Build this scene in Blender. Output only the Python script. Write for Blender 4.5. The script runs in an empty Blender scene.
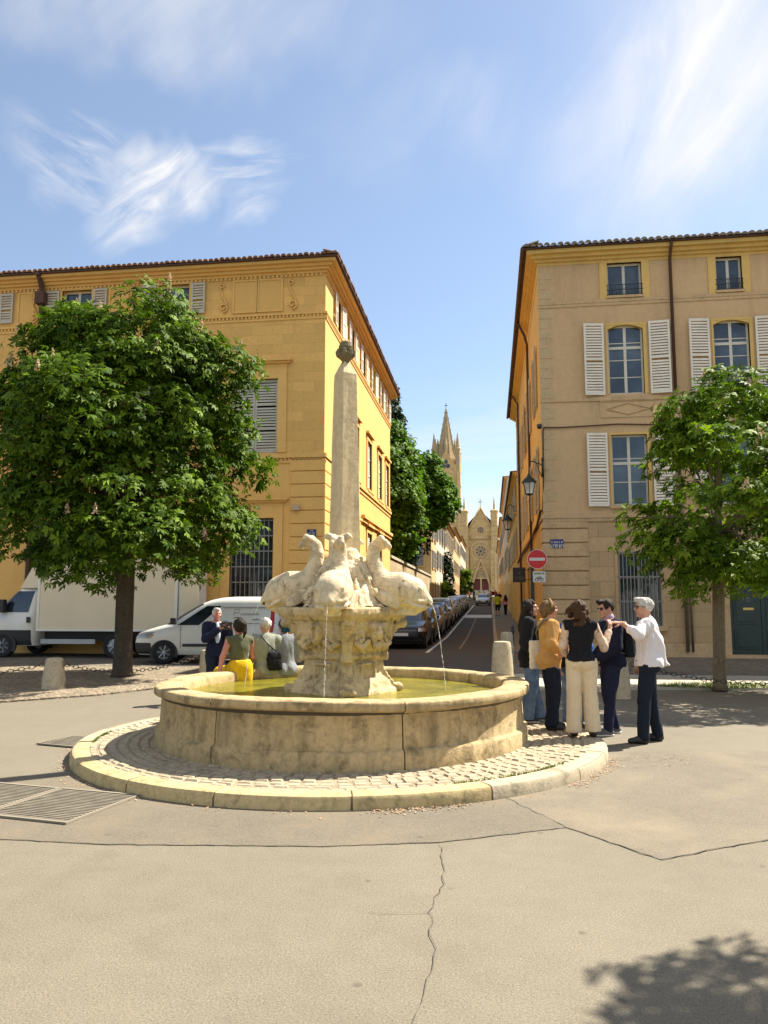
import bpy, bmesh, math, random
import numpy as np
from math import sin, cos, pi, radians, sqrt, atan2
from mathutils import Vector, Matrix, Euler, Quaternion
random.seed(7)
S = bpy.context.scene
C = S.collection

# ------------------------------------------------------------------ objects
def tag(o, label=None, cat=None, group=None, kind=None):
    if label: o['label'] = label
    if cat: o['category'] = cat
    if group: o['group'] = group
    if kind: o['kind'] = kind
    return o

def thing(name, label, cat, loc=(0, 0, 0), rz=0.0, group=None):
    o = bpy.data.objects.new(name, None)
    C.objects.link(o)
    o.location = loc
    o.rotation_euler = (0, 0, rz)
    o.empty_display_size = 0.2
    return tag(o, label, cat, group)

def root_matrix(o):
    """world matrix from location / rotation, through the parents"""
    m = Matrix.LocRotScale(o.location, o.rotation_euler, o.scale)
    return root_matrix(o.parent) @ m if o.parent else m

def link_mesh(name, me, mats, parent=None, smooth=False, angle=None):
    for m in (mats if isinstance(mats, (list, tuple)) else [mats]):
        me.materials.append(m)
    if smooth:
        me.polygons.foreach_set('use_smooth', [True] * len(me.polygons))
        if angle:
            me.set_sharp_from_angle(angle=radians(angle))
    o = bpy.data.objects.new(name, me)
    C.objects.link(o)
    if parent: o.parent = parent
    return o

class MB:
    def __init__(s): s.v = []; s.f = []; s.m = []; s.mi = 0
    def add(s, vs, fs, mi=None):
        b = len(s.v); s.v += [tuple(p) for p in vs]
        for f in fs:
            s.f.append(tuple(b + i for i in f)); s.m.append(s.mi if mi is None else mi)
    def quad(s, a, b, c, d, mi=None): s.add([a, b, c, d], [(0, 1, 2, 3)], mi)
    def box(s, x0, x1, y0, y1, z0, z1, mi=None, M=None):
        vs = [Vector((x, y, z)) for z in (z0, z1) for y in (y0, y1) for x in (x0, x1)]
        if M is not None: vs = [M @ p for p in vs]
        s.add(vs, [(0, 2, 3, 1), (4, 5, 7, 6), (0, 1, 5, 4), (2, 6, 7, 3), (0, 4, 6, 2), (1, 3, 7, 5)], mi)
    def fbox(s, F, u0, u1, d0, d1, z0, z1, mi=None):
        """box on a facade frame F=(origin,u,n)"""
        O, u, n = F
        P = lambda a, d, z: O + u * a + n * d + Vector((0, 0, z))
        vs = [P(a, d, z) for z in (z0, z1) for d in (d0, d1) for a in (u0, u1)]
        fs = [(0, 2, 3, 1), (4, 5, 7, 6), (0, 1, 5, 4), (2, 6, 7, 3), (0, 4, 6, 2), (1, 3, 7, 5)]
        if u.cross(n).z < 0: fs = [tuple(reversed(f)) for f in fs]
        s.add(vs, fs, mi)
    def tube(s, pts, r, n=8, mi=None, cap=True):
        pts = [Vector(p) for p in pts]
        R = r if isinstance(r, (list, tuple)) else [r] * len(pts)
        b = len(s.v); up = None
        for i, p in enumerate(pts):
            t = (pts[min(i + 1, len(pts) - 1)] - pts[max(i - 1, 0)]).normalized()
            if up is None:
                up = Vector((0, 0, 1)) if abs(t.z) < .9 else Vector((1, 0, 0))
            x = up.cross(t).normalized(); y = t.cross(x); up = y
            for k in range(n):
                a = 2 * pi * k / n
                s.v.append(tuple(p + (x * cos(a) + y * sin(a)) * R[i]))
        for i in range(len(pts) - 1):
            for k in range(n):
                k2 = (k + 1) % n
                s.f.append((b + i * n + k, b + i * n + k2, b + (i + 1) * n + k2, b + (i + 1) * n + k)); s.m.append(s.mi if mi is None else mi)
        if cap:
            s.f.append(tuple(b + k for k in reversed(range(n)))); s.m.append(s.mi if mi is None else mi)
            e = b + (len(pts) - 1) * n
            s.f.append(tuple(e + k for k in range(n))); s.m.append(s.mi if mi is None else mi)
    def lathe(s, prof, n=32, c=(0, 0), a0=0.0, a1=2 * pi, mi=None, ends=False):
        full = abs(a1 - a0 - 2 * pi) < 1e-6
        m = n if full else n + 1
        b = len(s.v); k = len(prof)
        for i in range(m):
            a = a0 + (a1 - a0) * i / n
            for r, z in prof: s.v.append((c[0] + r * cos(a), c[1] + r * sin(a), z))
        for i in range(n):
            i2 = (i + 1) % m
            for j in range(k - 1):
                s.f.append((b + i * k + j, b + i2 * k + j, b + i2 * k + j + 1, b + i * k + j + 1)); s.m.append(s.mi if mi is None else mi)
        if ends and not full:
            s.f.append(tuple(b + j for j in range(k))); s.m.append(s.mi if mi is None else mi)
            e = b + n * k
            s.f.append(tuple(e + j for j in reversed(range(k)))); s.m.append(s.mi if mi is None else mi)
    def prism(s, poly, z0, z1, mi=None, M=None):
        """poly (x,y) ccw, extruded in z"""
        n = len(poly)
        vs = [Vector((p[0], p[1], z0)) for p in poly] + [Vector((p[0], p[1], z1)) for p in poly]
        if M is not None: vs = [M @ p for p in vs]
        fs = [tuple(reversed(range(n))), tuple(range(n, 2 * n))] + [(i, (i + 1) % n, n + (i + 1) % n, n + i) for i in range(n)]
        s.add(vs, fs, mi)
    def build(s, name, mats, parent=None, smooth=False, angle=None, world=False, bevel=0, recalc=False):
        me = bpy.data.meshes.new(name)
        vs = s.v
        if world and parent is not None:
            inv = root_matrix(parent).inverted()
            vs = [inv @ Vector(p) for p in vs]
        me.from_pydata([tuple(p) for p in vs], [], s.f)
        me.polygons.foreach_set('material_index', s.m)
        if recalc or bevel:
            bm = bmesh.new(); bm.from_mesh(me)
            if bevel:
                es = [e for e in bm.edges if len(e.link_faces) == 2 and e.calc_face_angle(0) > .6]
                bmesh.ops.bevel(bm, geom=es, offset=bevel, segments=2, affect='EDGES', profile=.6, clamp_overlap=True)
            bmesh.ops.recalc_face_normals(bm, faces=bm.faces)
            bm.to_mesh(me); bm.free()
        me.update()
        return link_mesh(name, me, mats, parent, smooth, angle)

def np_mesh(name, V, F, mats, parent=None, smooth=False, tint=None, matidx=None):
    me = bpy.data.meshes.new(name)
    V = np.asarray(V, np.float32); F = np.asarray(F, np.int32); k = F.shape[1]
    me.vertices.add(len(V)); me.vertices.foreach_set('co', V.ravel())
    me.loops.add(F.size); me.loops.foreach_set('vertex_index', F.ravel())
    me.polygons.add(len(F))
    me.polygons.foreach_set('loop_start', np.arange(0, F.size, k, dtype=np.int32))
    me.polygons.foreach_set('loop_total', np.full(len(F), k, np.int32))
    if matidx is not None: me.polygons.foreach_set('material_index', np.asarray(matidx, np.int32))
    me.update(calc_edges=True); me.validate()
    if tint is not None:
        a = me.attributes.new('tint', 'FLOAT', 'FACE'); a.data.foreach_set('value', np.asarray(tint, np.float32))
    return link_mesh(name, me, mats, parent, smooth)

# ------------------------------------------------------------------ materials
def nt(name):
    m = bpy.data.materials.new(name); m.use_nodes = True
    t = m.node_tree; b = t.nodes['Principled BSDF']
    return m, t, b

def N(t, typ, **kw):
    n = t.nodes.new(typ)
    for k, v in kw.items():
        if k in n.inputs: n.inputs[k].default_value = v
        else: setattr(n, k, v)
    return n

def ramp(t, src, stops):
    r = t.nodes.new('ShaderNodeValToRGB')
    t.links.new(src, r.inputs[0])
    e = r.color_ramp.elements
    while len(e) < len(stops): e.new(.5)
    for el, (p, c) in zip(e, stops):
        el.position = p; el.color = (*c, 1) if not isinstance(c, (int, float)) else (c, c, c, 1)
    return r.outputs[0]

def mul(c, k): return tuple(min(1, x * k) for x in c)

def mixc(t, fac, a, b, mode='MIX'):
    n = t.nodes.new('ShaderNodeMix'); n.data_type = 'RGBA'; n.blend_type = mode
    for sock, v in ((n.inputs[0], fac), (n.inputs[6], a), (n.inputs[7], b)):
        if hasattr(v, 'is_linked') or hasattr(v, 'links'): t.links.new(v, sock)
        elif isinstance(v, (int, float)): sock.default_value = v
        else: sock.default_value = (*v, 1)
    return n.outputs[2]

def coords(t, scale=(1, 1, 1), kind='Object'):
    tc = t.nodes.new('ShaderNodeTexCoord'); mp = t.nodes.new('ShaderNodeMapping')
    mp.inputs['Scale'].default_value = scale
    t.links.new(tc.outputs[kind], mp.inputs[0])
    return mp.outputs[0]

def noise(t, vec, scale, detail=4, rough=.55, dist=0):
    n = N(t, 'ShaderNodeTexNoise', Scale=scale, Detail=detail, Roughness=rough, Distortion=dist)
    t.links.new(vec, n.inputs['Vector'])
    return n.outputs[0]

def add_bump(t, b, height, strength, dist=.02, normal=None):
    n = N(t, 'ShaderNodeBump', Strength=strength, Distance=dist)
    t.links.new(height, n.inputs['Height'])
    if normal: t.links.new(normal, n.inputs['Normal'])
    t.links.new(n.outputs[0], b.inputs['Normal'])
    return n.outputs[0]

def plain(name, col, rough=.6, metal=0, var=.12, vs=3.0, bump=0, bs=40, spec=.5, coat=0):
    """surface with a low contrast mottling of its own colour"""
    m, t, b = nt(name)
    v = coords(t)
    f = noise(t, v, vs, 5)
    c = ramp(t, f, [(.25, mul(col, 1 - var)), (.75, mul(col, 1 + var))])
    t.links.new(c, b.inputs['Base Color'])
    b.inputs['Roughness'].default_value = rough
    b.inputs['Metallic'].default_value = metal
    b.inputs['Specular IOR Level'].default_value = spec
    b.inputs['Coat Weight'].default_value = coat
    if bump: add_bump(t, b, noise(t, v, bs, 4), bump)
    return m

def stone(name, col, dark=.55, rough=.9, big=.8, fine=18, stain=.5, streak=0.0, bump=.4, light=1.25, moss=None):
    """weathered stone: patches, pits and vertical streaks"""
    m, t, b = nt(name)
    v = coords(t)
    f1 = noise(t, v, big, 6, .6)
    f2 = noise(t, v, fine, 5, .65)
    c = ramp(t, f1, [(.3, mul(col, dark + .25)), (.55, col), (.8, mul(col, light))])
    c2 = ramp(t, f2, [(.28, mul(col, dark)), (.5, col), (.75, mul(col, light))])
    c = mixc(t, .5, c, c2)
    # dark lichen stains
    f3 = noise(t, v, big * 3.1, 8, .7, .4)
    mask = ramp(t, f3, [(.5, 0.0), (.66, 1.0)])
    k = N(t, 'ShaderNodeMath', operation='MULTIPLY'); t.links.new(mask, k.inputs[0]); k.inputs[1].default_value = stain
    c = mixc(t, k.outputs[0], c, mul(col, dark * .55))
    if streak:
        vv = coords(t, (4, 4, .35))
        f4 = noise(t, vv, 1.6, 5, .6)
        mk = ramp(t, f4, [(.5, 0.0), (.72, 1.0)])
        k2 = N(t, 'ShaderNodeMath', operation='MULTIPLY'); t.links.new(mk, k2.inputs[0]); k2.inputs[1].default_value = streak
        c = mixc(t, k2.outputs[0], c, mul(col, .35))
    if moss:
        f5 = noise(t, v, 2.3, 6, .6)
        mk = ramp(t, f5, [(.55, 0.0), (.68, .8)])
        c = mixc(t, mk, c, moss)
    t.links.new(c, b.inputs['Base Color'])
    b.inputs['Roughness'].default_value = rough
    b.inputs['Specular IOR Level'].default_value = .25
    if bump:
        h = mixc(t, .5, f2, f3)
        add_bump(t, b, h, bump, .03)
    return m

def ashlar(name, col, bw=.8, bh=.36, mortar=.012, contrast=.12, groove=.3, stain=.25, var=.12, mcol=.75, bump=.35):
    """dressed blocks laid in courses on upright walls"""
    m, t, b = nt(name)
    tc = t.nodes.new('ShaderNodeTexCoord'); sx = t.nodes.new('ShaderNodeSeparateXYZ')
    t.links.new(tc.outputs['Object'], sx.inputs[0])
    ad = N(t, 'ShaderNodeMath', operation='ADD'); t.links.new(sx.outputs[0], ad.inputs[0]); t.links.new(sx.outputs[1], ad.inputs[1])
    cb = t.nodes.new('ShaderNodeCombineXYZ'); t.links.new(ad.outputs[0], cb.inputs[0]); t.links.new(sx.outputs[2], cb.inputs[1])
    br = N(t, 'ShaderNodeTexBrick'); t.links.new(cb.outputs[0], br.inputs['Vector'])
    br.inputs['Scale'].default_value = 1; br.inputs['Brick Width'].default_value = bw; br.inputs['Row Height'].default_value = bh
    br.inputs['Mortar Size'].default_value = mortar; br.inputs['Mortar Smooth'].default_value = .3; br.inputs['Bias'].default_value = 0
    br.inputs['Color1'].default_value = (*mul(col, 1 - contrast), 1); br.inputs['Color2'].default_value = (*mul(col, 1 + contrast), 1)
    br.inputs['Mortar'].default_value = (*mul(col, mcol), 1)
    v = tc.outputs['Object']
    f1 = noise(t, v, .5, 7, .62); f2 = noise(t, v, 9, 5, .65)
    c = mixc(t, 1.0, br.outputs[0], ramp(t, f1, [(.3, (1 - var,) * 3), (.7, (1.0,) * 3)]), 'MULTIPLY')
    c = mixc(t, .6, c, ramp(t, f2, [(.3, (1 - var * 1.6,) * 3), (.6, (1.0,) * 3)]), 'MULTIPLY')
    vv = coords(t, (1.2, 1.2, .25)); f3 = noise(t, vv, 1.3, 6, .7)
    k = ramp(t, f3, [(.52, 0.0), (.75, stain)])
    c = mixc(t, k, c, mul(col, .45))
    t.links.new(c, b.inputs['Base Color'])
    b.inputs['Roughness'].default_value = .92; b.inputs['Specular IOR Level'].default_value = .2
    inv = N(t, 'ShaderNodeMath', operation='SUBTRACT'); inv.inputs[0].default_value = 1; t.links.new(br.outputs['Fac'], inv.inputs[1])
    g = N(t, 'ShaderNodeMath', operation='MULTIPLY_ADD'); t.links.new(inv.outputs[0], g.inputs[0]); g.inputs[1].default_value = groove; t.links.new(f2, g.inputs[2])
    add_bump(t, b, g.outputs[0], bump, .03)
    return m

def render_wall(name, col, stain=.4, var=.18, bump=.3):
    """painted lime render with patches and rain streaks"""
    m, t, b = nt(name)
    v = coords(t)
    f1 = noise(t, v, .45, 7, .6); f2 = noise(t, v, 6, 6, .65)
    c = ramp(t, f1, [(.3, mul(col, 1 - var)), (.5, col), (.72, mul(col, 1 + var))])
    c = mixc(t, .35, c, ramp(t, f2, [(.3, mul(col, 1 - var * 1.5)), (.7, mul(col, 1 + var))]))
    vv = coords(t, (1.6, 1.6, .18)); f3 = noise(t, vv, 1.2, 6, .68)
    k = ramp(t, f3, [(.5, 0.0), (.74, stain)])
    c = mixc(t, k, c, mul(col, .42))
    t.links.new(c, b.inputs['Base Color'])
    b.inputs['Roughness'].default_value = .93; b.inputs['Specular IOR Level'].default_value = .2
    add_bump(t, b, f2, bump, .02)
    return m

def asphalt(name, col, var=.16, grain=95, stain=.3, dust=None):
    m, t, b = nt(name)
    v = coords(t)
    f1 = noise(t, v, .35, 7, .62); f2 = noise(t, v, 4.5, 6, .6); f3 = noise(t, v, grain, 3, .7)
    c = ramp(t, f1, [(.3, mul(col, 1 - var)), (.7, mul(col, 1 + var))])
    c = mixc(t, .35, c, ramp(t, f2, [(.3, mul(col, 1 - var)), (.7, mul(col, 1 + var))]))
    c = mixc(t, 1.0, c, ramp(t, f3, [(.28, (.5,) * 3), (.48, (.97,) * 3), (.6, (1.08,) * 3), (.72, (1.6,) * 3)]), 'MULTIPLY')
    vo = N(t, 'ShaderNodeTexVoronoi', Scale=55.0); t.links.new(v, vo.inputs['Vector'])
    c = mixc(t, ramp(t, vo.outputs[0], [(.12, .55), (.3, 0.0)]), c, mul(col, 1.45))
    f4 = noise(t, v, 1.7, 8, .7)
    c = mixc(t, ramp(t, f4, [(.55, 0.0), (.75, stain)]), c, mul(col, .6))
    vs_ = N(t, 'ShaderNodeTexVoronoi', Scale=2.6); t.links.new(v, vs_.inputs['Vector'])     # gum and oil spots
    c = mixc(t, ramp(t, vs_.outputs[0], [(.03, .55), (.075, 0.0)]), c, mul(col, .4))
    if dust:
        f5 = noise(t, v, .9, 6, .6)
        c = mixc(t, ramp(t, f5, [(.45, 0.0), (.7, .6)]), c, dust)
    t.links.new(c, b.inputs['Base Color'])
    b.inputs['Roughness'].default_value = .88; b.inputs['Specular IOR Level'].default_value = .3
    add_bump(t, b, f3, .5, .006)
    return m

def cobbles(name, col, size=.11, gap=.55, var=.3, bump=.8):
    m, t, b = nt(name)
    v = coords(t)
    w = noise(t, v, 3, 3)
    vo = N(t, 'ShaderNodeTexVoronoi', Scale=1 / size, Randomness=.75); t.links.new(v, vo.inputs['Vector'])
    ve = N(t, 'ShaderNodeTexVoronoi', Scale=1 / size, Randomness=.75, feature='DISTANCE_TO_EDGE'); t.links.new(v, ve.inputs['Vector'])
    sh = t.nodes.new('ShaderNodeSeparateColor'); t.links.new(vo.outputs['Color'], sh.inputs[0])
    c = ramp(t, sh.outputs[0], [(0, mul(col, 1 - var)), (1, mul(col, 1 + var))])
    f1 = noise(t, v, .5, 6)
    c = mixc(t, 1, c, ramp(t, f1, [(.3, (.75,) * 3), (.7, (1.1,) * 3)]), 'MULTIPLY')
    e = ramp(t, ve.outputs[0], [(.02, 0.0), (.14, 1.0)])
    c = mixc(t, e, mul(col, gap), c)
    t.links.new(c, b.inputs['Base Color'])
    b.inputs['Roughness'].default_value = .85
    add_bump(t, b, ramp(t, ve.outputs[0], [(0, 0.0), (.25, 1.0)]), bump, .02)
    return m

def glass(name, col=(.035, .045, .055), rough=.04):
    m, t, b = nt(name)
    v = coords(t)
    f = noise(t, v, .9, 3)
    c = ramp(t, f, [(.35, mul(col, .4)), (.5, col), (.72, mul(col, 2.6))])
    t.links.new(c, b.inputs['Base Color'])
    b.inputs['Roughness'].default_value = rough; b.inputs['Specular IOR Level'].default_value = .9
    add_bump(t, b, noise(t, v, 1.5, 2), .05, .05)
    return m

def leafmat(name, a, b_, tr=.35, rough=.6):
    m, t, b = nt(name)
    at = N(t, 'ShaderNodeAttribute', attribute_name='tint')
    c = ramp(t, at.outputs['Fac'], [(0, a), (1, b_)])
    t.links.new(c, b.inputs['Base Color'])
    b.inputs['Roughness'].default_value = rough; b.inputs['Specular IOR Level'].default_value = .12
    tl = t.nodes.new('ShaderNodeBsdfTranslucent')
    t.links.new(mixc(t, 1, c, (1.0, 1.15, .5), 'MULTIPLY'), tl.inputs[0])
    mx = N(t, 'ShaderNodeMixShader'); mx.inputs[0].default_value = tr
    t.links.new(b.outputs[0], mx.inputs[1]); t.links.new(tl.outputs[0], mx.inputs[2])
    t.links.new(mx.outputs[0], t.nodes['Material Output'].inputs[0])
    return m

# ------------------------------------------------------------------ signed distance modelling
def smin(a, b, k):
    if k <= 0: return np.minimum(a, b)
    h = np.clip(.5 + .5 * (b - a) / k, 0, 1)
    return b * (1 - h) + a * h - k * h * (1 - h)

def smax(a, b, k): return -smin(-a, -b, k)

class Vol:
    """grid of signed distances, meshed by surface nets"""
    def __init__(s, lo, hi, h):
        s.h = h; s.lo = np.array(lo, float) - 2 * h
        n = np.ceil((np.array(hi, float) + 2 * h - s.lo) / h).astype(int) + 1
        s.ax = [s.lo[i] + h * np.arange(n[i]) for i in range(3)]
        s.D = np.full(n, 9.0, np.float32)
    def _blk(s, lo, hi, pad):
        sl = []
        for i in range(3):
            a = int(np.clip(np.floor((lo[i] - pad - s.lo[i]) / s.h), 0, len(s.ax[i])))
            b = int(np.clip(np.ceil((hi[i] + pad - s.lo[i]) / s.h) + 1, 0, len(s.ax[i])))
            sl.append(slice(a, b))
        X, Y_, Z = np.meshgrid(*[s.ax[i][sl[i]] for i in range(3)], indexing='ij', sparse=True)
        return tuple(sl), X, Y_, Z
    def _put(s, sl, d, k, op):
        o = s.D[sl]
        if o.size == 0: return
        if op == 'add': s.D[sl] = smin(o, d, k)
        elif op == 'sub': s.D[sl] = smax(o, -d, k)
    def cone(s, a, b, ra, rb, k=.02, op='add', sy=1.0):
        a = np.array(a, float); b = np.array(b, float); r = max(ra, rb)
        sl, X, Y_, Z = s._blk(np.minimum(a, b) - r, np.maximum(a, b) + r, k + 3 * s.h)
        ba = b - a; L2 = max(ba @ ba, 1e-9)
        px, py, pz = X - a[0], Y_ - a[1], Z - a[2]
        t = np.clip((px * ba[0] + py * ba[1] + pz * ba[2]) / L2, 0, 1)
        d = np.sqrt((px - ba[0] * t) ** 2 + ((py - ba[1] * t) / sy) ** 2 + (pz - ba[2] * t) ** 2) - (ra + (rb - ra) * t)
        s._put(sl, d, k, op)
    def chain(s, pts, rs, k=.02, op='add'):
        for i in range(len(pts) - 1): s.cone(pts[i], pts[i + 1], rs[i], rs[i + 1], k, op)
    def ell(s, c, r, k=.02, R=None, op='add'):
        c = np.array(c, float); r = np.array(r, float)
        e = r if R is None else np.full(3, r.max())
        sl, X, Y_, Z = s._blk(c - e, c + e, k + 3 * s.h)
        px, py, pz = X - c[0], Y_ - c[1], Z - c[2]
        if R is not None:
            R = np.array(R)  # columns = axes
            px, py, pz = (px * R[0, i] + py * R[1, i] + pz * R[2, i] for i in range(3))
        k0 = np.sqrt((px / r[0]) ** 2 + (py / r[1]) ** 2 + (pz / r[2]) ** 2)
        k1 = np.sqrt((px / r[0] ** 2) ** 2 + (py / r[1] ** 2) ** 2 + (pz / r[2] ** 2) ** 2)
        s._put(sl, k0 * (k0 - 1) / np.maximum(k1, 1e-6), k, op)
    def box(s, c, hx, rad=.01, k=.01, R=None, op='add'):
        c = np.array(c, float); hx = np.array(hx, float)
        e = hx + rad if R is None else np.full(3, np.linalg.norm(hx) + rad)
        sl, X, Y_, Z = s._blk(c - e, c + e, k + 3 * s.h)
        px, py, pz = X - c[0], Y_ - c[1], Z - c[2]
        if R is not None:
            R = np.array(R)
            px, py, pz = (px * R[0, i] + py * R[1, i] + pz * R[2, i] for i in range(3))
        q = [np.abs(p) - h_ + rad for p, h_ in zip((px, py, pz), hx)]
        q = np.broadcast_arrays(*q)
        d = np.sqrt(sum(np.maximum(x, 0) ** 2 for x in q)) + np.minimum(np.maximum(np.maximum(q[0], q[1]), q[2]), 0) - rad
        s._put(sl, d, k, op)
    def plane(s, p, n, k=0.0):
        """keep the side the normal points away from"""
        n = np.array(n, float); n /= np.linalg.norm(n)
        d = (s.ax[0][:, None, None] - p[0]) * n[0] + (s.ax[1][None, :, None] - p[1]) * n[1] + (s.ax[2][None, None, :] - p[2]) * n[2]
        s.D = smax(s.D, d, k)
    def wobble(s, amp, freq, seed=0, zf=1.0):
        rg = np.random.RandomState(seed)
        X, Y_, Z = (s.ax[0][:, None, None], s.ax[1][None, :, None], s.ax[2][None, None, :])
        acc = 0
        for i in range(5):
            f = freq * (1 + .7 * i); w = rg.normal(size=3); w /= np.linalg.norm(w); w[2] *= zf; ph = rg.rand() * 6.3
            w2 = rg.normal(size=3); ph2 = rg.rand() * 6.3
            acc = acc + np.sin(f * (w[0] * X + w[1] * Y_ + w[2] * Z) + ph + 1.3 * np.sin(.5 * f * (w2[0] * X + w2[1] * Y_ + zf * w2[2] * Z) + ph2)) / (1 + .6 * i)
        s.D = s.D + (amp * acc).astype(np.float32)
    def mesh(s):
        D = s.D; In = D < 0
        nx, ny, nz = D.shape
        cnt = np.zeros((nx - 1, ny - 1, nz - 1), np.int8)
        for a in (0, 1):
            for b in (0, 1):
                for c in (0, 1): cnt += In[a:nx - 1 + a, b:ny - 1 + b, c:nz - 1 + c]
        act = (cnt > 0) & (cnt < 8)
        I, J, K = np.nonzero(act)
        if len(I) == 0: return np.zeros((0, 3)), np.zeros((0, 4), int)
        idx = np.full(act.shape, -1, np.int64); idx[I, J, K] = np.arange(len(I))
        acc = np.zeros((len(I), 3)); n = np.zeros(len(I))
        cor = [(a, b, c) for a in (0, 1) for b in (0, 1) for c in (0, 1)]
        val = {c: D[I + c[0], J + c[1], K + c[2]].astype(float) for c in cor}
        for p in cor:
            for ax in range(3):
                if p[ax] == 0:
                    q = list(p); q[ax] = 1; q = tuple(q)
                    va, vb = val[p], val[q]
                    x = (va < 0) != (vb < 0)
                    tt = np.where(x, va / np.where(x, va - vb, 1), 0)
                    for d in range(3):
                        acc[:, d] += np.where(x, p[d] + (tt if d == ax else 0), 0)
                    n += x
        P = s.lo + s.h * (np.stack([I, J, K], 1) + acc / n[:, None])
        Q = []
        for ax in range(3):
            o1, o2 = [(1, 2), (2, 0), (0, 1)][ax]
            sl0 = [slice(None)] * 3; sl1 = [slice(None)] * 3
            sl0[ax] = slice(0, -1); sl1[ax] = slice(1, None)
            A = In[tuple(sl0)]; B = In[tuple(sl1)]
            X = np.array(np.nonzero(A != B)).T
            ok = (X[:, o1] > 0) & (X[:, o2] > 0) & (X[:, o1] < D.shape[o1] - 1) & (X[:, o2] < D.shape[o2] - 1)
            X = X[ok]
            def g(d1, d2):
                Y_ = X.copy(); Y_[:, o1] -= d1; Y_[:, o2] -= d2
                return idx[Y_[:, 0], Y_[:, 1], Y_[:, 2]]
            q = np.stack([g(0, 0), g(1, 0), g(1, 1), g(0, 1)], 1)
            inn = A[X[:, 0], X[:, 1], X[:, 2]]
            q = np.where(inn[:, None], q, q[:, ::-1])
            Q.append(q)
        return P, np.concatenate(Q)
    def obj(s, name, mats, parent=None, smooth=True):
        P, Q = s.mesh()
        return np_mesh(name, P, Q, mats, parent, smooth)

def join_pq(parts):
    V = []; F = []; n = 0
    for P, Q in parts:
        V.append(P); F.append(Q + n); n += len(P)
    return np.concatenate(V), np.concatenate(F)
# ------------------------------------------------------------------ light, sky, camera
SUN_AZ = radians(50.4)   # clockwise from +Y (street axis) towards +X
SUN_EL = radians(50)
sl = bpy.data.lights.new('sun', 'SUN'); sl.energy = 5.0; sl.angle = radians(.55); sl.color = (1, .93, .8)
so = bpy.data.objects.new('sun', sl); C.objects.link(so)
sd = Vector((sin(SUN_AZ) * cos(SUN_EL), cos(SUN_AZ) * cos(SUN_EL), sin(SUN_EL)))
so.rotation_euler = sd.to_track_quat('Z', 'Y').to_euler(); so.location = (20, 10, 40)

W = bpy.data.worlds.new('World'); S.world = W; W.use_nodes = True
t = W.node_tree; bg = t.nodes['Background']
sky = t.nodes.new('ShaderNodeTexSky'); sky.sky_type = 'NISHITA'; sky.sun_disc = False
sky.sun_elevation = SUN_EL; sky.sun_rotation = SUN_AZ
sky.air_density = 1.0; sky.dust_density = .6; sky.ozone_density = 1.6; sky.altitude = 200
tc = t.nodes.new('ShaderNodeTexCoord'); nv = N(t, 'ShaderNodeVectorMath', operation='NORMALIZE'); t.links.new(tc.outputs['Generated'], nv.inputs[0])
D = nv.outputs[0]
def M2(op, a, b=None, c=None):
    n = N(t, 'ShaderNodeMath', operation=op)
    for i, v in enumerate((a, b, c)):
        if v is None: continue
        if isinstance(v, (int, float)): n.inputs[i].default_value = v
        else: t.links.new(v, n.inputs[i])
    return n.outputs[0]
sx = t.nodes.new('ShaderNodeSeparateXYZ'); t.links.new(D, sx.inputs[0])
AZ = M2('ARCTAN2', sx.outputs[0], sx.outputs[1]); EL = M2('ARCSINE', sx.outputs[2])
def polar(ka, ke, rot):
    cb = t.nodes.new('ShaderNodeCombineXYZ'); t.links.new(AZ, cb.inputs[0]); t.links.new(EL, cb.inputs[1])
    mp = t.nodes.new('ShaderNodeMapping'); mp.vector_type = 'TEXTURE'; t.links.new(cb.outputs[0], mp.inputs[0])
    mp.inputs['Rotation'].default_value = (0, 0, radians(rot)); mp.inputs['Scale'].default_value = (1 / ka, 1 / ke, 1)
    return mp.outputs[0]
warp = noise(t, polar(5, 5, 0), 1.0, 3); warp2 = noise(t, polar(6, 6, 40), 1.3, 3)
def blob(a0, e0, wa, we, rot=0, w=.1):
    a = M2('ADD', M2('SUBTRACT', AZ, radians(a0)), M2('MULTIPLY', M2('SUBTRACT', warp, .5), w))
    e = M2('ADD', M2('SUBTRACT', EL, radians(e0)), M2('MULTIPLY', M2('SUBTRACT', warp2, .5), w))
    cr, sr = cos(radians(rot)), sin(radians(rot))
    u = M2('DIVIDE', M2('ADD', M2('MULTIPLY', a, cr), M2('MULTIPLY', e, sr)), radians(wa))
    v = M2('DIVIDE', M2('SUBTRACT', M2('MULTIPLY', e, cr), M2('MULTIPLY', a, sr)), radians(we))
    r = M2('SQRT', M2('ADD', M2('MULTIPLY', u, u), M2('MULTIPLY', v, v)))
    n = N(t, 'ShaderNodeMapRange', interpolation_type='SMOOTHSTEP'); t.links.new(r, n.inputs[0])
    n.inputs[1].default_value = 1; n.inputs[2].default_value = 0; n.inputs[3].default_value = 0; n.inputs[4].default_value = 1
    return n.outputs[0]
def strands(ka, ke, rot, lo, hi, d=.7): return ramp(t, noise(t, polar(ka, ke, rot), 1.0, 11, .62, d), [(lo, 0.0), (hi, 1.0)])
soft = ramp(t, noise(t, polar(4, 11, 48), 1.0, 8, .62, .5), [(.3, 0.0), (.78, 1.0)])
streak = ramp(t, noise(t, polar(3.5, 34, 2), 1.0, 7, .6, .4), [(.4, 0.0), (.75, 1.0)])
def mx(a, b): return M2('MAXIMUM', a, b)
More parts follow.
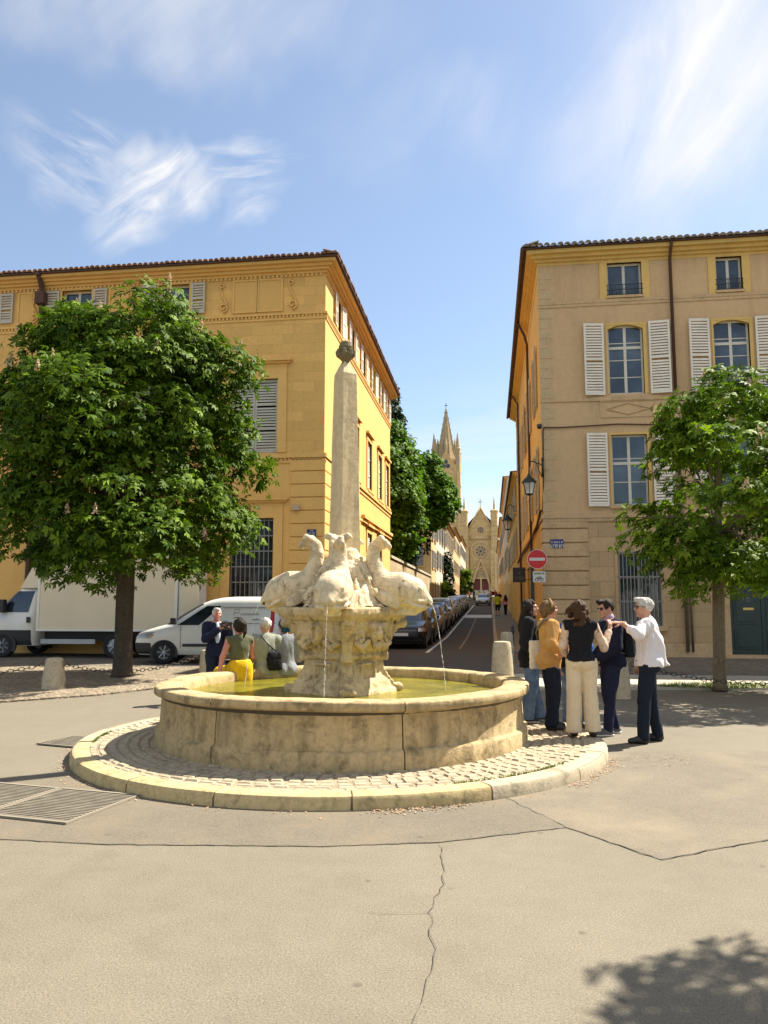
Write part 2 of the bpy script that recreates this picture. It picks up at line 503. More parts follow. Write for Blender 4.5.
# feathery cirrus: a bright core and fans of fine strands running out of it
core = strands(9, 30, 38, .30, .62, .9); fan = strands(7, 34, -20, .36, .72, 1.0); side = strands(8, 50, 6, .42, .68, .5)
cl = M2('MULTIPLY', blob(-25.6, 27.2, 5.6, 2.6, 42, .10), M2('ADD', M2('MULTIPLY', core, .95), .2))
cl = mx(cl, M2('MULTIPLY', blob(-24.0, 28.8, 6.0, 2.4, 8, .14), M2('ADD', M2('MULTIPLY', core, .85), .18)))
cl = mx(cl, M2('MULTIPLY', blob(-30.0, 28.4, 8.0, 2.8, -20, .16), M2('MULTIPLY', fan, .8)))
cl = mx(cl, M2('MULTIPLY', M2('POWER', blob(-19.5, 29.8, 7.0, 2.2, 10, .10), .7), M2('MULTIPLY', side, .75)))
cl = mx(cl, M2('MULTIPLY', blob(-18.0, 27.4, 4.2, 1.6, 28, .16), M2('MULTIPLY', core, .55)))
cl = mx(cl, M2('MULTIPLY', blob(17, 34, 18, 12, 30, .16), M2('ADD', M2('MULTIPLY', soft, 1.0), .36)))
cl = mx(cl, M2('MULTIPLY', blob(-25, 40, 24, 7, 0, .2), M2('ADD', M2('MULTIPLY', soft, .45), .2)))
cl = mx(cl, M2('MULTIPLY', blob(-2, 33, 14, 6, 0, .2), M2('MULTIPLY', soft, .32)))
cl = mx(cl, M2('MULTIPLY', blob(0, 9, 40, 8, 0, .08), M2('MULTIPLY', streak, .6)))
cl = mx(cl, M2('MULTIPLY', blob(0, 4, 90, 6.0, 0, .04), .5))
cl = M2('MINIMUM', cl, .93)
SKY = mixc(t, cl, mixc(t, .13, mixc(t, 1.0, sky.outputs[0], (.97, .985, .97), 'MULTIPLY'), (4.3, 4.5, 4.9)), (5.3, 5.25, 5.25))
back = N(t, 'ShaderNodeMapRange', interpolation_type='SMOOTHSTEP'); t.links.new(sx.outputs[1], back.inputs[0])   # unseen bright cloud bank, added behind the viewer to fill the shaded fronts
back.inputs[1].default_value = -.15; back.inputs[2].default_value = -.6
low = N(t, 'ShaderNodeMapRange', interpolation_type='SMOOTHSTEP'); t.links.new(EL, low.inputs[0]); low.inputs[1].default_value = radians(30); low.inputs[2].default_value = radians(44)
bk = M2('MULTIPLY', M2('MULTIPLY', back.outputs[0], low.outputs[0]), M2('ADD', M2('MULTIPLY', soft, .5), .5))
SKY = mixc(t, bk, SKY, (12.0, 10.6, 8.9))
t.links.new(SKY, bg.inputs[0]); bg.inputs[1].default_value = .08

cam = bpy.data.cameras.new('camera'); co = bpy.data.objects.new('camera', cam); C.objects.link(co); S.camera = co
cam.sensor_width = 36; cam.lens = 36 * 780 / 1024; cam.clip_start = .05; cam.clip_end = 3000
az, el = radians(7.759), radians(6.654)
fw = Vector((-sin(az) * cos(el), cos(az) * cos(el), sin(el)))
co.location = (0, 0, 1.65); co.rotation_euler = fw.to_track_quat('-Z', 'Y').to_euler()
S.view_settings.view_transform = 'Standard'; S.view_settings.look = 'None'
S.view_settings.exposure = 1.29; S.view_settings.gamma = 1
S.render.engine = 'CYCLES'; S.cycles.max_bounces = 7; S.cycles.diffuse_bounces = 4; S.cycles.glossy_bounces = 3; S.cycles.transparent_max_bounces = 8
S.cycles.caustics_reflective = False; S.cycles.caustics_refractive = False

# ------------------------------------------------------------------ shared materials
LIME = (.60, .46, .26)
M = dict(
    asphalt=asphalt('asphalt', (.18, .155, .113)),
    asphalt_dark=asphalt('asphalt_dark', (.15, .128, .094), dust=(.22, .17, .11)),
    asphalt_right=asphalt('asphalt_right', (.165, .139, .102), dust=(.26, .21, .14)),
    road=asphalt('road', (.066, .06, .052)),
    crack=plain('crack', (.10, .086, .066), .95),
    cobble=cobbles('cobble', (.27, .215, .145), .12),
    cobble_grey=cobbles('cobble_grey', (.2, .165, .12), .13),
    pave=stone('pave', (.46, .41, .32), dark=.7, big=.6, stain=.3, bump=.2),
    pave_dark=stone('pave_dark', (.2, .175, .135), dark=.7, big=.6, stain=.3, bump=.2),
    sett=stone('sett', (.40, .33, .225), dark=.5, big=1.5, fine=25, stain=.35, bump=.35),
    earth=stone('earth', (.30, .24, .16), bump=.2),
    kerb=stone('kerb', (.44, .37, .255), dark=.5, big=1.6, fine=22, stain=.6, bump=.4),
    kerb_yellow=stone('kerb_yellow', (.52, .40, .20), dark=.5, big=1.8, fine=22, stain=.65, bump=.4),
    lime=stone('limestone', LIME, dark=.42, big=1.6, fine=16, stain=.85, streak=.5, bump=.7),
    lime_pale=stone('limestone_pale', (.68, .56, .37), dark=.45, big=1.6, fine=16, stain=.6, streak=.35, bump=.6),
    basin=stone('basin_stone', (.48, .355, .185), dark=.5, big=1.4, fine=20, stain=.8, streak=.65, bump=.6),
    basin_in=stone('basin_inside', (.22, .2, .07), dark=.5, stain=.5, bump=.2),
    joint=plain('joint', (.07, .055, .035), .95),
    obelisk=stone('obelisk_stone', (.62, .49, .29), dark=.62, big=1.0, fine=14, stain=.3, streak=.25, bump=.35),
    cone=stone('cone_stone', (.2, .165, .09), dark=.5, big=5, fine=30, stain=.6, bump=.6),
    iron=plain('iron', (.19, .163, .12), .85, .2, .3, 8, .2),
    black=plain('black_paint', (.02, .02, .022), .45),
    white=plain('white_paint', (.74, .72, .68), .5, 0, .05),
    roadpaint_worn=plain('road_paint_worn', (.2, .18, .15), .85, 0, .3, 6),
    roadpaint_and_sun=plain('road_paint_and_sun_band', (.62, .6, .55), .8, 0, .25, 6),  # white lines, also the sunlight painted across the far street
    glass=glass('window_glass'),
    zinc=plain('zinc', (.2, .19, .18), .5, .6, .2),
)

# ------------------------------------------------------------------ ground
def gz(y): return max(0.0, .022 * (y - 38))
def sheet(name, poly, mat, dz=.004, kind='structure', th=0):
    b = MB(); n = len(poly)
    P = [(x, y, gz(y) + dz) for x, y in poly]
    b.add(P, [tuple(range(n))])
    if th:
        for i in range(n):
            a, c = P[i], P[(i + 1) % n]
            b.quad((a[0], a[1], a[2] - th), (c[0], c[1], c[2] - th), c, a)
    o = b.build(name, M[mat] if isinstance(mat, str) else mat, recalc=False)
    return tag(o, kind=kind)

b = MB()
ys = [-120, 0, 38, 120, 260, 900]
for i in range(len(ys) - 1):
    a, c = ys[i], ys[i + 1]
    for x0, x1 in ((-500, -40), (-40, 40), (40, 500)):
        b.quad((x0, a, gz(a)), (x1, a, gz(a)), (x1, c, gz(c)), (x0, c, gz(c)))
tag(b.build('ground', M['asphalt']), kind='structure')

FC = Vector((-1.75, 9.3, 0))       # fountain axis
# darker relaid asphalt round the fountain, browner one on the right
sheet('asphalt_patch', [(-5.6, 5.35), (-2.69, 5.27), (-1.18, 5.43), (-.38, 5.63), (.53, 6.12), (.05, 7.06), (-.4, 7.4), (-1.7, 8), (-3.5, 7.5), (-5.4, 6.9)], 'asphalt_dark', .004)
sheet('asphalt_patch', [(.53, 6.12), (1.06, 5.46), (1.9, 6.01), (6.5, 8.6), (7.5, 9.9), (3.03, 9.44), (1.62, 9.25), (1.0, 9.0), (.2, 8.2), (.05, 7.06)], 'asphalt_right', .004)
def crackline(pts, w, seed, name='pavement_crack', mat='crack', dz=.008):
    rg = random.Random(seed); P = []
    for i in range(len(pts) - 1):
        a, c = Vector((*pts[i], 0)), Vector((*pts[i + 1], 0)); n = max(2, int((c - a).length / .07))
        d = (c - a).normalized(); q = Vector((-d.y, d.x, 0))
        for k in range(n): P.append((a + (c - a) * (k / n) + q * rg.uniform(-.014, .014), q))
    b = MB()
    for i in range(len(P) - 1):
        (p, q), (p2, q2) = P[i], P[i + 1]; w1 = w * rg.uniform(.4, 1.2)
        b.quad(*[(v.x, v.y, gz(v.y) + dz) for v in (p - q * w1, p2 - q2 * w1, p2 + q2 * w1, p + q * w1)])
    return tag(b.build(name, M[mat]), kind='structure')
crackline([(-.37, 5.58), (-.30, 4.9), (-.35, 4.4), (-.28, 3.8), (-.33, 3.2), (-.25, 2.4)], .0028, 1)
crackline([(-5.6, 5.35), (-2.69, 5.27), (-1.18, 5.43), (-.38, 5.63), (.53, 6.12)], .0035, 2)
crackline([(.05, 7.06), (.53, 6.12), (1.06, 5.46)], .004, 3)
crackline([(1.06, 5.46), (1.9, 6.01), (6.5, 8.6)], .0055, 4)
crackline([(1.7, 9.27), (3.03, 9.44), (7.5, 9.9)], .0035, 5)
crackline([(-.35, 4.4), (-.6, 4.33), (-.75, 4.35)], .0018, 6)

# square's verges, pavements, roadway of the street
sheet('cobbled_verge', [(-40, 9.2), (-14, 11.4), (-8.1, 12.26), (-7.0, 13.4), (-6.3, 14.8), (-5.9, 16.6), (-6.1, 18.4), (-7, 19.4), (-40, 17.6)], 'cobble', .03, th=.04)
sheet('cobbled_forecourt', [(-40, 17.6), (-7, 19.4), (-5.4, 20.6), (-5.3, 24.4), (-40, 24.4)], 'cobble_grey', .006)
sheet('pavement', [(.35, 15.9), (1.0, 15.5), (14, 16.9), (40, 19.5), (40, 22.3), (14, 19.6), (6, 18.5), (.3, 18.3)], 'pave', .05, th=.06)
sheet('cobbled_pavement', [(.3, 18.32), (6, 18.52), (14, 19.62), (40, 22.32), (40, 24.9), (1.6, 24.9), (1.6, 25.6), (.25, 25.6)], 'cobble_grey', .035, th=.05)
def strip(name, x0, x1, y0, y1, mat, dz, th=0, step=12):
    b = MB(); y = y0
    while y < y1:
        c = min(y + step, y1)
        if y < 38 < c: c = 38
        b.quad((x0, y, gz(y) + dz), (x1, y, gz(y) + dz), (x1, c, gz(c) + dz), (x0, c, gz(c) + dz))
        if th:
            b.quad((x0, c, gz(c) + dz), (x0, c, gz(c) + dz - th), (x0, y, gz(y) + dz - th), (x0, y, gz(y) + dz))
            b.quad((x1, y, gz(y) + dz), (x1, y, gz(y) + dz - th), (x1, c, gz(c) + dz - th), (x1, c, gz(c) + dz))
            if y == y0: b.quad((x0, y, gz(y) + dz - th), (x1, y, gz(y) + dz - th), (x1, y, gz(y) + dz), (x0, y, gz(y) + dz))
        y = c
    return tag(b.build(name, M[mat]), kind='structure')
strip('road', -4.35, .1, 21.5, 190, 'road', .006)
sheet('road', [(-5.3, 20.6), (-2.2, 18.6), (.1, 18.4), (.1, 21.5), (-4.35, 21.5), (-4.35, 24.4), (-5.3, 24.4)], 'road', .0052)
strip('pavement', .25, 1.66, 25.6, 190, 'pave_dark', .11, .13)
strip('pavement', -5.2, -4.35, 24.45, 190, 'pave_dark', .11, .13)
strip('kerb', .1, .25, 21.5, 190, 'kerb', .1, .12)
strip('road_marking_and_sun_band', -2.2, -2.08, 26.3, 100, 'roadpaint_and_sun', .012)
strip('road_marking_and_sun_band', -1.18, -1.1, 28.5, 60, 'roadpaint_worn', .011)
strip('road_marking_and_sun_band', -2.2, .05, 61, 67, 'roadpaint_and_sun', .013)  # sunlit gap in the shaded street, painted as a pale band

# fountain platform: earth bed, radial setts, kerb stones
b = MB(); b.lathe([(2.98, .0), (2.98, .11), (0, .112)], 96, FC[:2]); tag(b.build('platform_bed', M['earth']), kind='structure')
b = MB(); rg = random.Random(3)
r = 2.10
while r < 2.77:
    w = rg.uniform(.09, .12); n = int(2 * pi * r / rg.uniform(.12, .17))
    ph = rg.random()
    for i in range(n):
        a0 = 2 * pi * (i + ph + rg.uniform(-.1, .1)) / n; a1 = a0 + 2 * pi / n * rg.uniform(.82, .97)
        r0, r1 = r + rg.uniform(0, .008), r + w - rg.uniform(.008, .016); z = .120 + rg.uniform(-.005, .007)
        e = .016; ea = e / r
        def q(rr, aa, zz): return (FC.x + rr * cos(aa), FC.y + rr * sin(aa), zz)
        lo = [q(r0, a0, .08), q(r1, a0, .08), q(r1, a1, .08), q(r0, a1, .08)]
        mi_ = [q(r0 + .002, a0 + .002, z - .014), q(r1 - .002, a0 + .002, z - .014), q(r1 - .002, a1 - .002, z - .014), q(r0 + .002, a1 - .002, z - .014)]
        hi = [q(r0 + e, a0 + ea, z + rg.uniform(-.003, .003)), q(r1 - e, a0 + ea, z), q(r1 - e, a1 - ea, z), q(r0 + e, a1 - ea, z)]
        b.add(lo + mi_ + hi, [(0, 1, 5, 4), (1, 2, 6, 5), (2, 3, 7, 6), (3, 0, 4, 7), (4, 5, 9, 8), (5, 6, 10, 9), (6, 7, 11, 10), (7, 4, 8, 11), (8, 9, 10, 11)])
    r += w
tag(b.build('platform_setts', M['sett']), kind='structure')
b = MB(); rg = random.Random(5); a = radians(-100); i = 0
while a < radians(258):
    da = radians(rg.uniform(17, 25)); a1 = min(a + da, radians(260)); z = .118 + rg.uniform(-.008, .006)
    deg = (math.degrees(a) + 360) % 360
    yel = 190 < deg < 285
    b.lathe([(2.80, .05), (2.80, z - .015), (2.812, z - .002), (2.825, z), (2.955, z - .002), (2.985, z - .012), (3.0, z - .035), (3.005, -.01)], 8, FC[:2], a + .003, a1 - .003, mi=1 if yel else 0, ends=True)
    a = a1
o = b.build('kerb', [M['kerb'], M['kerb_yellow']], smooth=True, angle=35); tag(o, kind='structure')

# fallen blossom and leaf litter in the gutter, grass by the kerb and at the tree foot
def litter(name, spots, n, size, mats, seed, dz=.01, kind='stuff'):
    rg = np.random.RandomState(seed); V = []; F = []; mi = []
    for i in range(n):
        p = spots(rg); s = size * rg.uniform(.5, 1.4); a = rg.rand() * 6.3; tl = rg.uniform(-.4, .4)
        u = np.array([cos(a), sin(a), tl]) * s; v = np.array([-sin(a), cos(a), rg.uniform(-.4, .4)]) * s * .6
        c = np.array([p[0], p[1], p[2] + dz + s * .3]); k = len(V)
        V += [c - u, c - v, c + u, c + v]; F.append((k, k + 1, k + 2, k + 3)); mi.append(rg.randint(len(mats)))
    return tag(np_mesh(name, V, F, mats, matidx=mi), kind=kind)
M['lit1'] = plain('dry_blossom', (.42, .24, .12), .9); M['lit2'] = plain('dry_leaf', (.28, .17, .08), .9); M['lit3'] = plain('pale_petal', (.36, .27, .19), .9)
def gutter(rg):
    a = radians(rg.choice([rg.uniform(178, 250), rg.uniform(285, 300), rg.uniform(322, 350), rg.uniform(170, 345)])); r = 3.02 + abs(rg.normal()) * .07
    return FC.x + r * cos(a), FC.y + r * sin(a), 0
litter('fallen_blossom', gutter, 750, .011, [M['lit1'], M['lit2'], M['lit3']], 4)
def patchp(rg):
    a = rg.rand() * 6.28; r = .36 * sqrt(rg.rand()); return 1.75 + r * cos(a), 8.75 + r * sin(a) * .8, .004
litter('leaf_litter', patchp, 150, .009, [M['lit2'], M['lit3']], 5)
def underl(rg): return rg.uniform(-12, -6.2), rg.uniform(12.8, 17.5), .03
litter('fallen_leaves', underl, 400, .02, [M['lit1'], M['lit2'], M['lit3']], 6)
M['grass'] = leafmat('grass', (.07, .12, .015), (.2, .24, .05), .2)
def grass(name, spot, n, h, seed):
    rg = np.random.RandomState(seed); V = []; F = []; T = []
    for i in range(n):
        x, y, z = spot(rg); a = rg.rand() * 6.3; w = .006; hh = h * rg.uniform(.4, 1.2); lx, ly = rg.normal(size=2) * hh * .45
        k = len(V); V += [(x - w * cos(a), y - w * sin(a), z), (x + w * cos(a), y + w * sin(a), z), (x + lx, y + ly, z + hh)]
        F.append((k, k + 1, k + 2)); T.append(rg.rand())
    return tag(np_mesh(name, V, F, [M['grass']], tint=T), kind='stuff')
def foot(rg):
    a = rg.rand() * 6.28; r = sqrt(rg.rand()); return 4.3 + 1.15 * r * cos(a), 16.15 + .5 * r * sin(a) + .13 * r * cos(a), .05
grass('grass', foot, 1800, .07, 1)
def kerbg(rg):
    a = radians(rg.choice([rg.uniform(300, 330), rg.uniform(185, 200)])); r = 2.795 + rg.uniform(-.012, .012); return FC.x + r * cos(a), FC.y + r * sin(a), .115
grass('grass_tufts', kerbg, 700, .03, 2)

# drain covers: two ribbed cover plates left of the fountain, a gully grating behind, a round cover right
def grate(name, label, poly, bars, mat, dz, group=None, frame=.035, rim=.0):
    c = Vector((sum(p[0] for p in poly) / 4, sum(p[1] for p in poly) / 4, 0))
    r = thing(name, label, 'drain cover', (c.x, c.y, 0), 0, group)
    p = [Vector((*q, 0)) for q in poly]
    def at(u, v): return p[0] * (1 - u) * (1 - v) + p[1] * u * (1 - v) + p[2] * u * v + p[3] * (1 - u) * v
    Z = Vector((0, 0, dz))
    m = MB(); m.quad(*[at(u, v) + Z for u, v in ((0, 0), (1, 0), (1, 1), (0, 1))]); m.build('plate', M['iron_dark'], r, world=True)
    m = MB()
    for i in range(bars):
        v0, v1 = (i + .25) / bars, (i + .8) / bars
        a = [at(.02, v0), at(.98, v0), at(.98, v1), at(.02, v1)]
        m.prism([(q.x, q.y) for q in a], dz, dz + .012)
    m.build('rib', M['iron'], r, world=True, recalc=True)
    m = MB(); f = frame
    for (u0, v0, u1, v1) in ((0, 0, 1, f), (0, 1 - f, 1, 1), (0, f, f * .7, 1 - f), (1 - f * .7, f, 1, 1 - f)):
        a = [at(u0, v0), at(u1, v0), at(u1, v1), at(u0, v1)]
        m.prism([(q.x, q.y) for q in a], dz, dz + .016)
    m.build('frame', M['iron_frame'], r, world=True, recalc=True)
    return r
M['iron_dark'] = plain('iron_dark', (.13, .112, .084), .9); M['iron_frame'] = plain('iron_frame', (.24, .205, .15), .85)
grate('drain_cover', 'ribbed cast iron drain cover nearest the picture edge, left of its twin', [(-4.75, 5.95), (-3.97, 5.82), (-3.82, 6.72), (-4.6, 6.86)], 22, 'iron', .006, 'ribbed drain covers in the asphalt')
grate('drain_cover', 'ribbed cast iron drain cover beside the yellow kerb of the fountain', [(-3.95, 5.82), (-3.17, 5.68), (-3.0, 6.58), (-3.8, 6.72)], 22, 'iron', .006, 'ribbed drain covers in the asphalt')
grate('gully_grating', 'dark iron gully grating in the asphalt behind the left kerb', [(-5.3, 8.75), (-4.75, 8.6), (-4.62, 9.15), (-5.15, 9.3)], 9, 'iron', .008)
# ------------------------------------------------------------------ fountain
fount = thing('fountain', 'old stone fountain with round basin, dolphins, carved pedestal and obelisk', 'fountain', FC)
prof = [(2.0, .09), (2.21, .09), (2.21, .27), (2.195, .29), (2.165, .30), (2.16, .31), (2.155, .45), (2.145, .615), (2.155, .632), (2.185, .645), (2.20, .652), (2.225, .658), (2.232, .668),
        (2.232, .722), (2.224, .736), (2.20, .744), (2.08, .747), (1.96, .744), (1.93, .73), (1.915, .70), (1.91, .6), (1.9, .2)]
prof = [(r * .97, z) for r, z in prof]
bb = MB(); rg = random.Random(9)
nseg = 7; a0 = radians(-64)
def rimdz(a): return .006 * sin(3 * a + 1) + .004 * sin(7 * a)
for i in range(nseg):
    a, a1 = a0 + i * 2 * pi / nseg + .0035, a0 + (i + 1) * 2 * pi / nseg - .0035
    dz = rg.uniform(-.005, .005)
    s0 = len(bb.v)
    bb.lathe([(r, z + (dz if z > .5 else 0)) for r, z in prof], 26, (0, 0), a, a1, ends=True)
    for k in range(s0, len(bb.v)):          # hand-dressed, worn edges
        x, y, z = bb.v[k]; an = atan2(y, x); R = sqrt(x * x + y * y)
        w = .0025 * sin(23 * an + 9 * z) + .002 * sin(47 * an - 24 * z + 1) + .0016 * sin(91 * an + 40 * z)
        bb.v[k] = (x * (1 + w / R), y * (1 + w / R), z + (rimdz(an) + w * .6 if z > .3 else 0))
bb.build('basin', M['basin'], fount, smooth=True, angle=50)
jb = MB(); jb.lathe([(r * .97, z) for r, z in [(2.19, .1), (2.19, .27), (2.1, .35), (2.09, .57), (2.18, .64), (2.18, .7), (2.14, .725), (1.98, .725), (1.94, .7), (1.94, .2)]], 96)
jb.build('mortar_joint', M['joint'], fount, smooth=True)
fb = MB(); fb.lathe([(1.95, .40), (1.6, .36), (0, .35)], 64); fb.build('basin_floor', M['basin_in'], fount, smooth=True)

# water: murky yellow green, shallow
m, t, b_ = nt('water')
v = coords(t)
b_.inputs['Base Color'].default_value = (.20, .175, .018, 1); b_.inputs['Roughness'].default_value = .07; b_.inputs['Specular IOR Level'].default_value = .5
fx = noise(t, v, 2.2, 5, .6, .6)
t.links.new(ramp(t, fx, [(.3, (.16, .15, .016)), (.55, (.34, .30, .03)), (.75, (.45, .40, .08))]), b_.inputs['Base Color'])
wv = noise(t, v, 11, 5, .65, .6)
add_bump(t, b_, wv, .45, .05)
tr = t.nodes.new('ShaderNodeBsdfTransparent'); tr.inputs[0].default_value = (.9, .85, .4, 1)
ms = N(t, 'ShaderNodeMixShader'); ms.inputs[0].default_value = .72
t.links.new(tr.outputs[0], ms.inputs[1]); t.links.new(b_.outputs[0], ms.inputs[2]); t.links.new(ms.outputs[0], t.nodes['Material Output'].inputs[0])
M['water'] = m
wb = MB(); wb.lathe([(1.87, 0), (1.2, 0), (.3, 0)], 64); o = wb.build('water', M['water']); o.location = (FC.x, FC.y, .615); tag(o, kind='structure')

# pedestal
PH = radians(-75.5)
def prof_i(z, P): return np.interp(z, [p[1] for p in P], [p[0] for p in P])
V = Vol((-.92, -.92, .45), (.92, .92, 1.66), .0125)
X, Y_, Z = V.ax[0][:, None, None], V.ax[1][None, :, None], V.ax[2][None, None, :]
cu, su = cos(PH - pi / 4), sin(PH - pi / 4)
A = np.abs(X * cu + Y_ * su); B = np.abs(-X * su + Y_ * cu)
PP = [(.52, .5), (.52, .62), (.50, .655), (.47, .67), (.44, .74), (.37, .82), (.335, .9), (.325, .99), (.355, 1.0), (.375, 1.02), (.375, 1.05), (.36, 1.07), (.385, 1.12), (.43, 1.2), (.465, 1.3), (.485, 1.4), (.49, 1.44), (.52, 1.455), (.545, 1.48), (.56, 1.5), (.575, 1.515), (.58, 1.55), (.58, 1.59), (.565, 1.6)]
a = prof_i(Z, PP)
chm = 1.30 * a
d2 = np.maximum(np.maximum(A, B) - a, (A + B) / sqrt(2) - np.where((Z > 1.44), 1.36, np.where(Z > 1.07, 1.20, np.where(Z > 1.0, 1.3, 1.22))) * a)
V.D = np.maximum(np.maximum(d2 * .9, Z - 1.60), .5 - Z).astype(np.float32)
for k in range(4):
    q = PH + k * pi / 2; c, s = cos(q), sin(q); tx, ty = -s, c
    P = lambda r, w, z: (r * c + w * tx, r * s + w * ty, z)
    # corner console: small volute under the slab, flat strap narrowing to the waist, splayed foot
    Rk = [[c, -s, 0], [s, c, 0], [0, 0, 1]]
    for w in (-.045, .045) if k else (): V.cone(P(.70, w, 1.415), P(.70, w * .9, 1.415), .058, .058, .004)
    if k: V.cone(P(.70, -.05, 1.415), P(.70, .05, 1.415), .04, .04, .006)
    for i in range(9):
        f = i / 8; z = 1.42 - .34 * f; V.box(P(.655 - .175 * f - .03 * sin(pi * f), 0, z), (.04, .075 - .015 * f, .03), .012, .01, Rk)
    V.box(P(.475, 0, 1.02), (.05, .07, .045), .012, .006, Rk)
    for i in range(9):
        f = i / 8; z = .97 - .34 * f; V.box(P(.42 + .20 * f * f + .015 * f, 0, z), (.045, .065 + .02 * f, .03), .012, .012, Rk)
    V.cone(P(.655, -.05, .655), P(.655, .05, .655), .052, .052, .008)
    V.box(P(.66, 0, .55), (.13, .13, .06), .02, .006, Rk)
    # face panel between the corners: mask / cartouche, garland, rolls
    q2 = q + pi / 4; c, s = cos(q2), sin(q2); tx, ty = -s, c
    z0 = 1.27; r0 = .455
    if k % 2 == 0:
        V.ell(P(r0 + .02, 0, z0 + .03), (.1, .1, .13), .03)          # mask
        V.ell(P(r0 + .11, 0, z0 + .02), (.025, .03, .05), .02)
        for w in (-.05, .05):
            V.ell(P(r0 + .10, w, z0 + .07), (.03, .03, .018), .01, op='sub')
            V.ell(P(r0 + .06, w * 2.1, z0 + .1), (.05, .05, .06), .02)
        V.ell(P(r0 + .09, 0, z0 - .05), (.04, .045, .014), .008, op='sub')
        V.ell(P(r0 + .05, 0, z0 - .11), (.06, .06, .05), .02)
    else:
        V.ell(P(r0 + .0, 0, z0 + .03), (.09, .15, .13), .02); V.ell(P(r0 + .085, 0, z0 + .03), (.05, .1, .085), .02, op='sub')
        for w in (-.16, -.08, .0, .08, .16): V.cone(P(r0 + .0, w, z0 + .13), P(r0 - .03, w * .9, z0 - .13), .028, .02, .015)
    for sgn in (-1, 1):
        pts = []; 
        for i in range(15):
            ph = i / 14 * 1.6 * pi; rr = .085 * (1 - i / 20)
            pts.append(P(r0 + .0 - .04 * sgn * 0, sgn * (.24 + rr * cos(ph)), z0 - .02 + rr * sin(ph)))
        V.chain(pts, [.022] * 15, .01)
        V.chain([P(r0 + .02, sgn * .12, z0 - .06), P(r0 - .005, sgn * .2, z0 - .13), P(r0 + .0, sgn * .3, z0 - .08)], [.03, .035, .03], .015)
    # panel on the lower drum
    V.box(P(.345, 0, .86), (.05, .13, .1), .01, .01, [[c, -s, 0], [s, c, 0], [0, 0, 1]])
    V.box(P(.385, 0, .86), (.03, .10, .075), .01, .005, [[c, -s, 0], [s, c, 0], [0, 0, 1]], op='sub')
    V.box(P(.50, 0, .56), (.07, .33, .04), .015, .01, [[c, -s, 0], [s, c, 0], [0, 0, 1]])
V.wobble(.0016, 40, 3); V.wobble(.0012, 90, 4)
V.obj('pedestal', M['lime'], fount)

# dolphins: head down and outward, tail coiled up against the obelisk
def dolphin():
    V = Vol((.2, -.29, 1.52), (1.12, .29, 2.48), .0098)
    V.chain([(.80, 0, 1.765), (.67, 0, 1.80), (.53, 0, 1.825), (.44, 0, 1.89), (.39, 0, 1.985), (.36, 0, 2.10), (.345, 0, 2.22), (.365, 0, 2.32), (.42, 0, 2.362), (.475, 0, 2.335)],
            [.20, .208, .183, .142, .112, .09, .075, .064, .055, .04], .05)
    V.chain([(.86, 0, 1.72), (.95, 0, 1.685), (1.0, 0, 1.66)], [.14, .095, .06], .04)                     # snout
    for z, r, o in ((1.668, .028, 0), (1.605, .026, -.02)):                                                # rolled lips
        V.chain([(.78 + o, -.185, z + .05), (.88 + o, -.155, z + .01), (.96 + o, -.085, z - .005), (.99 + o, 0, z - .008), (.96 + o, .085, z - .005), (.88 + o, .155, z + .01), (.78 + o, .185, z + .05)], [.016, r, r, r * 1.1, r, r, .016], .012)
    V.chain([(.80, -.20, 1.675), (.90, -.155, 1.64), (.985, -.085, 1.632), (1.03, 0, 1.63), (.985, .085, 1.632), (.90, .155, 1.64), (.80, .20, 1.675)], [.006, .014, .017, .018, .017, .014, .006], .004, 'sub')
    V.chain([(.90, 0, 1.60), (.78, 0, 1.56), (.66, 0, 1.54)], [.06, .09, .1], .03)
    for sg in (-1, 1):
        V.ell((.875, sg * .135, 1.79), (.04, .03, .036), .006); V.chain([(.885 + .05 * cos(a), sg * (.142 + .004), 1.79 + .045 * sin(a)) for a in (-.6, .4, 1.2, 2.0, 2.8, 3.6)], [.006, .012, .015, .015, .012, .006], .006)
        V.ell((.89, sg * .163, 1.79), (.016, .008, .015), .003, op='sub')
        V.chain([(.72, sg * .175, 1.91), (.675, sg * .205, 1.82), (.69, sg * .20, 1.71)], [.008, .014, .008], .006, 'sub')   # gill
        q = np.array(Euler((0, .55, -sg * .18)).to_matrix()); V.ell((.53, sg * .20, 1.69), (.17, .026, .075), .012, q)                     # pectoral fin
        for d_ in (-.035, 0, .035): V.cone((.62, sg * .226, 1.69 + d_ * .6), (.42, sg * .226, 1.62 + d_ * 1.5), .004, .003, .003, 'sub')
        V.chain([(.40, 0, 2.35), (.43, sg * .06, 2.395), (.45, sg * .115, 2.42), (.475, sg * .165, 2.40)], [.055, .048, .036, .012], .02)
        V.chain([(.42, sg * .02, 2.37), (.49, sg * .045, 2.375), (.54, sg * .06, 2.33), (.545, sg * .055, 2.285)], [.048, .04, .028, .01], .015)
    X, Y_, Z = V.ax[0][:, None, None], V.ax[1][None, :, None], V.ax[2][None, None, :]
    body = np.clip((.70 - X) / .08, 0, 1) * np.clip((2.3 - Z) / .1, 0, 1)
    V.D = (V.D + body * .0028 * (np.sin(90 * (X + .8 * Z)) * np.sin(90 * (X * .6 - Z + .8 * np.abs(Y_))))).astype(np.float32)
    V.wobble(.0008, 40, 6)
    return V.mesh()
DP, DQ = dolphin()
dol = np_mesh('dolphin', DP, DQ, [M['lime_pale']], fount, True)
dol.rotation_euler = (0, 0, radians(-89))
for k in (1, 2, 3):
    c = dol.copy(); C.objects.link(c); c.rotation_euler = (0, 0, radians(-89 + 90 * k) + (.06, .0, -.1)[k - 1]); c.scale = (1, 1, (1, 1.0, 1.01)[k - 1])

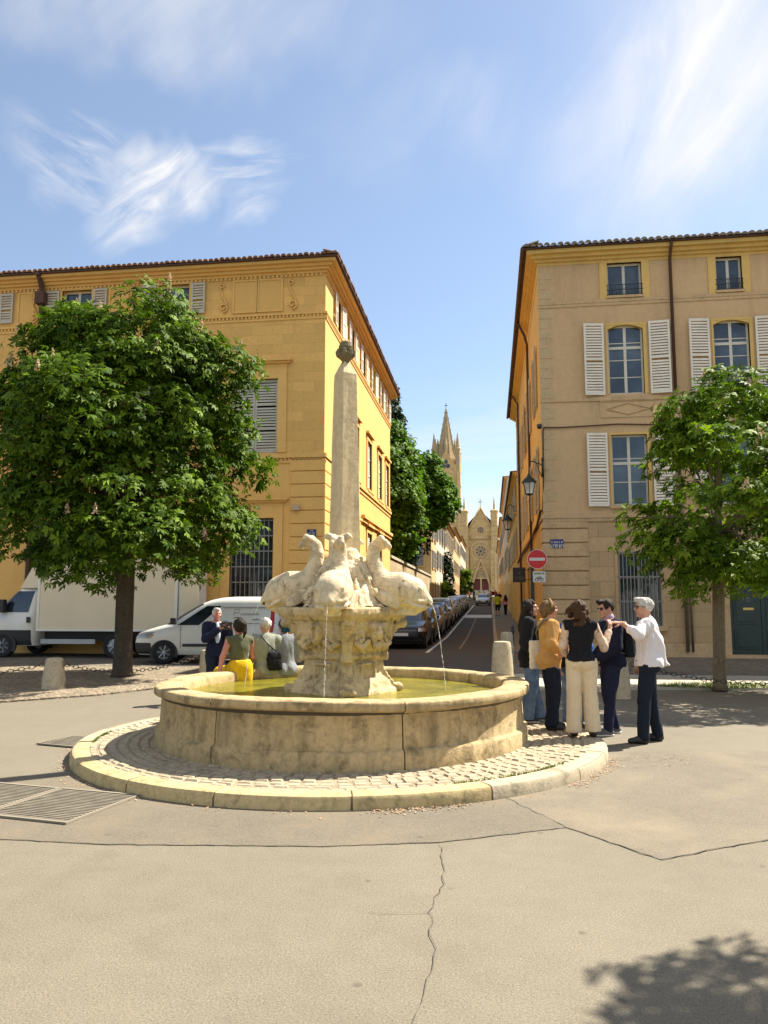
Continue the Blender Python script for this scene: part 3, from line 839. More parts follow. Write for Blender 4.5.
# rockwork with reeds and hanging weed between the tails
V = Vol((-.66, -.66, 1.56), (.66, .66, 2.4), .0115)
V.chain([(0, 0, 1.6), (0, 0, 1.9), (0, 0, 2.16)], [.50, .33, .21], .02)
rg = random.Random(12)
for i in range(60):
    q = rg.uniform(0, 2 * pi); z = rg.uniform(1.62, 2.2); r = np.interp(z, [1.6, 1.9, 2.25], [.50, .34, .21]) * .95
    L = rg.uniform(.1, .3); p = Vector((r * cos(q), r * sin(q), z)); sw = rg.uniform(-.2, .2)
    q2 = q + sw; r2 = np.interp(z - L, [1.55, 1.9, 2.25], [.56, .37, .24])
    V.chain([tuple(p), (r2 * cos(q2), r2 * sin(q2), max(1.6, z - L))], [rg.uniform(.025, .045), rg.uniform(.018, .035)], .012)
for i in range(26):
    q = rg.uniform(0, 2 * pi); z = rg.uniform(1.65, 2.2); r = np.interp(z, [1.6, 1.9, 2.25], [.52, .37, .25])
    V.ell((r * cos(q), r * sin(q), z), (.04, .04, .07), .01, op='sub')
V.plane((0, 0, 1.6), (0, 0, -1)); V.wobble(.006, 22, 8, .6); V.wobble(.003, 50, 9)
V.obj('rockwork', M['lime_pale'], fount)

# obelisk and pine cone
ob = MB(); OH = radians(-92)
def sq(h, z, ch=.0): return [(h * cos(OH + k * pi / 2), h * sin(OH + k * pi / 2), z) for k in range(4)]
lv = [(.235, 2.1), (.235, 2.2), (.205, 2.215), (.2, 2.4), (.192, 2.8), (.182, 3.2), (.172, 3.6), (.162, 4.0), (.153, 4.36), (.147, 4.47), (.06, 4.625), (.05, 4.63)]
n = 0
rgo = random.Random(4)
pv = []
for h, z in lv:
    pts = []
    for k in range(4):
        p, q = Vector((h * cos(OH + k * pi / 2), h * sin(OH + k * pi / 2), z)), Vector((h * cos(OH + (k + 1) * pi / 2), h * sin(OH + (k + 1) * pi / 2), z))
        for f in (.045, .35, .65, .955):
            w = p.lerp(q, f); e = rgo.uniform(-.003, .003); w.x += e; w.y += rgo.uniform(-.003, .003); pts.append(tuple(w))
    pv.append(pts)
for pts in pv: ob.v += pts
for i in range(len(lv) - 1):
    for k in range(16):
        ob.f.append((i * 16 + k, i * 16 + (k + 1) % 16, (i + 1) * 16 + (k + 1) % 16, (i + 1) * 16 + k)); ob.m.append(0)
ob.f.append(tuple((len(lv) - 1) * 16 + k for k in range(16))); ob.m.append(0)
ob.build('obelisk', M['obelisk'], fount)
V = Vol((-.16, -.16, 4.6), (.16, .16, 4.96), .008)
V.cone((0, 0, 4.61), (0, 0, 4.68), .05, .045, .01)
V.ell((0, 0, 4.82), (.086, .086, .095), .02)
for k in range(8):
    q = k * pi / 4; V.chain([(.04 * cos(q), .04 * sin(q), 4.68), (.088 * cos(q), .088 * sin(q), 4.73), (.108 * cos(q), .108 * sin(q), 4.765), (.115 * cos(q), .115 * sin(q), 4.75)], [.03, .034, .022, .012], .01)
X, Y_, Z = V.ax[0][:, None, None], V.ax[1][None, :, None], V.ax[2][None, None, :]
an = np.arctan2(Y_, X)
V.D = (V.D + np.clip((Z - 4.79) / .02, 0, 1) * .006 * np.sin(9 * an + 55 * Z) * np.sin(9 * an - 55 * Z)).astype(np.float32)
V.obj('pine_cone_finial', M['cone'], fount)

# the four jets
m, t, b_ = nt('water_jet'); b_.inputs['Base Color'].default_value = (.85, .88, .9, 1); b_.inputs['Roughness'].default_value = .1
t.links.new(ramp(t, noise(t, coords(t), 30, 2), [(.3, (.7, .74, .78)), (.7, (.95, .95, .95))]), b_.inputs['Base Color']); M['jet'] = m
jet_p = MB(); rg = random.Random(2); x, z = 1.02, 1.645; vx = .4; tt = 0
T = sqrt(2 * (1.645 - .62) / 9.8)
P = []; Rr = []
while tt < T:
    x, z = 1.03 + vx * tt, 1.645 - 4.9 * tt * tt
    P.append((x + rg.uniform(-.003, .003), rg.uniform(-.004, .004), z)); Rr.append(rg.choice([.001, .0014, .0036, .0044]) if tt > .06 else .0035)
    tt += .0055
jet_p.tube(P, Rr, 6)
jet = jet_p.build('water_jet', M['jet'], fount, smooth=True); jet.rotation_euler = (0, 0, radians(-89))
for k in (1, 2, 3):
    c = jet.copy(); C.objects.link(c); c.rotation_euler = (0, 0, radians(-89 + 90 * k))
# ------------------------------------------------------------------ buildings
OCH = (.76, .455, .15); TAN = (.57, .385, .215); YEL = (.66, .44, .15)
M.update(
    ochre_ashlar=ashlar('ochre_ashlar', OCH, .72, .33, .010, .09, .25, .15, mcol=.86),
    ochre=render_wall('ochre_render', mul(OCH, 1.0), .2, .1),
    ochre_trim=stone('ochre_trim', mul(OCH, .98), dark=.7, big=1, stain=.15, bump=.15, light=1.1),
    ochre_dark=render_wall('ochre_panel', mul(OCH, .9), .1, .06),
    tan=render_wall('tan_render', TAN, .35, .13),
    tan_ashlar=ashlar('tan_ashlar', (.53, .365, .2), 1.1, .46, .014, .12, .5, .3),
    tan_block=stone('tan_block', (.55, .38, .21), dark=.62, big=.7, stain=.3, streak=.15, bump=.25),
    yellow=render_wall('yellow_lime', YEL, .35, .12),
    eave_brown=plain('eave_brown', (.075, .035, .02), .8),
    tile=stone('roof_tile', (.19, .10, .06), dark=.55, big=2, stain=.5, bump=.3),
    tile_grey=stone('roof_tile_grey', (.22, .17, .12), dark=.5, big=2, stain=.6, bump=.3),
    shutter=plain('shutter_grey', (.46, .42, .34), .7, 0, .12),
    shutter_w=plain('shutter_white', (.72, .66, .56), .7, 0, .1),
    shutter_dark=plain('shutter_bluegrey', (.26, .29, .30), .7, 0, .1),
    winframe=plain('window_paint', (.58, .54, .46), .6, 0, .08),
    grille=plain('grille_iron', (.27, .26, .25), .6, .3, .2),
    grille_d=plain('grille_dark', (.045, .04, .035), .6, .3, .2),
    curtain=plain('curtain', (.30, .27, .22), .9, 0, .3, 2),
    door_green=plain('door_green', (.012, .03, .026), .35, 0, .25),
    brass=plain('brass', (.55, .38, .12), .35, .9),
    pipe=plain('pipe_zinc', (.20, .15, .11), .55, .3, .25),
    blue_sign=plain('enamel_blue', (.03, .035, .16), .35, 0, .15),
    sign_white=plain('sign_white', (.62, .6, .55), .5, 0, .06),
    sign_red=plain('sign_red', (.55, .015, .015), .4, 0, .08),
)
X1 = Vector((1, 0, 0)); Y1 = Vector((0, 1, 0)); Z1 = Vector((0, 0, 1))
def frame(o, u, n): return (Vector(o), Vector(u), Vector(n))
def fp(F, a, d, z): return F[0] + F[1] * a + F[2] * d + Z1 * z

def facade(mb, F, a0, a1, z0, z1, ops=(), depth=.24, mi=0):
    us = sorted({a0, a1, *[o[0] for o in ops], *[o[1] for o in ops]}); us = [u for u in us if a0 <= u <= a1]
    zs = sorted({z0, z1, *[o[2] for o in ops], *[o[3] for o in ops]}); zs = [z for z in zs if z0 <= z <= z1]
    for i in range(len(us) - 1):
        for j in range(len(zs) - 1):
            um, zm = (us[i] + us[i + 1]) / 2, (zs[j] + zs[j + 1]) / 2
            if any(o[0] < um < o[1] and o[2] < zm < o[3] for o in ops): continue
            mb.quad(fp(F, us[i], 0, zs[j]), fp(F, us[i + 1], 0, zs[j]), fp(F, us[i + 1], 0, zs[j + 1]), fp(F, us[i], 0, zs[j + 1]), mi)
    for (u0, u1, w0, w1) in [o[:4] for o in ops]:
        P = lambda a, d, z: fp(F, a, d, z)
        mb.quad(P(u0, -depth, w0), P(u0, 0, w0), P(u0, 0, w1), P(u0, -depth, w1), mi)
        mb.quad(P(u1, 0, w0), P(u1, -depth, w0), P(u1, -depth, w1), P(u1, 0, w1), mi)
        mb.quad(P(u0, -depth, w0), P(u1, -depth, w0), P(u1, 0, w0), P(u0, 0, w0), mi)
        mb.quad(P(u0, 0, w1), P(u1, 0, w1), P(u1, -depth, w1), P(u0, -depth, w1), mi)

def window(par, F, u0, u1, z0, z1, d=-.17, cols=2, rows=4, fm='winframe', transom=None, bar=.028, fr=.055, gl='glass', name='window'):
    m = MB()
    m.fbox(F, u0, u0 + fr, d - .05, d, z0, z1); m.fbox(F, u1 - fr, u1, d - .05, d, z0, z1)
    m.fbox(F, u0 + fr, u1 - fr, d - .05, d, z0, z0 + fr * 1.2); m.fbox(F, u0 + fr, u1 - fr, d - .05, d, z1 - fr, z1)
    for i in range(1, cols):
        u = u0 + (u1 - u0) * i / cols; w = fr * .8 if i * 2 == cols else bar * .5
        m.fbox(F, u - w, u + w, d - .045, d + .003, z0 + fr * 1.2, z1 - fr)
    zz = [z0 + (z1 - z0) * j / rows for j in range(1, rows)]
    for z in zz: m.fbox(F, u0 + fr, u1 - fr, d - .04, d - .005, z - bar * .5, z + bar * .5)
    if transom: m.fbox(F, u0 + fr, u1 - fr, d - .045, d + .006, transom - .045, transom + .045)
    w = m.build(name, M[fm], par, world=True)
    g = MB(); g.quad(fp(F, u0 + .01, d - .025, z0 + .01), fp(F, u1 - .01, d - .025, z0 + .01), fp(F, u1 - .01, d - .025, z1 - .01), fp(F, u0 + .01, d - .025, z1 - .01))
    g.build('pane', M[gl], w, world=True)
    return w

SHN = 0; SHR = random.Random(17)
def shutter(par, F, u0, u1, z0, z1, d=.035, mat='shutter_w', panels=3, pitch=.085, th=.035):
    if d > 0:                                   # folded back against the wall, never quite alike
        global SHN; SHN += 1; left = SHN % 2; a = radians(SHR.choice([0, .8, 1.5, 2.5, 4, 7])); uh = u1 if left else u0; O = fp(F, uh, d, 0)
        uu, nn = (F[1] * cos(a) - F[2] * sin(a), F[1] * sin(a) + F[2] * cos(a)) if left else (F[1] * cos(a) + F[2] * sin(a), F[2] * cos(a) - F[1] * sin(a))
        w_ = u1 - u0; F = (O, uu, nn); u0, u1 = (-w_, 0) if left else (0, w_); d = 0
    m = MB(); s = .06
    m.fbox(F, u0, u0 + s, d, d + th, z0, z1); m.fbox(F, u1 - s, u1, d, d + th, z0, z1)
    H = z1 - z0; rails = [z0 + H * k / panels for k in range(panels + 1)]
    for k, z in enumerate(rails):
        a, b_ = (z, z + .08) if k == 0 else ((z - .08, z) if k == panels else (z - .045, z + .045))
        m.fbox(F, u0 + s, u1 - s, d, d + th, a, b_)
    for k in range(panels):
        za = rails[k] + .085; zb = rails[k + 1] - .085; n = max(2, int((zb - za) / pitch))
        for i in range(n):
            z = za + (zb - za) * i / n; p = (zb - za) / n
            m.quad(fp(F, u0 + s, d + th - .004, z), fp(F, u1 - s, d + th - .004, z), fp(F, u1 - s, d + .012, z + p * .72), fp(F, u0 + s, d + .012, z + p * .72))
    return m.build('shutter', M[mat], par, world=True)

def surround(m, F, u0, u1, z0, z1, w=.14, p=.03, sill=True, head=True):
    """raised window surround butted end to end"""
    m.fbox(F, u0 - w, u0, -.06, p, z0, z1); m.fbox(F, u1, u1 + w, -.06, p, z0, z1)
    if head: m.fbox(F, u0 - w, u1 + w, -.06, p + .004, z1, z1 + w)
    if sill: m.fbox(F, u0 - w - .04, u1 + w + .04, -.2, p + .07, z0 - .1, z0)

def dentils(m, F, a0, a1, z0, z1, d0, d1, pitch=.16, fill=.55):
    n = int(abs(a1 - a0) / pitch); p = (a1 - a0) / n
    for i in range(n): m.fbox(F, a0 + p * i, a0 + p * (i + fill), d0, d1, z0, z1)

def grille_part(par, F, u0, u1, z0, z1, d=.06, n=9, mat='grille', rows=3):
    m = MB()
    for i in range(n + 1):
        u = u0 + (u1 - u0) * i / n; m.fbox(F, u - .011, u + .011, d, d + .022, z0, z1)
    for j in range(rows + 1):
        z = z0 + .05 + (z1 - z0 - .1) * j / rows; m.fbox(F, u0 - .06, u1 + .06, d - .006, d - .001, z - .02, z + .02)
    return m.build('grille', M[mat], par, world=True)

def hip_roof(par, x0, x1, y0, y1, ze, slope, mat, edges, tile_r=.085, ov_th=.05):
    """x0.. include the overhang; scalloped canal tiles along the listed edges"""
    m = MB(); w = min(x1 - x0, y1 - y0) / 2; h = w * slope
    if (x1 - x0) > (y1 - y0): r0, r1 = (x0 + w, (y0 + y1) / 2), (x1 - w, (y0 + y1) / 2)
    else: r0, r1 = ((x0 + x1) / 2, y0 + w), ((x0 + x1) / 2, y1 - w)
    z = ze + .045
    A, B, C_, D_ = (x0, y0, z), (x1, y0, z), (x1, y1, z), (x0, y1, z)
    R0, R1 = (*r0, z + h), (*r1, z + h)
    if (x1 - x0) > (y1 - y0): fs = [(A, B, R1, R0), (C_, D_, R0, R1), (B, C_, R1), (D_, A, R0)]
    else: fs = [(A, B, R0), (B, C_, R1, R0), (C_, D_, R1), (D_, A, R0, R1)]
    for f in fs: m.add(f, [tuple(range(len(f)))])
    rg = random.Random(int(x0 * 10))
    for (a, b_, inn) in edges:
        a, b_, inn = Vector(a), Vector(b_), Vector(inn); L = (b_ - a).length; n = int(L / (tile_r * 2.25)); d = (b_ - a) / n
        for i in range(n):
            p = a + d * (i + .5); out = p - inn * (.03 + rg.uniform(-.015, .015)); bk = p + inn * .5 + Z1 * .5 * slope
            k = len(m.v); t_ = d.normalized(); r = tile_r * rg.uniform(.95, 1.08); dz = rg.uniform(-.01, .01)
            for q in (out, bk):
                for j in range(7):
                    an = pi * j / 6; m.v.append(tuple(q + t_ * (r * cos(an)) + Z1 * (r * sin(an) + .02 + dz)))
            for j in range(6): m.f.append((k + j, k + j + 1, k + 8 + j, k + 7 + j)); m.m.append(0)
            m.f.append(tuple(k + j for j in range(7))); m.m.append(0)
    return m.build('roof', M[mat], par, world=True)

# ---- left: ochre town mansion
LX, LY, LEND, LTOP = -5.3, 24.5, 41.3, 12.95
lb = thing('mansion', 'ochre yellow corner mansion left of the street with carved frieze and grey shutters', 'building', (LX, LY, 0))
FF = frame((0, LY, 0), (1, 0, 0), (0, -1, 0)); FS = frame((LX, 0, 0), (0, 1, 0), (1, 0, 0))
XL = -34.0
attic = [(-11.15, -10.05, 11.42, 12.5), (-14.7, -13.6, 11.42, 12.5), (-18.2, -17.1, 11.42, 12.5), (-21.7, -20.6, 11.42, 12.5)]
first = [(-8.48, -6.88, 6.55, 9.05), (-12.0, -10.4, 6.55, 9.05), (-15.5, -13.9, 6.55, 9.05), (-19, -17.4, 6.55, 9.05), (-22.5, -20.9, 6.55, 9.05)]
grnd = [(-8.4, -6.95, 1.75, 4.4), (-11.95, -10.5, 1.75, 4.4), (-15.45, -14, 1.75, 4.4), (-18.95, -17.5, 1.75, 4.4)]
w = MB(); facade(w, FF, XL, LX, 6.3, LTOP, attic + first); w.build('wall', M['ochre_ashlar'], lb, world=True)
w = MB(); facade(w, FF, XL, LX, -.1, 6.3, grnd); w.build('wall', M['ochre'], lb, world=True)
s_att = [(y - .36, y + .36, 11.35, 12.5) for y in (26.75, 29.55, 32.35, 35.15, 37.95, 40.2)]
s_fir = [(y - .62, y + .62, 6.6, 8.8) for y in (27.0, 30.5, 34.0, 37.3, 40.0)]
s_gr = [(y - .65, y + .65, 1.6, 4.7) for y in (30.5, 34.0, 37.3)]
w = MB(); facade(w, FS, LY, LEND, -.1, LTOP, s_att + s_fir + s_gr)
w.quad((LX, LEND, -.1), (XL, LEND, -.1), (XL, LEND, LTOP), (LX, LEND, LTOP)); w.quad((XL, LEND, -.1), (XL, LY, -.1), (XL, LY, LTOP), (XL, LEND, LTOP))
w.build('wall', M['ochre'], lb, world=True)
def eave(par, F, a0, a1, z, steps, mat, c0, c1):
    """stepped cornice; c0/c1 lengthen each step at the corners"""
    m = MB()
    for (d, za, zb) in steps: m.fbox(F, a0 - d * c0, a1 + d * c1, -.02, d, za, zb)
    return m.build('cornice', M[mat], par, world=True)
steps = [(.06, 12.62, 12.70), (.16, 12.70, 12.79), (.26, 12.79, 12.88), (.40, 12.88, 12.98)]
eave(lb, FF, XL, LX, 0, steps, 'ochre_trim', 0, 1)
m = MB()
for (d, za, zb) in steps: m.fbox(FS, LY + .001, LEND + d, -.02, d - .003, za + .002, zb - .002)
m.build('cornice', M['ochre_trim'], lb, world=True)
m = MB(); dentils(m, FF, XL + .1, LX - .05, 12.53, 12.615, 0, .05, .15); dentils(m, FS, LY + .05, LEND, 12.53, 12.615, 0, .05, .15)
dentils(m, FF, XL + .1, LX - .02, 11.13, 11.21, 0, .05, .13); dentils(m, FS, LY + .02, LEND, 11.13, 11.21, 0, .05, .13)
dentils(m, FF, XL + .1, LX - .02, 6.28, 6.36, 0, .05, .13)
m.build('dentil_course', M['ochre_trim'], lb, world=True)
m = MB()
for F, a0, a1 in ((FF, XL, LX + .07), (FS, LY, LEND)):
    m.fbox(F, a0, a1, -.02, .07, 11.21, 11.28); m.fbox(F, a0, a1, -.02, .03, 11.05, 11.13)
    m.fbox(F, a0, a1, -.02, .09 - (.003 if F is FS else 0), 6.36, 6.5); m.fbox(F, a0, a1, -.02, .035, 6.2, 6.28)
m.fbox(FS, 31.9, LEND, -.02, .16, 5.18, 5.32); m.fbox(FS, 31.9, LEND, -.02, .09, 5.02, 5.18)
m.fbox(FF, XL, LX + .06, -.02, .06, -.1, 1.15); m.fbox(FS, LY + .002, LEND, -.02, .058, -.1, 1.148)
m.build('string_course', M['ochre_trim'], lb, world=True)
# rusticated pier at the corner
m = MB(); z = 1.2
while z < 6.1:
    m.fbox(FF, -6.42, LX + .05, -.02, .05, z, z + .40); m.fbox(FS, LY + .002, LY + 1.2, -.02, .048, z, z + .40); z += .43
m.build('corner_pier', M['ochre_trim'], lb, world=True, bevel=.02)
def one(fn, name='window_surround', mat='ochre_trim', par=lb):
    m = MB(); fn(m); return m.build(name, M[mat], par, world=True)
def hood(m, F, u0, u1, z1, a, b_):
    m.fbox(F, u0 - .3, u1 + .3, -.02, .03, z1 + .3, z1 + .5); m.fbox(F, u0 - .42, u1 + .42, -.02, a, z1 + .5, z1 + .57); m.fbox(F, u0 - .48, u1 + .48, -.02, b_, z1 + .57, z1 + .66)
for o in attic: one(lambda m: surround(m, FF, *o, .08, .03, False))
for o in first: one(lambda m: (surround(m, FF, *o, .3, .05, False), hood(m, FF, o[0], o[1], o[3], .12, .2)))
for o in grnd: one(lambda m: (surround(m, FF, *o, .3, .05, True), hood(m, FF, o[0], o[1], o[3], .1, .17)))
for o in s_fir + s_gr: one(lambda m: (surround(m, FS, *o, .18, .04, True), m.fbox(FS, o[0] - .26, o[1] + .26, -.02, .14, o[3] + .26, o[3] + .36)))
for o in s_att: one(lambda m: surround(m, FS, *o, .08, .03, False))
# blind panels of the frieze and their frames, scroll consoles
for (u0, u1) in ((-8.45, -7.7), (-7.6, -6.82), (-12.9, -12.3), (-16.3, -15.8)):
    m = MB(); fr = MB()
    m.fbox(FF, u0, u1, -.01, .012, 11.42, 12.46)
    for a, b_, c, d in ((u0 - .06, u0, 11.36, 12.52), (u1, u1 + .06, 11.36, 12.52)): fr.fbox(FF, a, b_, -.01, .04, c, d)
    fr.fbox(FF, u0, u1, -.01, .04, 11.36, 11.42); fr.fbox(FF, u0, u1, -.01, .04, 12.46, 12.52)
    o = m.build('frieze_panel', M['ochre_dark'], lb, world=True); fr.build('panel_frame', M['ochre_trim'], o, world=True)
for u in (-6.45, -8.85, -12.05, -15.75, -19.1):
    c = MB(); P = []
    for i in range(22):
        a = -pi * .5 + i / 21 * 2.6 * pi; r = .17 * (1 - i / 26); P.append(fp(FF, u + .02 + r * cos(a), .035, 11.58 + r * sin(a)))
    P2 = []
    for i in range(18):
        a = pi * .5 + i / 17 * 2.4 * pi; r = .11 * (1 - i / 22); P2.append(fp(FF, u - .02 + r * cos(a), .035, 12.36 + r * sin(a)))
    c.tube(P, .032, 6); c.tube(P2, .028, 6)
    c.tube([fp(FF, u + .14, .035, 11.48), fp(FF, u + .12, .04, 11.75), fp(FF, u - .02, .04, 12.0), fp(FF, u - .1, .035, 12.3)], [.03, .035, .03, .026], 6)
    c.build('scroll_console', M['ochre_trim'], lb, smooth=True, world=True)
rx0, rx1, ry0, ry1 = XL - .4, LX + .5, LY - .5, LEND + .5
g = MB(); g.fbox(FF, XL - .4, LX + .5, .0, .5, 12.98, 13.03); g.fbox(FS, LY + .001, LEND + .5, .0, .5, 12.981, 13.031)
g.build('gutter', M['eave_brown'], lb, world=True)
hip_roof(lb, rx0, rx1, ry0, ry1, 13.0, .3, 'tile', [((rx0, ry0, 13.03), (rx1, ry0, 13.03), (0, 1, 0)), ((rx1, ry0, 13.03), (rx1, ry1, 13.03), (-1, 0, 0))])
for i, (u0, u1, z0, z1) in enumerate(attic):
    window(lb, FF, u0, u1, z0, z1, cols=2, rows=2)
    shutter(lb, FF, u0 - .58, u0 - .09, z0, z1, .04, 'shutter', 2); shutter(lb, FF, u1 + .09, u1 + .58, z0, z1, .04, 'shutter', 2)
for (u0, u1, z0, z1) in first:
    um = (u0 + u1) / 2
    window(lb, FF, u0, u1, z0, z1, -.2, 2, 4)
    shutter(lb, FF, u0 + .02, um - .008, z0 + .02, z1 - .02, -.1, 'shutter', 3); shutter(lb, FF, um + .008, u1 - .02, z0 + .02, z1 - .02, -.1, 'shutter', 3)
for (u0, u1, z0, z1) in grnd:
    window(lb, FF, u0, u1, z0, z1, -.2, 2, 4, 'grille_d'); grille_part(lb, FF, u0 + .03, u1 - .03, z0 + .02, z1 - .02, -.08, 9, 'grille', 5)
for k, (u0, u1, z0, z1) in enumerate(s_att):
    window(lb, FS, u0, u1, z0, z1, cols=2, rows=2)
    shutter(lb, FS, u0 - .56, u0 - .09, z0, z1, .04, 'shutter_w', 2, .09); shutter(lb, FS, u1 + .09, u1 + .56, z0, z1, .04, 'shutter_w', 2, .09)
for k, (u0, u1, z0, z1) in enumerate(s_fir):
    window(lb, FS, u0, u1, z0, z1, -.2, 2, 4); um = (u0 + u1) / 2
    shutter(lb, FS, um + .008, u1 - .02, z0 + .02, z1 - .02, -.09, 'shutter_w', 3, .09)
    if k % 2 == 0: shutter(lb, FS, u0 + .02, um - .008, z0 + .02, z1 - .02, -.09, 'shutter_w', 3, .09)
for (u0, u1, z0, z1) in s_gr:
    window(lb, FS, u0, u1, z0, z1, -.2, 2, 4); shutter(lb, FS, (u0 + u1) / 2 + .01, u1 - .02, z0 + .02, z1 - .02, -.09, 'shutter_w', 3, .09)
m = MB(); m.tube([(-15.38, 23.98, 12.98), (-15.38, 24.1, 12.95), (-15.38, 24.3, 12.6), (-15.38, 24.35, 12.4)], .09, 8); m.box(-15.55, -15.21, 24.18, 24.46, 12.0, 12.42)
m.tube([(-15.38, 24.36, 12.1), (-15.38, 24.36, 6.0), (-15.38, 24.36, .3)], .085, 8); m.build('downpipe', M['eave_brown'], lb, world=True)

def street_plate(name, label, F, u0, u1, z0, z1, dark, lines, par=None, d=.012):
    r = thing(name, label, 'sign', fp(F, (u0 + u1) / 2, 0, z0))
    m = MB(); m.fbox(F, u0, u1, d, d + .015, z0, z1); m.build('plate', M[dark], r, world=True)
    t_ = MB(); rg = random.Random(8)
    for (f0, f1, z, h) in lines:                    # lettering, too small to read in the photograph
        u = u0 + (u1 - u0) * f0
        while u < u0 + (u1 - u0) * f1:
            wd = rg.uniform(.5, .9) * h; zz = z0 + (z1 - z0) * z
            t_.fbox(F, u, u + wd * .3, d + .015, d + .019, zz, zz + h)
            if rg.random() < .7: t_.fbox(F, u + wd * .3, u + wd * .8, d + .015, d + .018, zz + rg.choice([0, .4, .8]) * h, zz + (rg.choice([.4, .8, 1.0])) * h + .002)
            u += wd * 1.2
    t_.build('lettering', M['sign_white'], r, world=True)
    return r
street_plate('street_name_plate', 'small dark blue street name plate on the ochre mansion corner', frame((0, LY - .05, 0), (1, 0, 0), (0, -1, 0)), -5.83, -5.53, 3.78, 4.0, 'blue_sign', [(.3, .7, .68, .04), (.1, .92, .38, .04), (.15, .85, .1, .04)])
m = MB(); m.box(-6.3, -6.08, LY - .17, LY - .054, 4.62, 4.8); bx = m.build('alarm_box', plain('alarm_box', (.5, .38, .25), .6), None, bevel=.015)
tag(bx, 'small beige alarm box on the rusticated ochre wall', 'alarm box')

# ---- right: tan corner house
RX, RY, REND = 1.68, 24.8, 47.3; HT = -.22
rb = thing('corner_house', 'tan corner house right of the street with white louvred shutters and yellow eaves', 'building', (RX, RY, 0))
GF = frame((0, RY, 0), (1, 0, 0), (0, -1, 0)); GS = frame((RX, 0, 0), (0, -1, 0), (-1, 0, 0))
XR = 24.0
cols = [(3.81, 4.9), (7.03, 8.1), (10.25, 11.3), (13.4, 14.45), (16.6, 17.65)]
att = [(3.86, 4.93, 11.42, 12.52), (7.2, 7.98, 11.42, 12.52), (10.3, 11.3, 11.42, 12.52), (13.4, 14.4, 11.42, 12.52)]
sec = [(a, b_, 8.2, 10.45) for a, b_ in cols]; fst = [(a, b_, 4.66, 6.89) for a, b_ in cols]
gro = [(3.9, 5.15, .95, 3.15)]
door = (7.12, 8.95, .12, 2.95)
up = att + sec + fst
w = MB(); facade(w, GF, RX, XR, 4.3, 12.8, up, .2); w.build('wall', M['tan'], rb, world=True)
w = MB(); facade(w, GF, RX, XR, -.1, 4.3, gro + [door], .22); w.build('wall', M['tan_ashlar'], rb, world=True)
sideW = []
for yc in (27.4, 31.4, 35.4, 39.4, 43.4):
    sideW += [(-yc - .5, -yc + .5, 8.3, 10.4), (-yc - .5, -yc + .5, 4.8, 6.9)]
sideG = [(-31.9, -30.7, .2, 3.0), (-36.2, -34.4, .2, 3.2), (-41.2, -39.9, .3, 3.1), (-45.2, -43.8, .3, 3.2)]
w = MB(); facade(w, GS, -REND, -RY, 4.3, 12.8, sideW, .2)
w.quad((RX, REND, -.1), (XR, REND, -.1), (XR, REND, 12.8), (RX, REND, 12.8)); w.quad((XR, RY, -.1), (XR, REND, -.1), (XR, REND, 12.8), (XR, RY, 12.8))
w.build('wall', M['yellow'], rb, world=True)
w = MB(); facade(w, GS, -REND, -RY, -.1, 4.3, sideG, .22); w.build('wall', render_wall('yellow_ground', (.5, .31, .1), .5, .2), rb, world=True)
m = MB()
for (d, za, zb) in ((.10, 12.64, 12.73), (.22, 12.73, 12.84), (.36, 12.84, 12.96)):
    m.fbox(GF, RX - d, XR, -.02, d, za, zb); m.fbox(GS, -REND - d, -RY - .001, -.02, d - .003, za + .002, zb - .002)
m.fbox(GF, RX - .02, XR, -.02, .02, 12.54, 12.64); m.fbox(GS, -REND, -RY - .001, -.02, .017, 12.28, 12.638)
m.build('cornice', M['yellow'], rb, world=True)
g = MB(); g.fbox(GF, RX - .46, XR, 0, .46, 12.96, 13.0); g.fbox(GS, -REND - .4, -RY - .001, 0, .458, 12.961, 13.001)
g.tube([(RX - .5, RY - .46, 12.98), (RX - .5, REND + .4, 12.98)], .065, 8); g.build('gutter', M['eave_brown'], rb, world=True)
hip_roof(rb, RX - .48, XR + .4, RY - .48, REND + .48, 12.97, .3, 'tile_grey', [((RX - .48, RY - .48, 13.0), (XR, RY - .48, 13.0), (0, 1, 0)), ((RX - .48, RY - .48, 13.0), (RX - .48, REND + .4, 13.0), (1, 0, 0))], .095)
# attic: yellow piers beside the small windows; narrow yellow bands round the tall ones
def wide(m, o): u0, u1, z0, z1 = o; m.fbox(GF, u0, u1, -.1, .028, z1, 12.54); m.fbox(GF, u0 - .24, u0, -.1, .03, z0 - .1, 12.54); m.fbox(GF, u1, u1 + .24, -.1, .03, z0 - .1, 12.54)
def arched(m, o):
    u0, u1, z0, z1 = o; n = 10
    m.fbox(GF, u0 - .05, u0, -.1, .02, z0, z1 + .07); m.fbox(GF, u1, u1 + .11, -.1, .02, z0, z1 + .07); m.fbox(GF, u0, u1, -.1, .02, z1, z1 + .07)
    f = lambda u: z1 - .13 * ((u - (u0 + u1) / 2) / ((u1 - u0) / 2)) ** 2
    for i in range(n):
        a, b_ = u0 + (u1 - u0) * i / n, u0 + (u1 - u0) * (i + 1) / n
        m.quad(fp(GF, a, .012, f(a)), fp(GF, b_, .012, f(b_)), fp(GF, b_, .012, z1), fp(GF, a, .012, z1))
        m.quad(fp(GF, a, -.2, f(a)), fp(GF, b_, -.2, f(b_)), fp(GF, b_, .012, f(b_)), fp(GF, a, .012, f(a)))
def plainb(m, o): u0, u1, z0, z1 = o; m.fbox(GF, u0 - .05, u0, -.1, .02, z0, z1 + .07); m.fbox(GF, u1, u1 + .1, -.1, .02, z0, z1 + .07); m.fbox(GF, u0, u1, -.1, .02, z1, z1 + .07)
for o in att: one(lambda m: wide(m, o), mat='yellow', par=rb)
for o in sec: one(lambda m: arched(m, o), mat='yellow', par=rb)
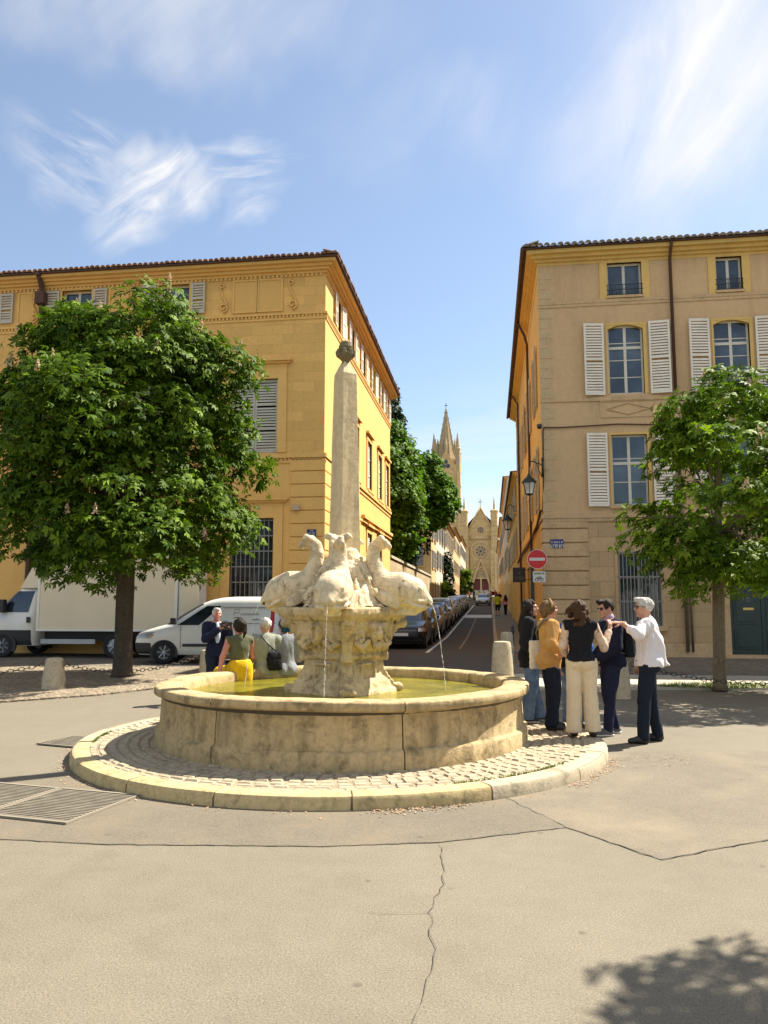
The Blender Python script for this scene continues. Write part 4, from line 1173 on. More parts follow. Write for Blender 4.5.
for o in fst: one(lambda m: plainb(m, o), mat='yellow', par=rb)
m = MB()
m.fbox(GF, RX - .03, XR, -.02, .04, 11.22, 11.32); m.fbox(GF, RX - .02, XR, -.02, .025, 11.12, 11.22)
m.fbox(GF, RX - .03, 3.2, -.02, .035, 8.0, 8.09); m.fbox(GF, 5.75, 6.7, -.02, .035, 8.0, 8.09); m.fbox(GF, 3.2, 5.74, -.02, .04, 7.99, 8.12)
m.fbox(GF, RX - .05, XR, -.02, .06, 4.28, 4.40); m.fbox(GF, RX - .03, XR, -.02, .035, 4.18, 4.28)
for k in range(4):
    pts = [(3.7, 7.72), (4.36, 7.9), (5.02, 7.72), (4.36, 7.54)]; (a, z), (b_, z2) = pts[k], pts[(k + 1) % 4]
    m.tube([fp(GF, a, .012, z), fp(GF, b_, .012, z2)], .022, 4)
for (a, b_, z, z2) in ((3.55, 5.17, 7.45, 7.49), (3.55, 5.17, 7.96, 7.988)): m.fbox(GF, a, b_, -.01, .025, z, z2)
m.fbox(GF, 3.51, 3.55, -.01, .025, 7.45, 7.988); m.fbox(GF, 5.17, 5.21, -.01, .025, 7.45, 7.988)
m.fbox(GS, -REND, -RY - .06, -.02, .05, 4.28, 4.398)
for (u0, u1, z0, z1) in gro: m.fbox(GF, u0 - .12, u1 + .12, -.2, .12, z0 - .14, z0); m.fbox(GF, u0 - .1, u0, -.1, .03, z0, z1 + .14); m.fbox(GF, u1, u1 + .1, -.1, .03, z0, z1 + .14); m.fbox(GF, u0, u1, -.1, .03, z1, z1 + .14)
for (u0, u1, z0, z1) in fst: m.fbox(GF, u0 - .1, u1 + .1, -.2, .09, z0 - .1, z0)
for (u0, u1, z0, z1) in att: m.fbox(GF, u0 - .05, u1 + .05, -.2, .07, z0 - .08, z0)
m.fbox(GF, 6.88, door[0] - .02, -.1, .06, -.1, 3.15); m.fbox(GF, door[1] + .02, 9.2, -.1, .06, -.1, 3.15); m.fbox(GF, 6.88, 9.2, -.1, .065, 3.15, 3.4)
m.fbox(GF, 6.8, 9.3, -.1, .35, -.05, .12); m.fbox(GF, RX, 6.75, -.02, .09, -.1, .42)
m.build('string_course', M['tan_block'], rb, world=True)
# rusticated blocks at the corner
m = MB(); z = .45; rg = random.Random(6)
while z < 4.1:
    h = min(.4, 4.17 - z); m.fbox(GF, RX - .06, 3.02, -.02, .06, z, z + h); m.fbox(GS, -RY - .9, -RY - .002, -.02, .057, z, z + h); z += .44
m.build('corner_pier', M['tan_block'], rb, world=True, bevel=.018)
m = MB(); z = 4.5; k = 0
while z < 12.3:
    L = .42 if k % 2 else .25; m.fbox(GF, RX - .012, RX + L, -.02, .012, z, z + .3)
    z += .33; k += 1
m.build('quoin', stone('quoin_stone', (.52, .38, .215), dark=.7, bump=.2, stain=.2), rb, world=True)
for (u0, u1, z0, z1) in att:
    window(rb, GF, u0, u1, z0, z1, -.15, 2, 1)
    m = MB(); n = 9
    for i in range(n + 1): u = u0 + (u1 - u0) * i / n; m.fbox(GF, u - .008, u + .008, .02, .036, z0, z0 + .36)
    for z in (z0 + .03, z0 + .2, z0 + .36): m.fbox(GF, u0 - .03, u1 + .03, .018, .04, z - .009, z + .009)
    m.build('railing', M['black'], rb, world=True)
for k, (u0, u1, z0, z1) in enumerate(sec):
    window(rb, GF, u0, u1, z0, z1, -.13, 2, 4, transom=z0 + (z1 - z0) * .68)
    shutter(rb, GF, u0 - .76, u0 - .13, z0 - .03, z1 + .06, .04, 'shutter_w', 2, .085); shutter(rb, GF, u1 + .17, u1 + .80, z0 - .03, z1 + .06, .04, 'shutter_w', 2, .085)
    if k > 0:
        m = MB(); n = 12; ua, ub = u0 - .5, u1 + .5
        m.fbox(GF, ua, ub, 0, .55, z0 - .16, z0 - .06)
        for i in range(n + 1): u = ua + (ub - ua) * i / n; m.tube([fp(GF, u, .53, z0 - .06), fp(GF, u, .53, z0 + .38)], .009, 5)
        for z in (z0 + .0, z0 + .40): m.fbox(GF, ua, ub, .515, .545, z - .012, z + .012)
        m.build('balcony', M['black'], rb, world=True)
for k, (u0, u1, z0, z1) in enumerate(fst):
    window(rb, GF, u0, u1, z0, z1, -.13, 2, 3, transom=z0 + (z1 - z0) * .6)
    shutter(rb, GF, u0 - .76, u0 - .12, z0 - .03, z1 + .06, .04, 'shutter_w', 2, .085); shutter(rb, GF, u1 + .15, u1 + .78, z0 - .03, z1 + .06, .04, 'shutter_w', 2, .085)
for (u0, u1, z0, z1) in gro:
    window(rb, GF, u0, u1, z0, z1, -.15, 2, 3, 'grille'); grille_part(rb, GF, u0 + .02, u1 - .02, z0 - .05, z1 + .1, .05, 11, 'grille', 3)
m = MB(); u0, u1, z0, z1 = door; um = (u0 + u1) / 2
m.fbox(GF, u0, um - .006, -.2, -.14, z0, z1); m.fbox(GF, um + .006, u1, -.2, -.14, z0, z1)
for a, b_ in ((u0 + .12, um - .13), (um + .13, u1 - .12)):
    for za, zb in ((z0 + .15, z0 + .75), (z0 + .9, z0 + 1.75), (z0 + 1.9, z1 - .15)):
        m.fbox(GF, a, b_, -.14, -.118, za, zb); m.fbox(GF, a + .07, b_ - .07, -.118, -.10, za + .07, zb - .07)
dr = m.build('door', M['door_green'], rb, world=True, bevel=.006)
m = MB(); m.fbox(GF, um - .52, um - .22, -.099, -.09, z0 + 1.32, z0 + 1.39); m.build('letter_slot', M['brass'], dr, world=True)
for a in (um - .37, um + .37):
    m = MB(); P = [fp(GF, a + .05 * cos(q * pi / 6), -.085, z0 + 1.62 + .05 * sin(q * pi / 6)) for q in range(13)]; m.tube(P, .011, 6); m.build('handle', M['grille'], dr, world=True, smooth=True)
for (a0, a1, z0, z1) in sideW:
    window(rb, GS, a0, a1, z0, z1, -.15, 2, 4); shutter(rb, GS, a0 - .56, a0 - .06, z0, z1, .04, 'shutter', 2, .09); shutter(rb, GS, a1 + .06, a1 + .56, z0, z1, .04, 'shutter', 2, .09)
for i, (a0, a1, z0, z1) in enumerate(sideG):
    m = MB(); m.fbox(GS, a0, a1, -.2, -.14, z0, z1); m.fbox(GS, a0 + .12, a1 - .12, -.14, -.12, z0 + .2, z1 - .4); m.build('door', M[('eave_brown', 'door_green', 'shutter_dark', 'eave_brown')[i]], rb, world=True)
def pipe(par, pts, r, mat, name='downpipe'):
    m = MB(); m.tube(pts, r, 8); return m.build(name, M[mat], par, smooth=True, world=True)
pipe(rb, [(5.80, 24.36, 12.95), (5.80, 24.5, 12.78), (5.80, 24.69, 12.5), (5.80, 24.70, 8.2)], .05, 'eave_brown')
pipe(rb, [(5.80, 24.70, 8.2), (5.82, 24.69, 4.6), (5.82, 24.66, .2)], .055, 'pipe')
pipe(rb, [(5.98, 24.72, 3.2), (5.98, 24.71, .2)], .04, 'pipe')
pipe(rb, [(1.24, 31.0, 12.94), (1.5, 31.0, 12.4), (1.6, 31.0, 12.0), (1.6, 31.0, .3)], .05, 'eave_brown')
pipe(rb, [(1.24, 42.0, 12.94), (1.6, 42.0, 12.4), (1.6, 42.0, .5)], .05, 'eave_brown')
cab = [(XR, 24.77, 7.15)] + [(x, 24.765, 7.2 + .03 * sin(x * 2)) for x in (8, 6.3, 5, 4, 3, 2.2, 1.75)] + [(1.72, 24.77, 7.0), (1.70, 24.76, 5.5), (1.66, 24.9, 4.5)]
pipe(rb, cab, .02, 'eave_brown', 'cable')
cab = [(1.6, 24.95, 4.55), (1.61, 27, 4.3), (1.6, 30, 4.2), (1.61, 34, 4.05), (1.6, 40, 4.1), (1.61, 47, 4.0)]
pipe(rb, cab, .045, 'eave_brown', 'cable')
street_plate('street_name_plate', 'blue and white street name plate on the tan corner pier', frame((0, RY - .062, 0), (1, 0, 0), (0, -1, 0)), 1.86, 2.26, 3.36, 3.62, 'blue_sign', [(.06, .94, .5, .07), (.0, 1.0, .02, .085), (.02, 1.0, .27, .03)])

# wall lanterns, camera, road sign, shop sign
M['lamp_glass'] = glass('lamp_glass', (.55, .53, .48), .2); M['copper'] = plain('dark_green_metal', (.03, .045, .04), .5, .5)
def lantern(label, x, y, z, arm, s=1.0):
    r = thing('wall_lantern', label, 'street lamp', (x, y, z))
    m = MB(); k = s
    def ring4(h, zz): return [(h * cos(pi / 6 + q * pi / 3), h * sin(pi / 6 + q * pi / 3), zz) for q in range(6)]
    b0, b1 = ring4(.12 * k, 0), ring4(.2 * k, .36 * k)
    for q in range(6):
        a, c = (b0[q], b1[q]); m.tube([a, c], .012 * k, 4)
    m.lathe([(0, -.05 * k), (.05 * k, -.04 * k), (.125 * k, 0), (.125 * k, .015 * k)], 6, (0, 0), pi / 6, pi / 6 + 2 * pi)
    m.build('cage', M['copper'], r)
    m = MB(); m.lathe([(.23 * k, .355 * k), (.235 * k, .38 * k), (.17 * k, .47 * k), (.09 * k, .54 * k), (.06 * k, .56 * k), (.06 * k, .6 * k), (.03 * k, .64 * k), (.012 * k, .72 * k)], 12)
    m.build('cap', M['copper'], r, smooth=True, angle=40)
    m = MB(); m.add(b0 + b1, [(q, (q + 1) % 6, 6 + (q + 1) % 6, 6 + q) for q in range(6)]); m.build('pane', M['lamp_glass'], r)
    m = MB(); ax = Vector(arm); L = ax.length; u = ax.normalized()
    P = [Vector((0, 0, .70 * k)), Vector((0, 0, .85 * k))]
    for i in range(9):
        q = pi - i / 8 * pi * .75; P.append(u * (L * .32 + L * .32 * cos(q)) + Z1 * (.85 * k + .2 * k * sin(q)))
    P += [u * L * .8 + Z1 * .98 * k, u * L + Z1 * .9 * k]
    m.tube(P, .018 * k, 6); m.tube([u * L * .98 + Z1 * .55 * k, u * L * .75 + Z1 * .75 * k, u * L * .6 + Z1 * 1.0 * k], .013 * k, 6)
    e = u * L; m.box(e.x - .02, e.x + .05, e.y - .05, e.y + .05, .55 * k, 1.15 * k)
    m.build('bracket', M['copper'], r, smooth=True)
    return r
lantern('hexagonal street lantern hanging at the tan house corner above the no entry sign', 1.24, 24.55, 5.03, (.42, .1, 0), 1.0)
lantern('hexagonal street lantern on the side wall beyond the shop sign', 1.12, 50, 6.3, (.56, 0, 0), 1.5)
r = thing('security_camera', 'grey dome security camera high on the tan house corner', 'camera', (1.62, 24.7, 7.2))
m = MB(); m.box(-.03, .05, -.02, .09, .0, .1); m.build('mount', M['zinc'], r); m = MB(); m.lathe([(0, -.1), (.06, -.08), (.085, -.02), (.08, .05), (0, .07)], 12, (-.02, -.1)); m.build('dome', M['black'], r, smooth=True)

r = thing('road_sign', 'red round no entry sign on a black post at the tan house corner', 'road sign', (1.26, 24.35, .03))
m = MB(); m.tube([(0, 0, 0), (0, 0, 3.28)], .055, 10); m.build('post', M['black'], r)
m = MB(); m.lathe([(0, -.004), (.3, -.004), (.3, .012), (0, .012)], 36); o = m.build('disc', M['sign_red'], r); o.location = (.16, -.07, 2.95); o.rotation_euler = (pi / 2, 0, 0)
m = MB(); m.lathe([(.285, 0), (.3, 0), (.3, .004), (.285, .004)], 36); o2 = m.build('rim', M['sign_white'], o); o2.location = (0, 0, .012)
m = MB(); m.box(-.235, .235, -.045, .045, .012, .018); m.build('bar', M['sign_white'], o)
m = MB(); m.box(.02, .40, -.075, -.06, 2.25, 2.58); o = m.build('plate', M['sign_white'], r)
m = MB(); rg = random.Random(3); u = .06
while u < .36: m.box(u, u + rg.uniform(.015, .03), -.079, -.0752, 2.49, 2.54); u += .038
for (cx, cz, R) in ((.14, 2.33, .05), (.28, 2.33, .05)):
    m.tube([(cx + R * cos(q * pi / 8), -.078, cz + R * sin(q * pi / 8)) for q in range(17)], .007, 4)
m.tube([(.14, -.078, 2.33), (.17, -.078, 2.41), (.25, -.078, 2.41), (.28, -.078, 2.33)], .007, 4); m.tube([(.17, -.078, 2.41), (.21, -.078, 2.33), (.25, -.078, 2.43)], .007, 4)
m.build('bicycle_pictogram', M['black'], o)

r = thing('shop_sign', 'black square shop sign projecting from the right street wall', 'sign', (1.18, 33, 2.5))
m = MB(); m.box(-.26, .26, -.025, .025, 0, .62); o = m.build('board', M['black'], r, bevel=.006)
m = MB(); m.box(.26, .5, -.012, .012, .5, .53); m.box(.26, .5, -.012, .012, .1, .13); m.build('bracket', M['black'], r)
m = MB()
m.tube([(-.06, -.028, .36), (-.01, -.028, .40), (.04, -.028, .46), (.05, -.028, .41), (.0, -.028, .36), (-.07, -.028, .345)], .011, 5); m.tube([(-.06, -.028, .31), (.08, -.028, .315)], .008, 4)
rg = random.Random(5)
for z in (.2, .12):
    u = -.16
    while u < .17: wd = rg.uniform(.012, .03); m.box(u, u + wd, -.03, -.0255, z, z + rg.choice([.03, .04])); u += wd + .012
m.build('lettering', M['zinc'], o)

# ---- garden wall and the houses up the street
def terrace(name, label, side, y0, y1, ze, wall, shut, nwin, floors, depth=9, zfirst=1.0, front_win=False, roofm='tile', ov=.4, group=None, eave_m=None, xw=None):
    x = xw if xw is not None else (-5.25 if side < 0 else 1.66)
    zb = gz(y0) - .3
    r = thing(name, label, 'building', (x, y0, zb), 0, group)
    u = (0, 1, 0) if side < 0 else (0, -1, 0); n = (1, 0, 0) if side < 0 else (-1, 0, 0)
    F = frame((x, 0, 0), u, n); sg = 1 if side < 0 else -1
    ops = []; step = (y1 - y0) / nwin
    zg = gz((y0 + y1) / 2)
    fh = (ze - zg - zfirst - 3.2) / max(1, floors - 1) if floors > 1 else 3
    for i in range(nwin):
        yc = y0 + step * (i + .5)
        a, b_ = sorted((sg * (yc - .55), sg * (yc + .55)))
        for k in range(floors):
            z = zg + .9 if k == 0 else zg + 3.6 + (k - 1) * (ze - zg - 3.6) / max(1, floors - 1) + .45
            zt = z + (1.9 if k == 0 else min(1.9, (ze - zg - 3.6) / max(1, floors - 1) * .62))
            if k == 0 and i % 2 == 0: z = zg + .15; zt = zg + 2.6
            ops.append((a, b_, z, zt))
    w = MB(); a, b_ = sorted((sg * y0, sg * y1)); facade(w, F, a, b_, zb, ze, ops, .2)
    xb = x + depth * (-1 if side < 0 else 1)
    fo = []
    FX = frame((0, y0, 0), (1, 0, 0), (0, -1, 0)); xa, xc = min(x, xb), max(x, xb)
    if front_win: fo = [(-6.85, -5.95, 4.95, 6.85)]
    facade(w, FX, xa, xc, zb, ze, fo, .2)
    w.quad((xa, y1, zb), (xa, y1, ze), (xc, y1, ze), (xc, y1, zb)); w.quad((xb, y0, zb), (xb, y1, zb), (xb, y1, ze), (xb, y0, ze))
    w.build('wall', wall, r, world=True)
    m = MB()
    a, b_ = sorted((sg * y0, sg * y1))
    for d, za, zt in ((.1, ze - .3, ze - .18), (.24, ze - .18, ze - .05)): m.fbox(F, a, b_, -.02, d, za, zt)
    m.build('cornice', eave_m or M['ochre_trim'], r, world=True)
    for o in ops:
        m = MB(); surround(m, F, *o, .12, .035, True); m.build('window_surround', eave_m or M['ochre_trim'], r, world=True)
    for i, (u0, u1, z0, z1) in enumerate(ops):
        window(r, F, u0, u1, z0, z1, -.15, 2, 2)
        if z0 > zg + 2 and shut:
            shutter(r, F, u0 - .53, u0 - .02, z0, z1, .05, shut, 2, .16); shutter(r, F, u1 + .02, u1 + .53, z0, z1, .05, shut, 2, .16)
    for (u0, u1, z0, z1) in fo:
        window(r, FX, u0, u1, z0, z1, -.12, 2, 3); um = (u0 + u1) / 2
        shutter(r, FX, u0 + .01, um - .01, z0, z1, -.06, 'shutter_dark', 2, .1); shutter(r, FX, um + .01, u1 - .01, z0, z1, -.06, 'shutter_dark', 2, .1)
        m = MB(); surround(m, FX, u0, u1, z0, z1, .1, .03); m.build('window_surround', M['ochre_trim'], r, world=True)
    hip_roof(r, xa - ov, xc + ov, y0 - .05, y1 + .05, ze - .06, .3, roofm, [])
    return r
gw = thing('garden_wall', 'pale stone garden wall with coping below the big dark tree', 'wall', (-5.3, 41.35, 0))
m = MB(); F = frame((-5.3, 0, 0), (0, 1, 0), (1, 0, 0)); n = 7
for i in range(n):
    a, b_ = 41.35 + (69.9 - 41.35) * i / n, 41.35 + (69.9 - 41.35) * (i + 1) / n
    m.add([fp(F, a, 0, -.2), fp(F, b_, 0, -.2), fp(F, b_, 0, 4.05 - .003 * (b_ - 41)), fp(F, a, 0, 4.05 - .003 * (a - 41)), fp(F, a, -.4, -.2), fp(F, b_, -.4, -.2), fp(F, b_, -.4, 4.05 - .003 * (b_ - 41)), fp(F, a, -.4, 4.05 - .003 * (a - 41))], [(0, 1, 2, 3), (5, 4, 7, 6), (3, 2, 6, 7)])
m.build('wall', ashlar('garden_ashlar', (.46, .36, .22), 1.0, .4, .012, .15), gw, world=True)
m = MB(); m.add([fp(F, 41.35, .08, 4.055), fp(F, 69.9, .08, 3.97), fp(F, 69.9, -.48, 3.97), fp(F, 41.35, -.48, 4.055), fp(F, 41.35, .08, 4.2), fp(F, 69.9, .08, 4.12), fp(F, 69.9, -.2, 4.25), fp(F, 41.35, -.2, 4.33), fp(F, 69.9, -.48, 4.12), fp(F, 41.35, -.48, 4.2)],
    [(0, 1, 5, 4), (4, 5, 6, 7), (7, 6, 8, 9), (0, 4, 7, 9, 3), (1, 2, 8, 6, 5), (3, 9, 8, 2), (0, 3, 2, 1)])
m.build('coping', M['pave'], gw, world=True)
cw = render_wall('cream_render', (.58, .5, .38), .35, .14); pw = render_wall('pale_render', (.62, .56, .46), .35, .12); gw_ = render_wall('straw_render', (.56, .42, .22), .3, .12)
terrace('town_house', 'yellow house behind the garden wall with one blue grey shuttered window', -1, 70, 76.5, 9.6, gw_, 'shutter_dark', 2, 3, 9, front_win=True)
terrace('town_house', 'whitish plastered house next up the street from the yellow house', -1, 76.5, 92, 10.4, pw, 'shutter_dark', 4, 3, 11)
terrace('town_house', 'cream terrace house behind the slim dark creeper, left side of the street', -1, 92, 112, 11.2, cw, 'shutter', 5, 3, 10)
terrace('town_house', 'straw coloured terrace house on the left, second before the church', -1, 112, 138, 12.5, gw_, 'shutter', 6, 3, 10)
terrace('town_house', 'pale terrace house on the left nearest the church', -1, 138, 168, 13.5, cw, 'shutter_dark', 6, 3, 10)
terrace('town_house', 'low ochre house with projecting eaves adjoining the tan corner house', 1, 47.3, 74, 9.6, M['yellow'], 'shutter', 6, 3, 10, eave_m=M['yellow'])
terrace('town_house', 'tall greyish house rising above the low ochre house on the right', 1, 74, 104, 13.6, cw, 'shutter', 6, 3, 10)
terrace('town_house', 'straw coloured house on the right, second before the church', 1, 104, 136, 13.0, gw_, 'shutter_dark', 6, 3, 10)
terrace('town_house', 'pale house on the right nearest the church turret', 1, 136, 172, 12.5, pw, 'shutter', 6, 3, 10)
# ------------------------------------------------------------------ gothic church closing the street
CH = ashlar('church_ashlar', (.62, .45, .22), 1.2, .5, .02, .14, .3, .25); M['church'] = CH
M['church_trim'] = stone('church_trim', (.64, .48, .26), dark=.6, big=.5, fine=6, stain=.3, bump=.3)
M['spire'] = stone('spire_stone', (.44, .34, .2), dark=.55, big=.5, fine=5, stain=.5, bump=.4)
M['dark_glass'] = glass('church_glass', (.02, .02, .025), .3); M['red_door'] = plain('red_door', (.16, .03, .025), .6, 0, .2)
ch = thing('church', 'pale gothic church with gabled facade, rose window and tall spire', 'church', (-2.4, 200, 3.4))
KF = frame((-2.4, 200, 0), (1, 0, 0), (0, -1, 0)); zb = 3.2
m = MB(); facade(m, KF, -4.4, 4.6, zb, 20.9, [(-2.05, 1.9, 4.9, 8.0)], .8)
m.add([fp(KF, -2.6, 0, 20.9), fp(KF, 2.75, 0, 20.9), fp(KF, .05, 0, 26)], [(0, 1, 2)])
m.box(-6.8, 2.2, 201, 232, zb, 20.5); m.add([(-6.8, 200.02, 20.5), (2.2, 200.02, 20.5), (-2.3, 200.02, 25.4), (-6.8, 232, 20.5), (2.2, 232, 20.5), (-2.3, 232, 25.4)], [(0, 2, 5, 3), (1, 4, 5, 2), (3, 5, 4)])
m.build('nave', CH, ch, world=True)
m = MB()
for s in (-1, 1):   # gable copings, blind arch
    m.tube([fp(KF, .05 + s * 2.8, .15, 20.8), fp(KF, .05, .15, 26.1)], .22, 6)
m.fbox(KF, -2.7, 2.8, 0, .35, 17.9, 18.3); m.fbox(KF, -2.7, 2.8, 0, .2, 18.3, 18.7)
def arch_pts(hw, z0, rise, n=14): return [(-hw * cos(pi * i / n), z0 + rise * sin(pi * i / n)) for i in range(n + 1)]
P = [(-2.55, 5)] + arch_pts(2.55, 14.6, 2.6) + [(2.55, 5)]; m.tube([fp(KF, a, .1, z) for a, z in P], .28, 6)
P = [(-2.2, 5)] + arch_pts(2.2, 14.4, 2.4) + [(2.2, 5)]; m.tube([fp(KF, a, .05, z) for a, z in P], .15, 6)
m.build('moulding', M['church_trim'], ch, smooth=True, world=True)
def rose(name, cu, cz, R, petals):
    g = MB(); g.add([fp(KF, cu + R * cos(q * pi / 16), .02, cz + R * sin(q * pi / 16)) for q in range(32)], [tuple(range(32))]); o = g.build(name, M['dark_glass'], ch, world=True)
    m = MB()
    m.tube([fp(KF, cu + R * cos(q * pi / 16), .06, cz + R * sin(q * pi / 16)) for q in range(33)], R * .13, 6)
    m.tube([fp(KF, cu + R * .3 * cos(q * pi / 8), .06, cz + R * .3 * sin(q * pi / 8)) for q in range(17)], R * .07, 5)
    for k in range(petals):
        a = 2 * pi * k / petals; m.tube([fp(KF, cu + R * .3 * cos(a), .06, cz + R * .3 * sin(a)), fp(KF, cu + R * .98 * cos(a), .06, cz + R * .98 * sin(a))], R * .05, 5)
        b_ = a + pi / petals; c = (cu + R * .72 * cos(b_), cz + R * .72 * sin(b_)); r_ = R * .2
        m.tube([fp(KF, c[0] + r_ * cos(q * pi / 5), .06, c[1] + r_ * sin(q * pi / 5)) for q in range(11)], R * .04, 4)
    m.build('tracery', M['church_trim'], o, smooth=True, world=True)
rose('rose_window', 0, 14.75, 1.5, 8); rose('round_window', .05, 20.15, .9, 6)
m = MB()
for s in (-1, 1):
    m.tube([fp(KF, s * 2.5, .4, 5.2), fp(KF, s * 1.5, .45, 8.6), fp(KF, 0, .5, 12.7)], [.35, .3, .2], 6)
    m.tube([fp(KF, s * 2.5, .4, 3.6), fp(KF, s * 2.5, .4, 5.3)], .4, 6)
    m.tube([fp(KF, s * 2.05, .3, 3.6), fp(KF, s * 2.05, .3, 7.8)], .16, 6); m.tube([fp(KF, s * 1.95, .25, 7.8), fp(KF, s * 1.2, .3, 9.4), fp(KF, 0, .3, 10.9)], .16, 6)
    m.tube([fp(KF, s * .75, .2, 8.2), fp(KF, s * .75, .2, 9.3)], .08, 5)
m.tube([fp(KF, .6 * cos(q * pi / 6), .2, 9.6 + .5 * sin(q * pi / 6)) for q in range(13)], .09, 5)
m.fbox(KF, -1.95, 1.9, .02, .3, 7.75, 8.05); m.fbox(KF, -.22, .18, -.3, .2, 4.9, 7.75)
m.build('portal', M['church_trim'], ch, smooth=False, world=True)
m = MB(); m.add([fp(KF, -1.95, .03, 8.1), fp(KF, 1.95, .03, 8.1), fp(KF, 1.2, .03, 9.6), fp(KF, 0, .03, 10.8), fp(KF, -1.2, .03, 9.6)], [(0, 1, 2, 3, 4)]); m.build('tympanum', M['spire'], ch, world=True)
for a, b_ in ((-1.95, -.23), (.19, 1.85)):
    m = MB(); m.fbox(KF, a, b_, -.5, -.4, 4.9, 7.7); m.fbox(KF, (a + b_) / 2 - .03, (a + b_) / 2 + .03, -.4, -.37, 4.9, 7.7); m.build('door', M['red_door'], ch, world=True)
m = MB(); m.fbox(KF, -3.6, 3.6, .0, 1.6, 3.2, 4.5); m.fbox(KF, -3, 3, .0, .8, 4.5, 4.9); m.build('steps', M['pave'], ch, world=True)
for cx, w in ((-4.05, 1.1), (3.55, 1.05)):     # buttress turrets
    m = MB(); x0 = -2.4 + cx
    m.box(x0 - w, x0 + w, 198.4, 200.6, zb, 15); m.box(x0 - w * .85, x0 + w * .85, 198.8, 200.6, 15, 21.2); m.lathe([(.95, 21.2), (.95, 24.6), (1.1, 24.8), (1.1, 25.1), (.3, 25.4), (.28, 26.2), (.06, 28.6), (0, 28.7)], 8, (x0, 199.6))
    m.build('turret', M['church'], ch, world=True)
m = MB(); m.box(-5.9, -5.5, 197.9, 198.4, zb, 13); m.box(1.1, 1.5, 197.9, 198.4, zb, 13); m.build('buttress', M['church_trim'], ch, world=True)
m = MB(); m.tube([(-2.35, 199.9, 26), (-2.35, 199.9, 28.2)], .09, 5); m.box(-2.9, -1.8, 199.82, 199.98, 27.3, 27.5); m.build('cross', M['spire'], ch, world=True)
# bell tower
tw = MB(); tx0, tx1, ty0, ty1 = -15.8, -8.0, 215, 222.8; cx, cy = -11.9, 218.9
tw.box(tx0, tx1, ty0, ty1, zb, 38.4)
for (a, b_, c) in (((tx0, ty0 - .01), (tx1, ty0 - .01), (cx, ty0 - .01)), ((tx1 + .01, ty0), (tx1 + .01, ty1), (tx1 + .01, cy))):
    d = Vector((0, 1.2, 0)) if a[1] == b_[1] else Vector((-1.2, 0, 0))
    A, B, T = Vector((*a, 38.3)), Vector((*b_, 38.3)), Vector((*c, 43.8)); tw.add([A, B, T, A + d, B + d, T + d], [(0, 1, 2), (5, 4, 3), (0, 2, 5, 3), (1, 4, 5, 2)])
tw.build('bell_tower', CH, ch, world=True)
m = MB()
for k in range(7):
    z = 8 + k * 4.4; m.box(tx0 - .12, tx1 + .12, ty0 - .12, ty1 + .12, z, z + .3)
for x in (tx0 - .15, tx1 - .75): m.box(x, x + .9, ty0 - .35, ty0 - .125, zb, 38)
m.build('tower_moulding', M['church_trim'], ch, world=True)
m = MB()
for (a, z) in ((-.6, 39.6), (.6, 39.6), (0, 40.8)): m.add([(cx + a + .62 * cos(q * pi / 6), ty0 - .06, z + .62 * sin(q * pi / 6)) for q in range(12)], [tuple(range(12))])
m.add([(cx - .5, ty0 - .055, 30), (cx + .5, ty0 - .055, 30), (cx + .5, ty0 - .055, 34), (cx, ty0 - .055, 35), (cx - .5, ty0 - .055, 34)], [(0, 1, 2, 3, 4)])
m.build('belfry_opening', M['dark_glass'], ch, world=True)
m = MB(); m.lathe([(3.0, 38.4), (2.9, 42), (2.35, 44.5), (.18, 56.6), (.3, 56.8), (0, 57.1)], 8, (cx, cy), pi / 8, 2 * pi + pi / 8)
for k in range(8):
    a = k * pi / 4 + pi / 8; m.tube([(cx + 2.9 * cos(a), cy + 2.9 * sin(a), 41), (cx + 2.4 * cos(a), cy + 2.4 * sin(a), 44.5), (cx + .2 * cos(a), cy + .2 * sin(a), 56.5)], [.16, .14, .06], 5)
    for j in range(7):
        f = (j + .5) / 7; r_ = 2.4 * (1 - f) + .2 * f; m.tube([(cx + r_ * cos(a), cy + r_ * sin(a), 44.5 + 12 * f), (cx + (r_ + .28) * cos(a), cy + (r_ + .28) * sin(a), 44.8 + 12 * f)], [.09, .05], 4)
for k in range(4):
    a = k * pi / 2; sx_, sy_ = cos(a), sin(a); m.tube([(cx + 2.5 * sx_, cy + 2.5 * sy_, 43.4), (cx + 2.5 * sx_, cy + 2.5 * sy_, 46), (cx + 2.4 * sx_, cy + 2.4 * sy_, 48.2)], [.6, .5, .05], 4)
m.build('spire', M['spire'], ch, world=True)
for x in (tx0 + .6, tx1 - .6):
    for y in (ty0 + .6, ty1 - .6):
        m = MB(); m.lathe([(.75, 38.4), (.75, 44.2), (.9, 44.5), (.6, 44.9), (.08, 49), (0, 49.1)], 8, (x, y)); m.build('pinnacle', M['spire'], ch, world=True)
m = MB(); m.tube([(cx, cy, 57), (cx, cy, 58.6)], .08, 5); m.box(cx - .45, cx + .45, cy - .06, cy + .06, 57.8, 57.95); m.build('cross', M['black'], ch, world=True)
# ------------------------------------------------------------------ trees
M['leaf'] = leafmat('chestnut_leaf', (.024, .06, .005), (.17, .26, .017), .25)
M['leaf_r'] = leafmat('chestnut_leaf_light', (.034, .08, .006), (.23, .33, .02), .3)
M['leaf_far'] = leafmat('garden_leaf', (.04, .10, .009), (.16, .28, .018), .3)
M['leaf_dark'] = leafmat('conifer_leaf', (.012, .028, .009), (.03, .055, .016), .1)
M['bark'] = stone('bark', (.10, .075, .05), dark=.45, big=3, fine=24, stain=.4, streak=.5, bump=.9)
M['bark_r'] = stone('bark_light', (.22, .165, .10), dark=.55, big=3, fine=24, stain=.4, streak=.5, bump=.8)
M['blossom'] = leafmat('chestnut_blossom', (.62, .40, .30), (.78, .64, .48), .2)

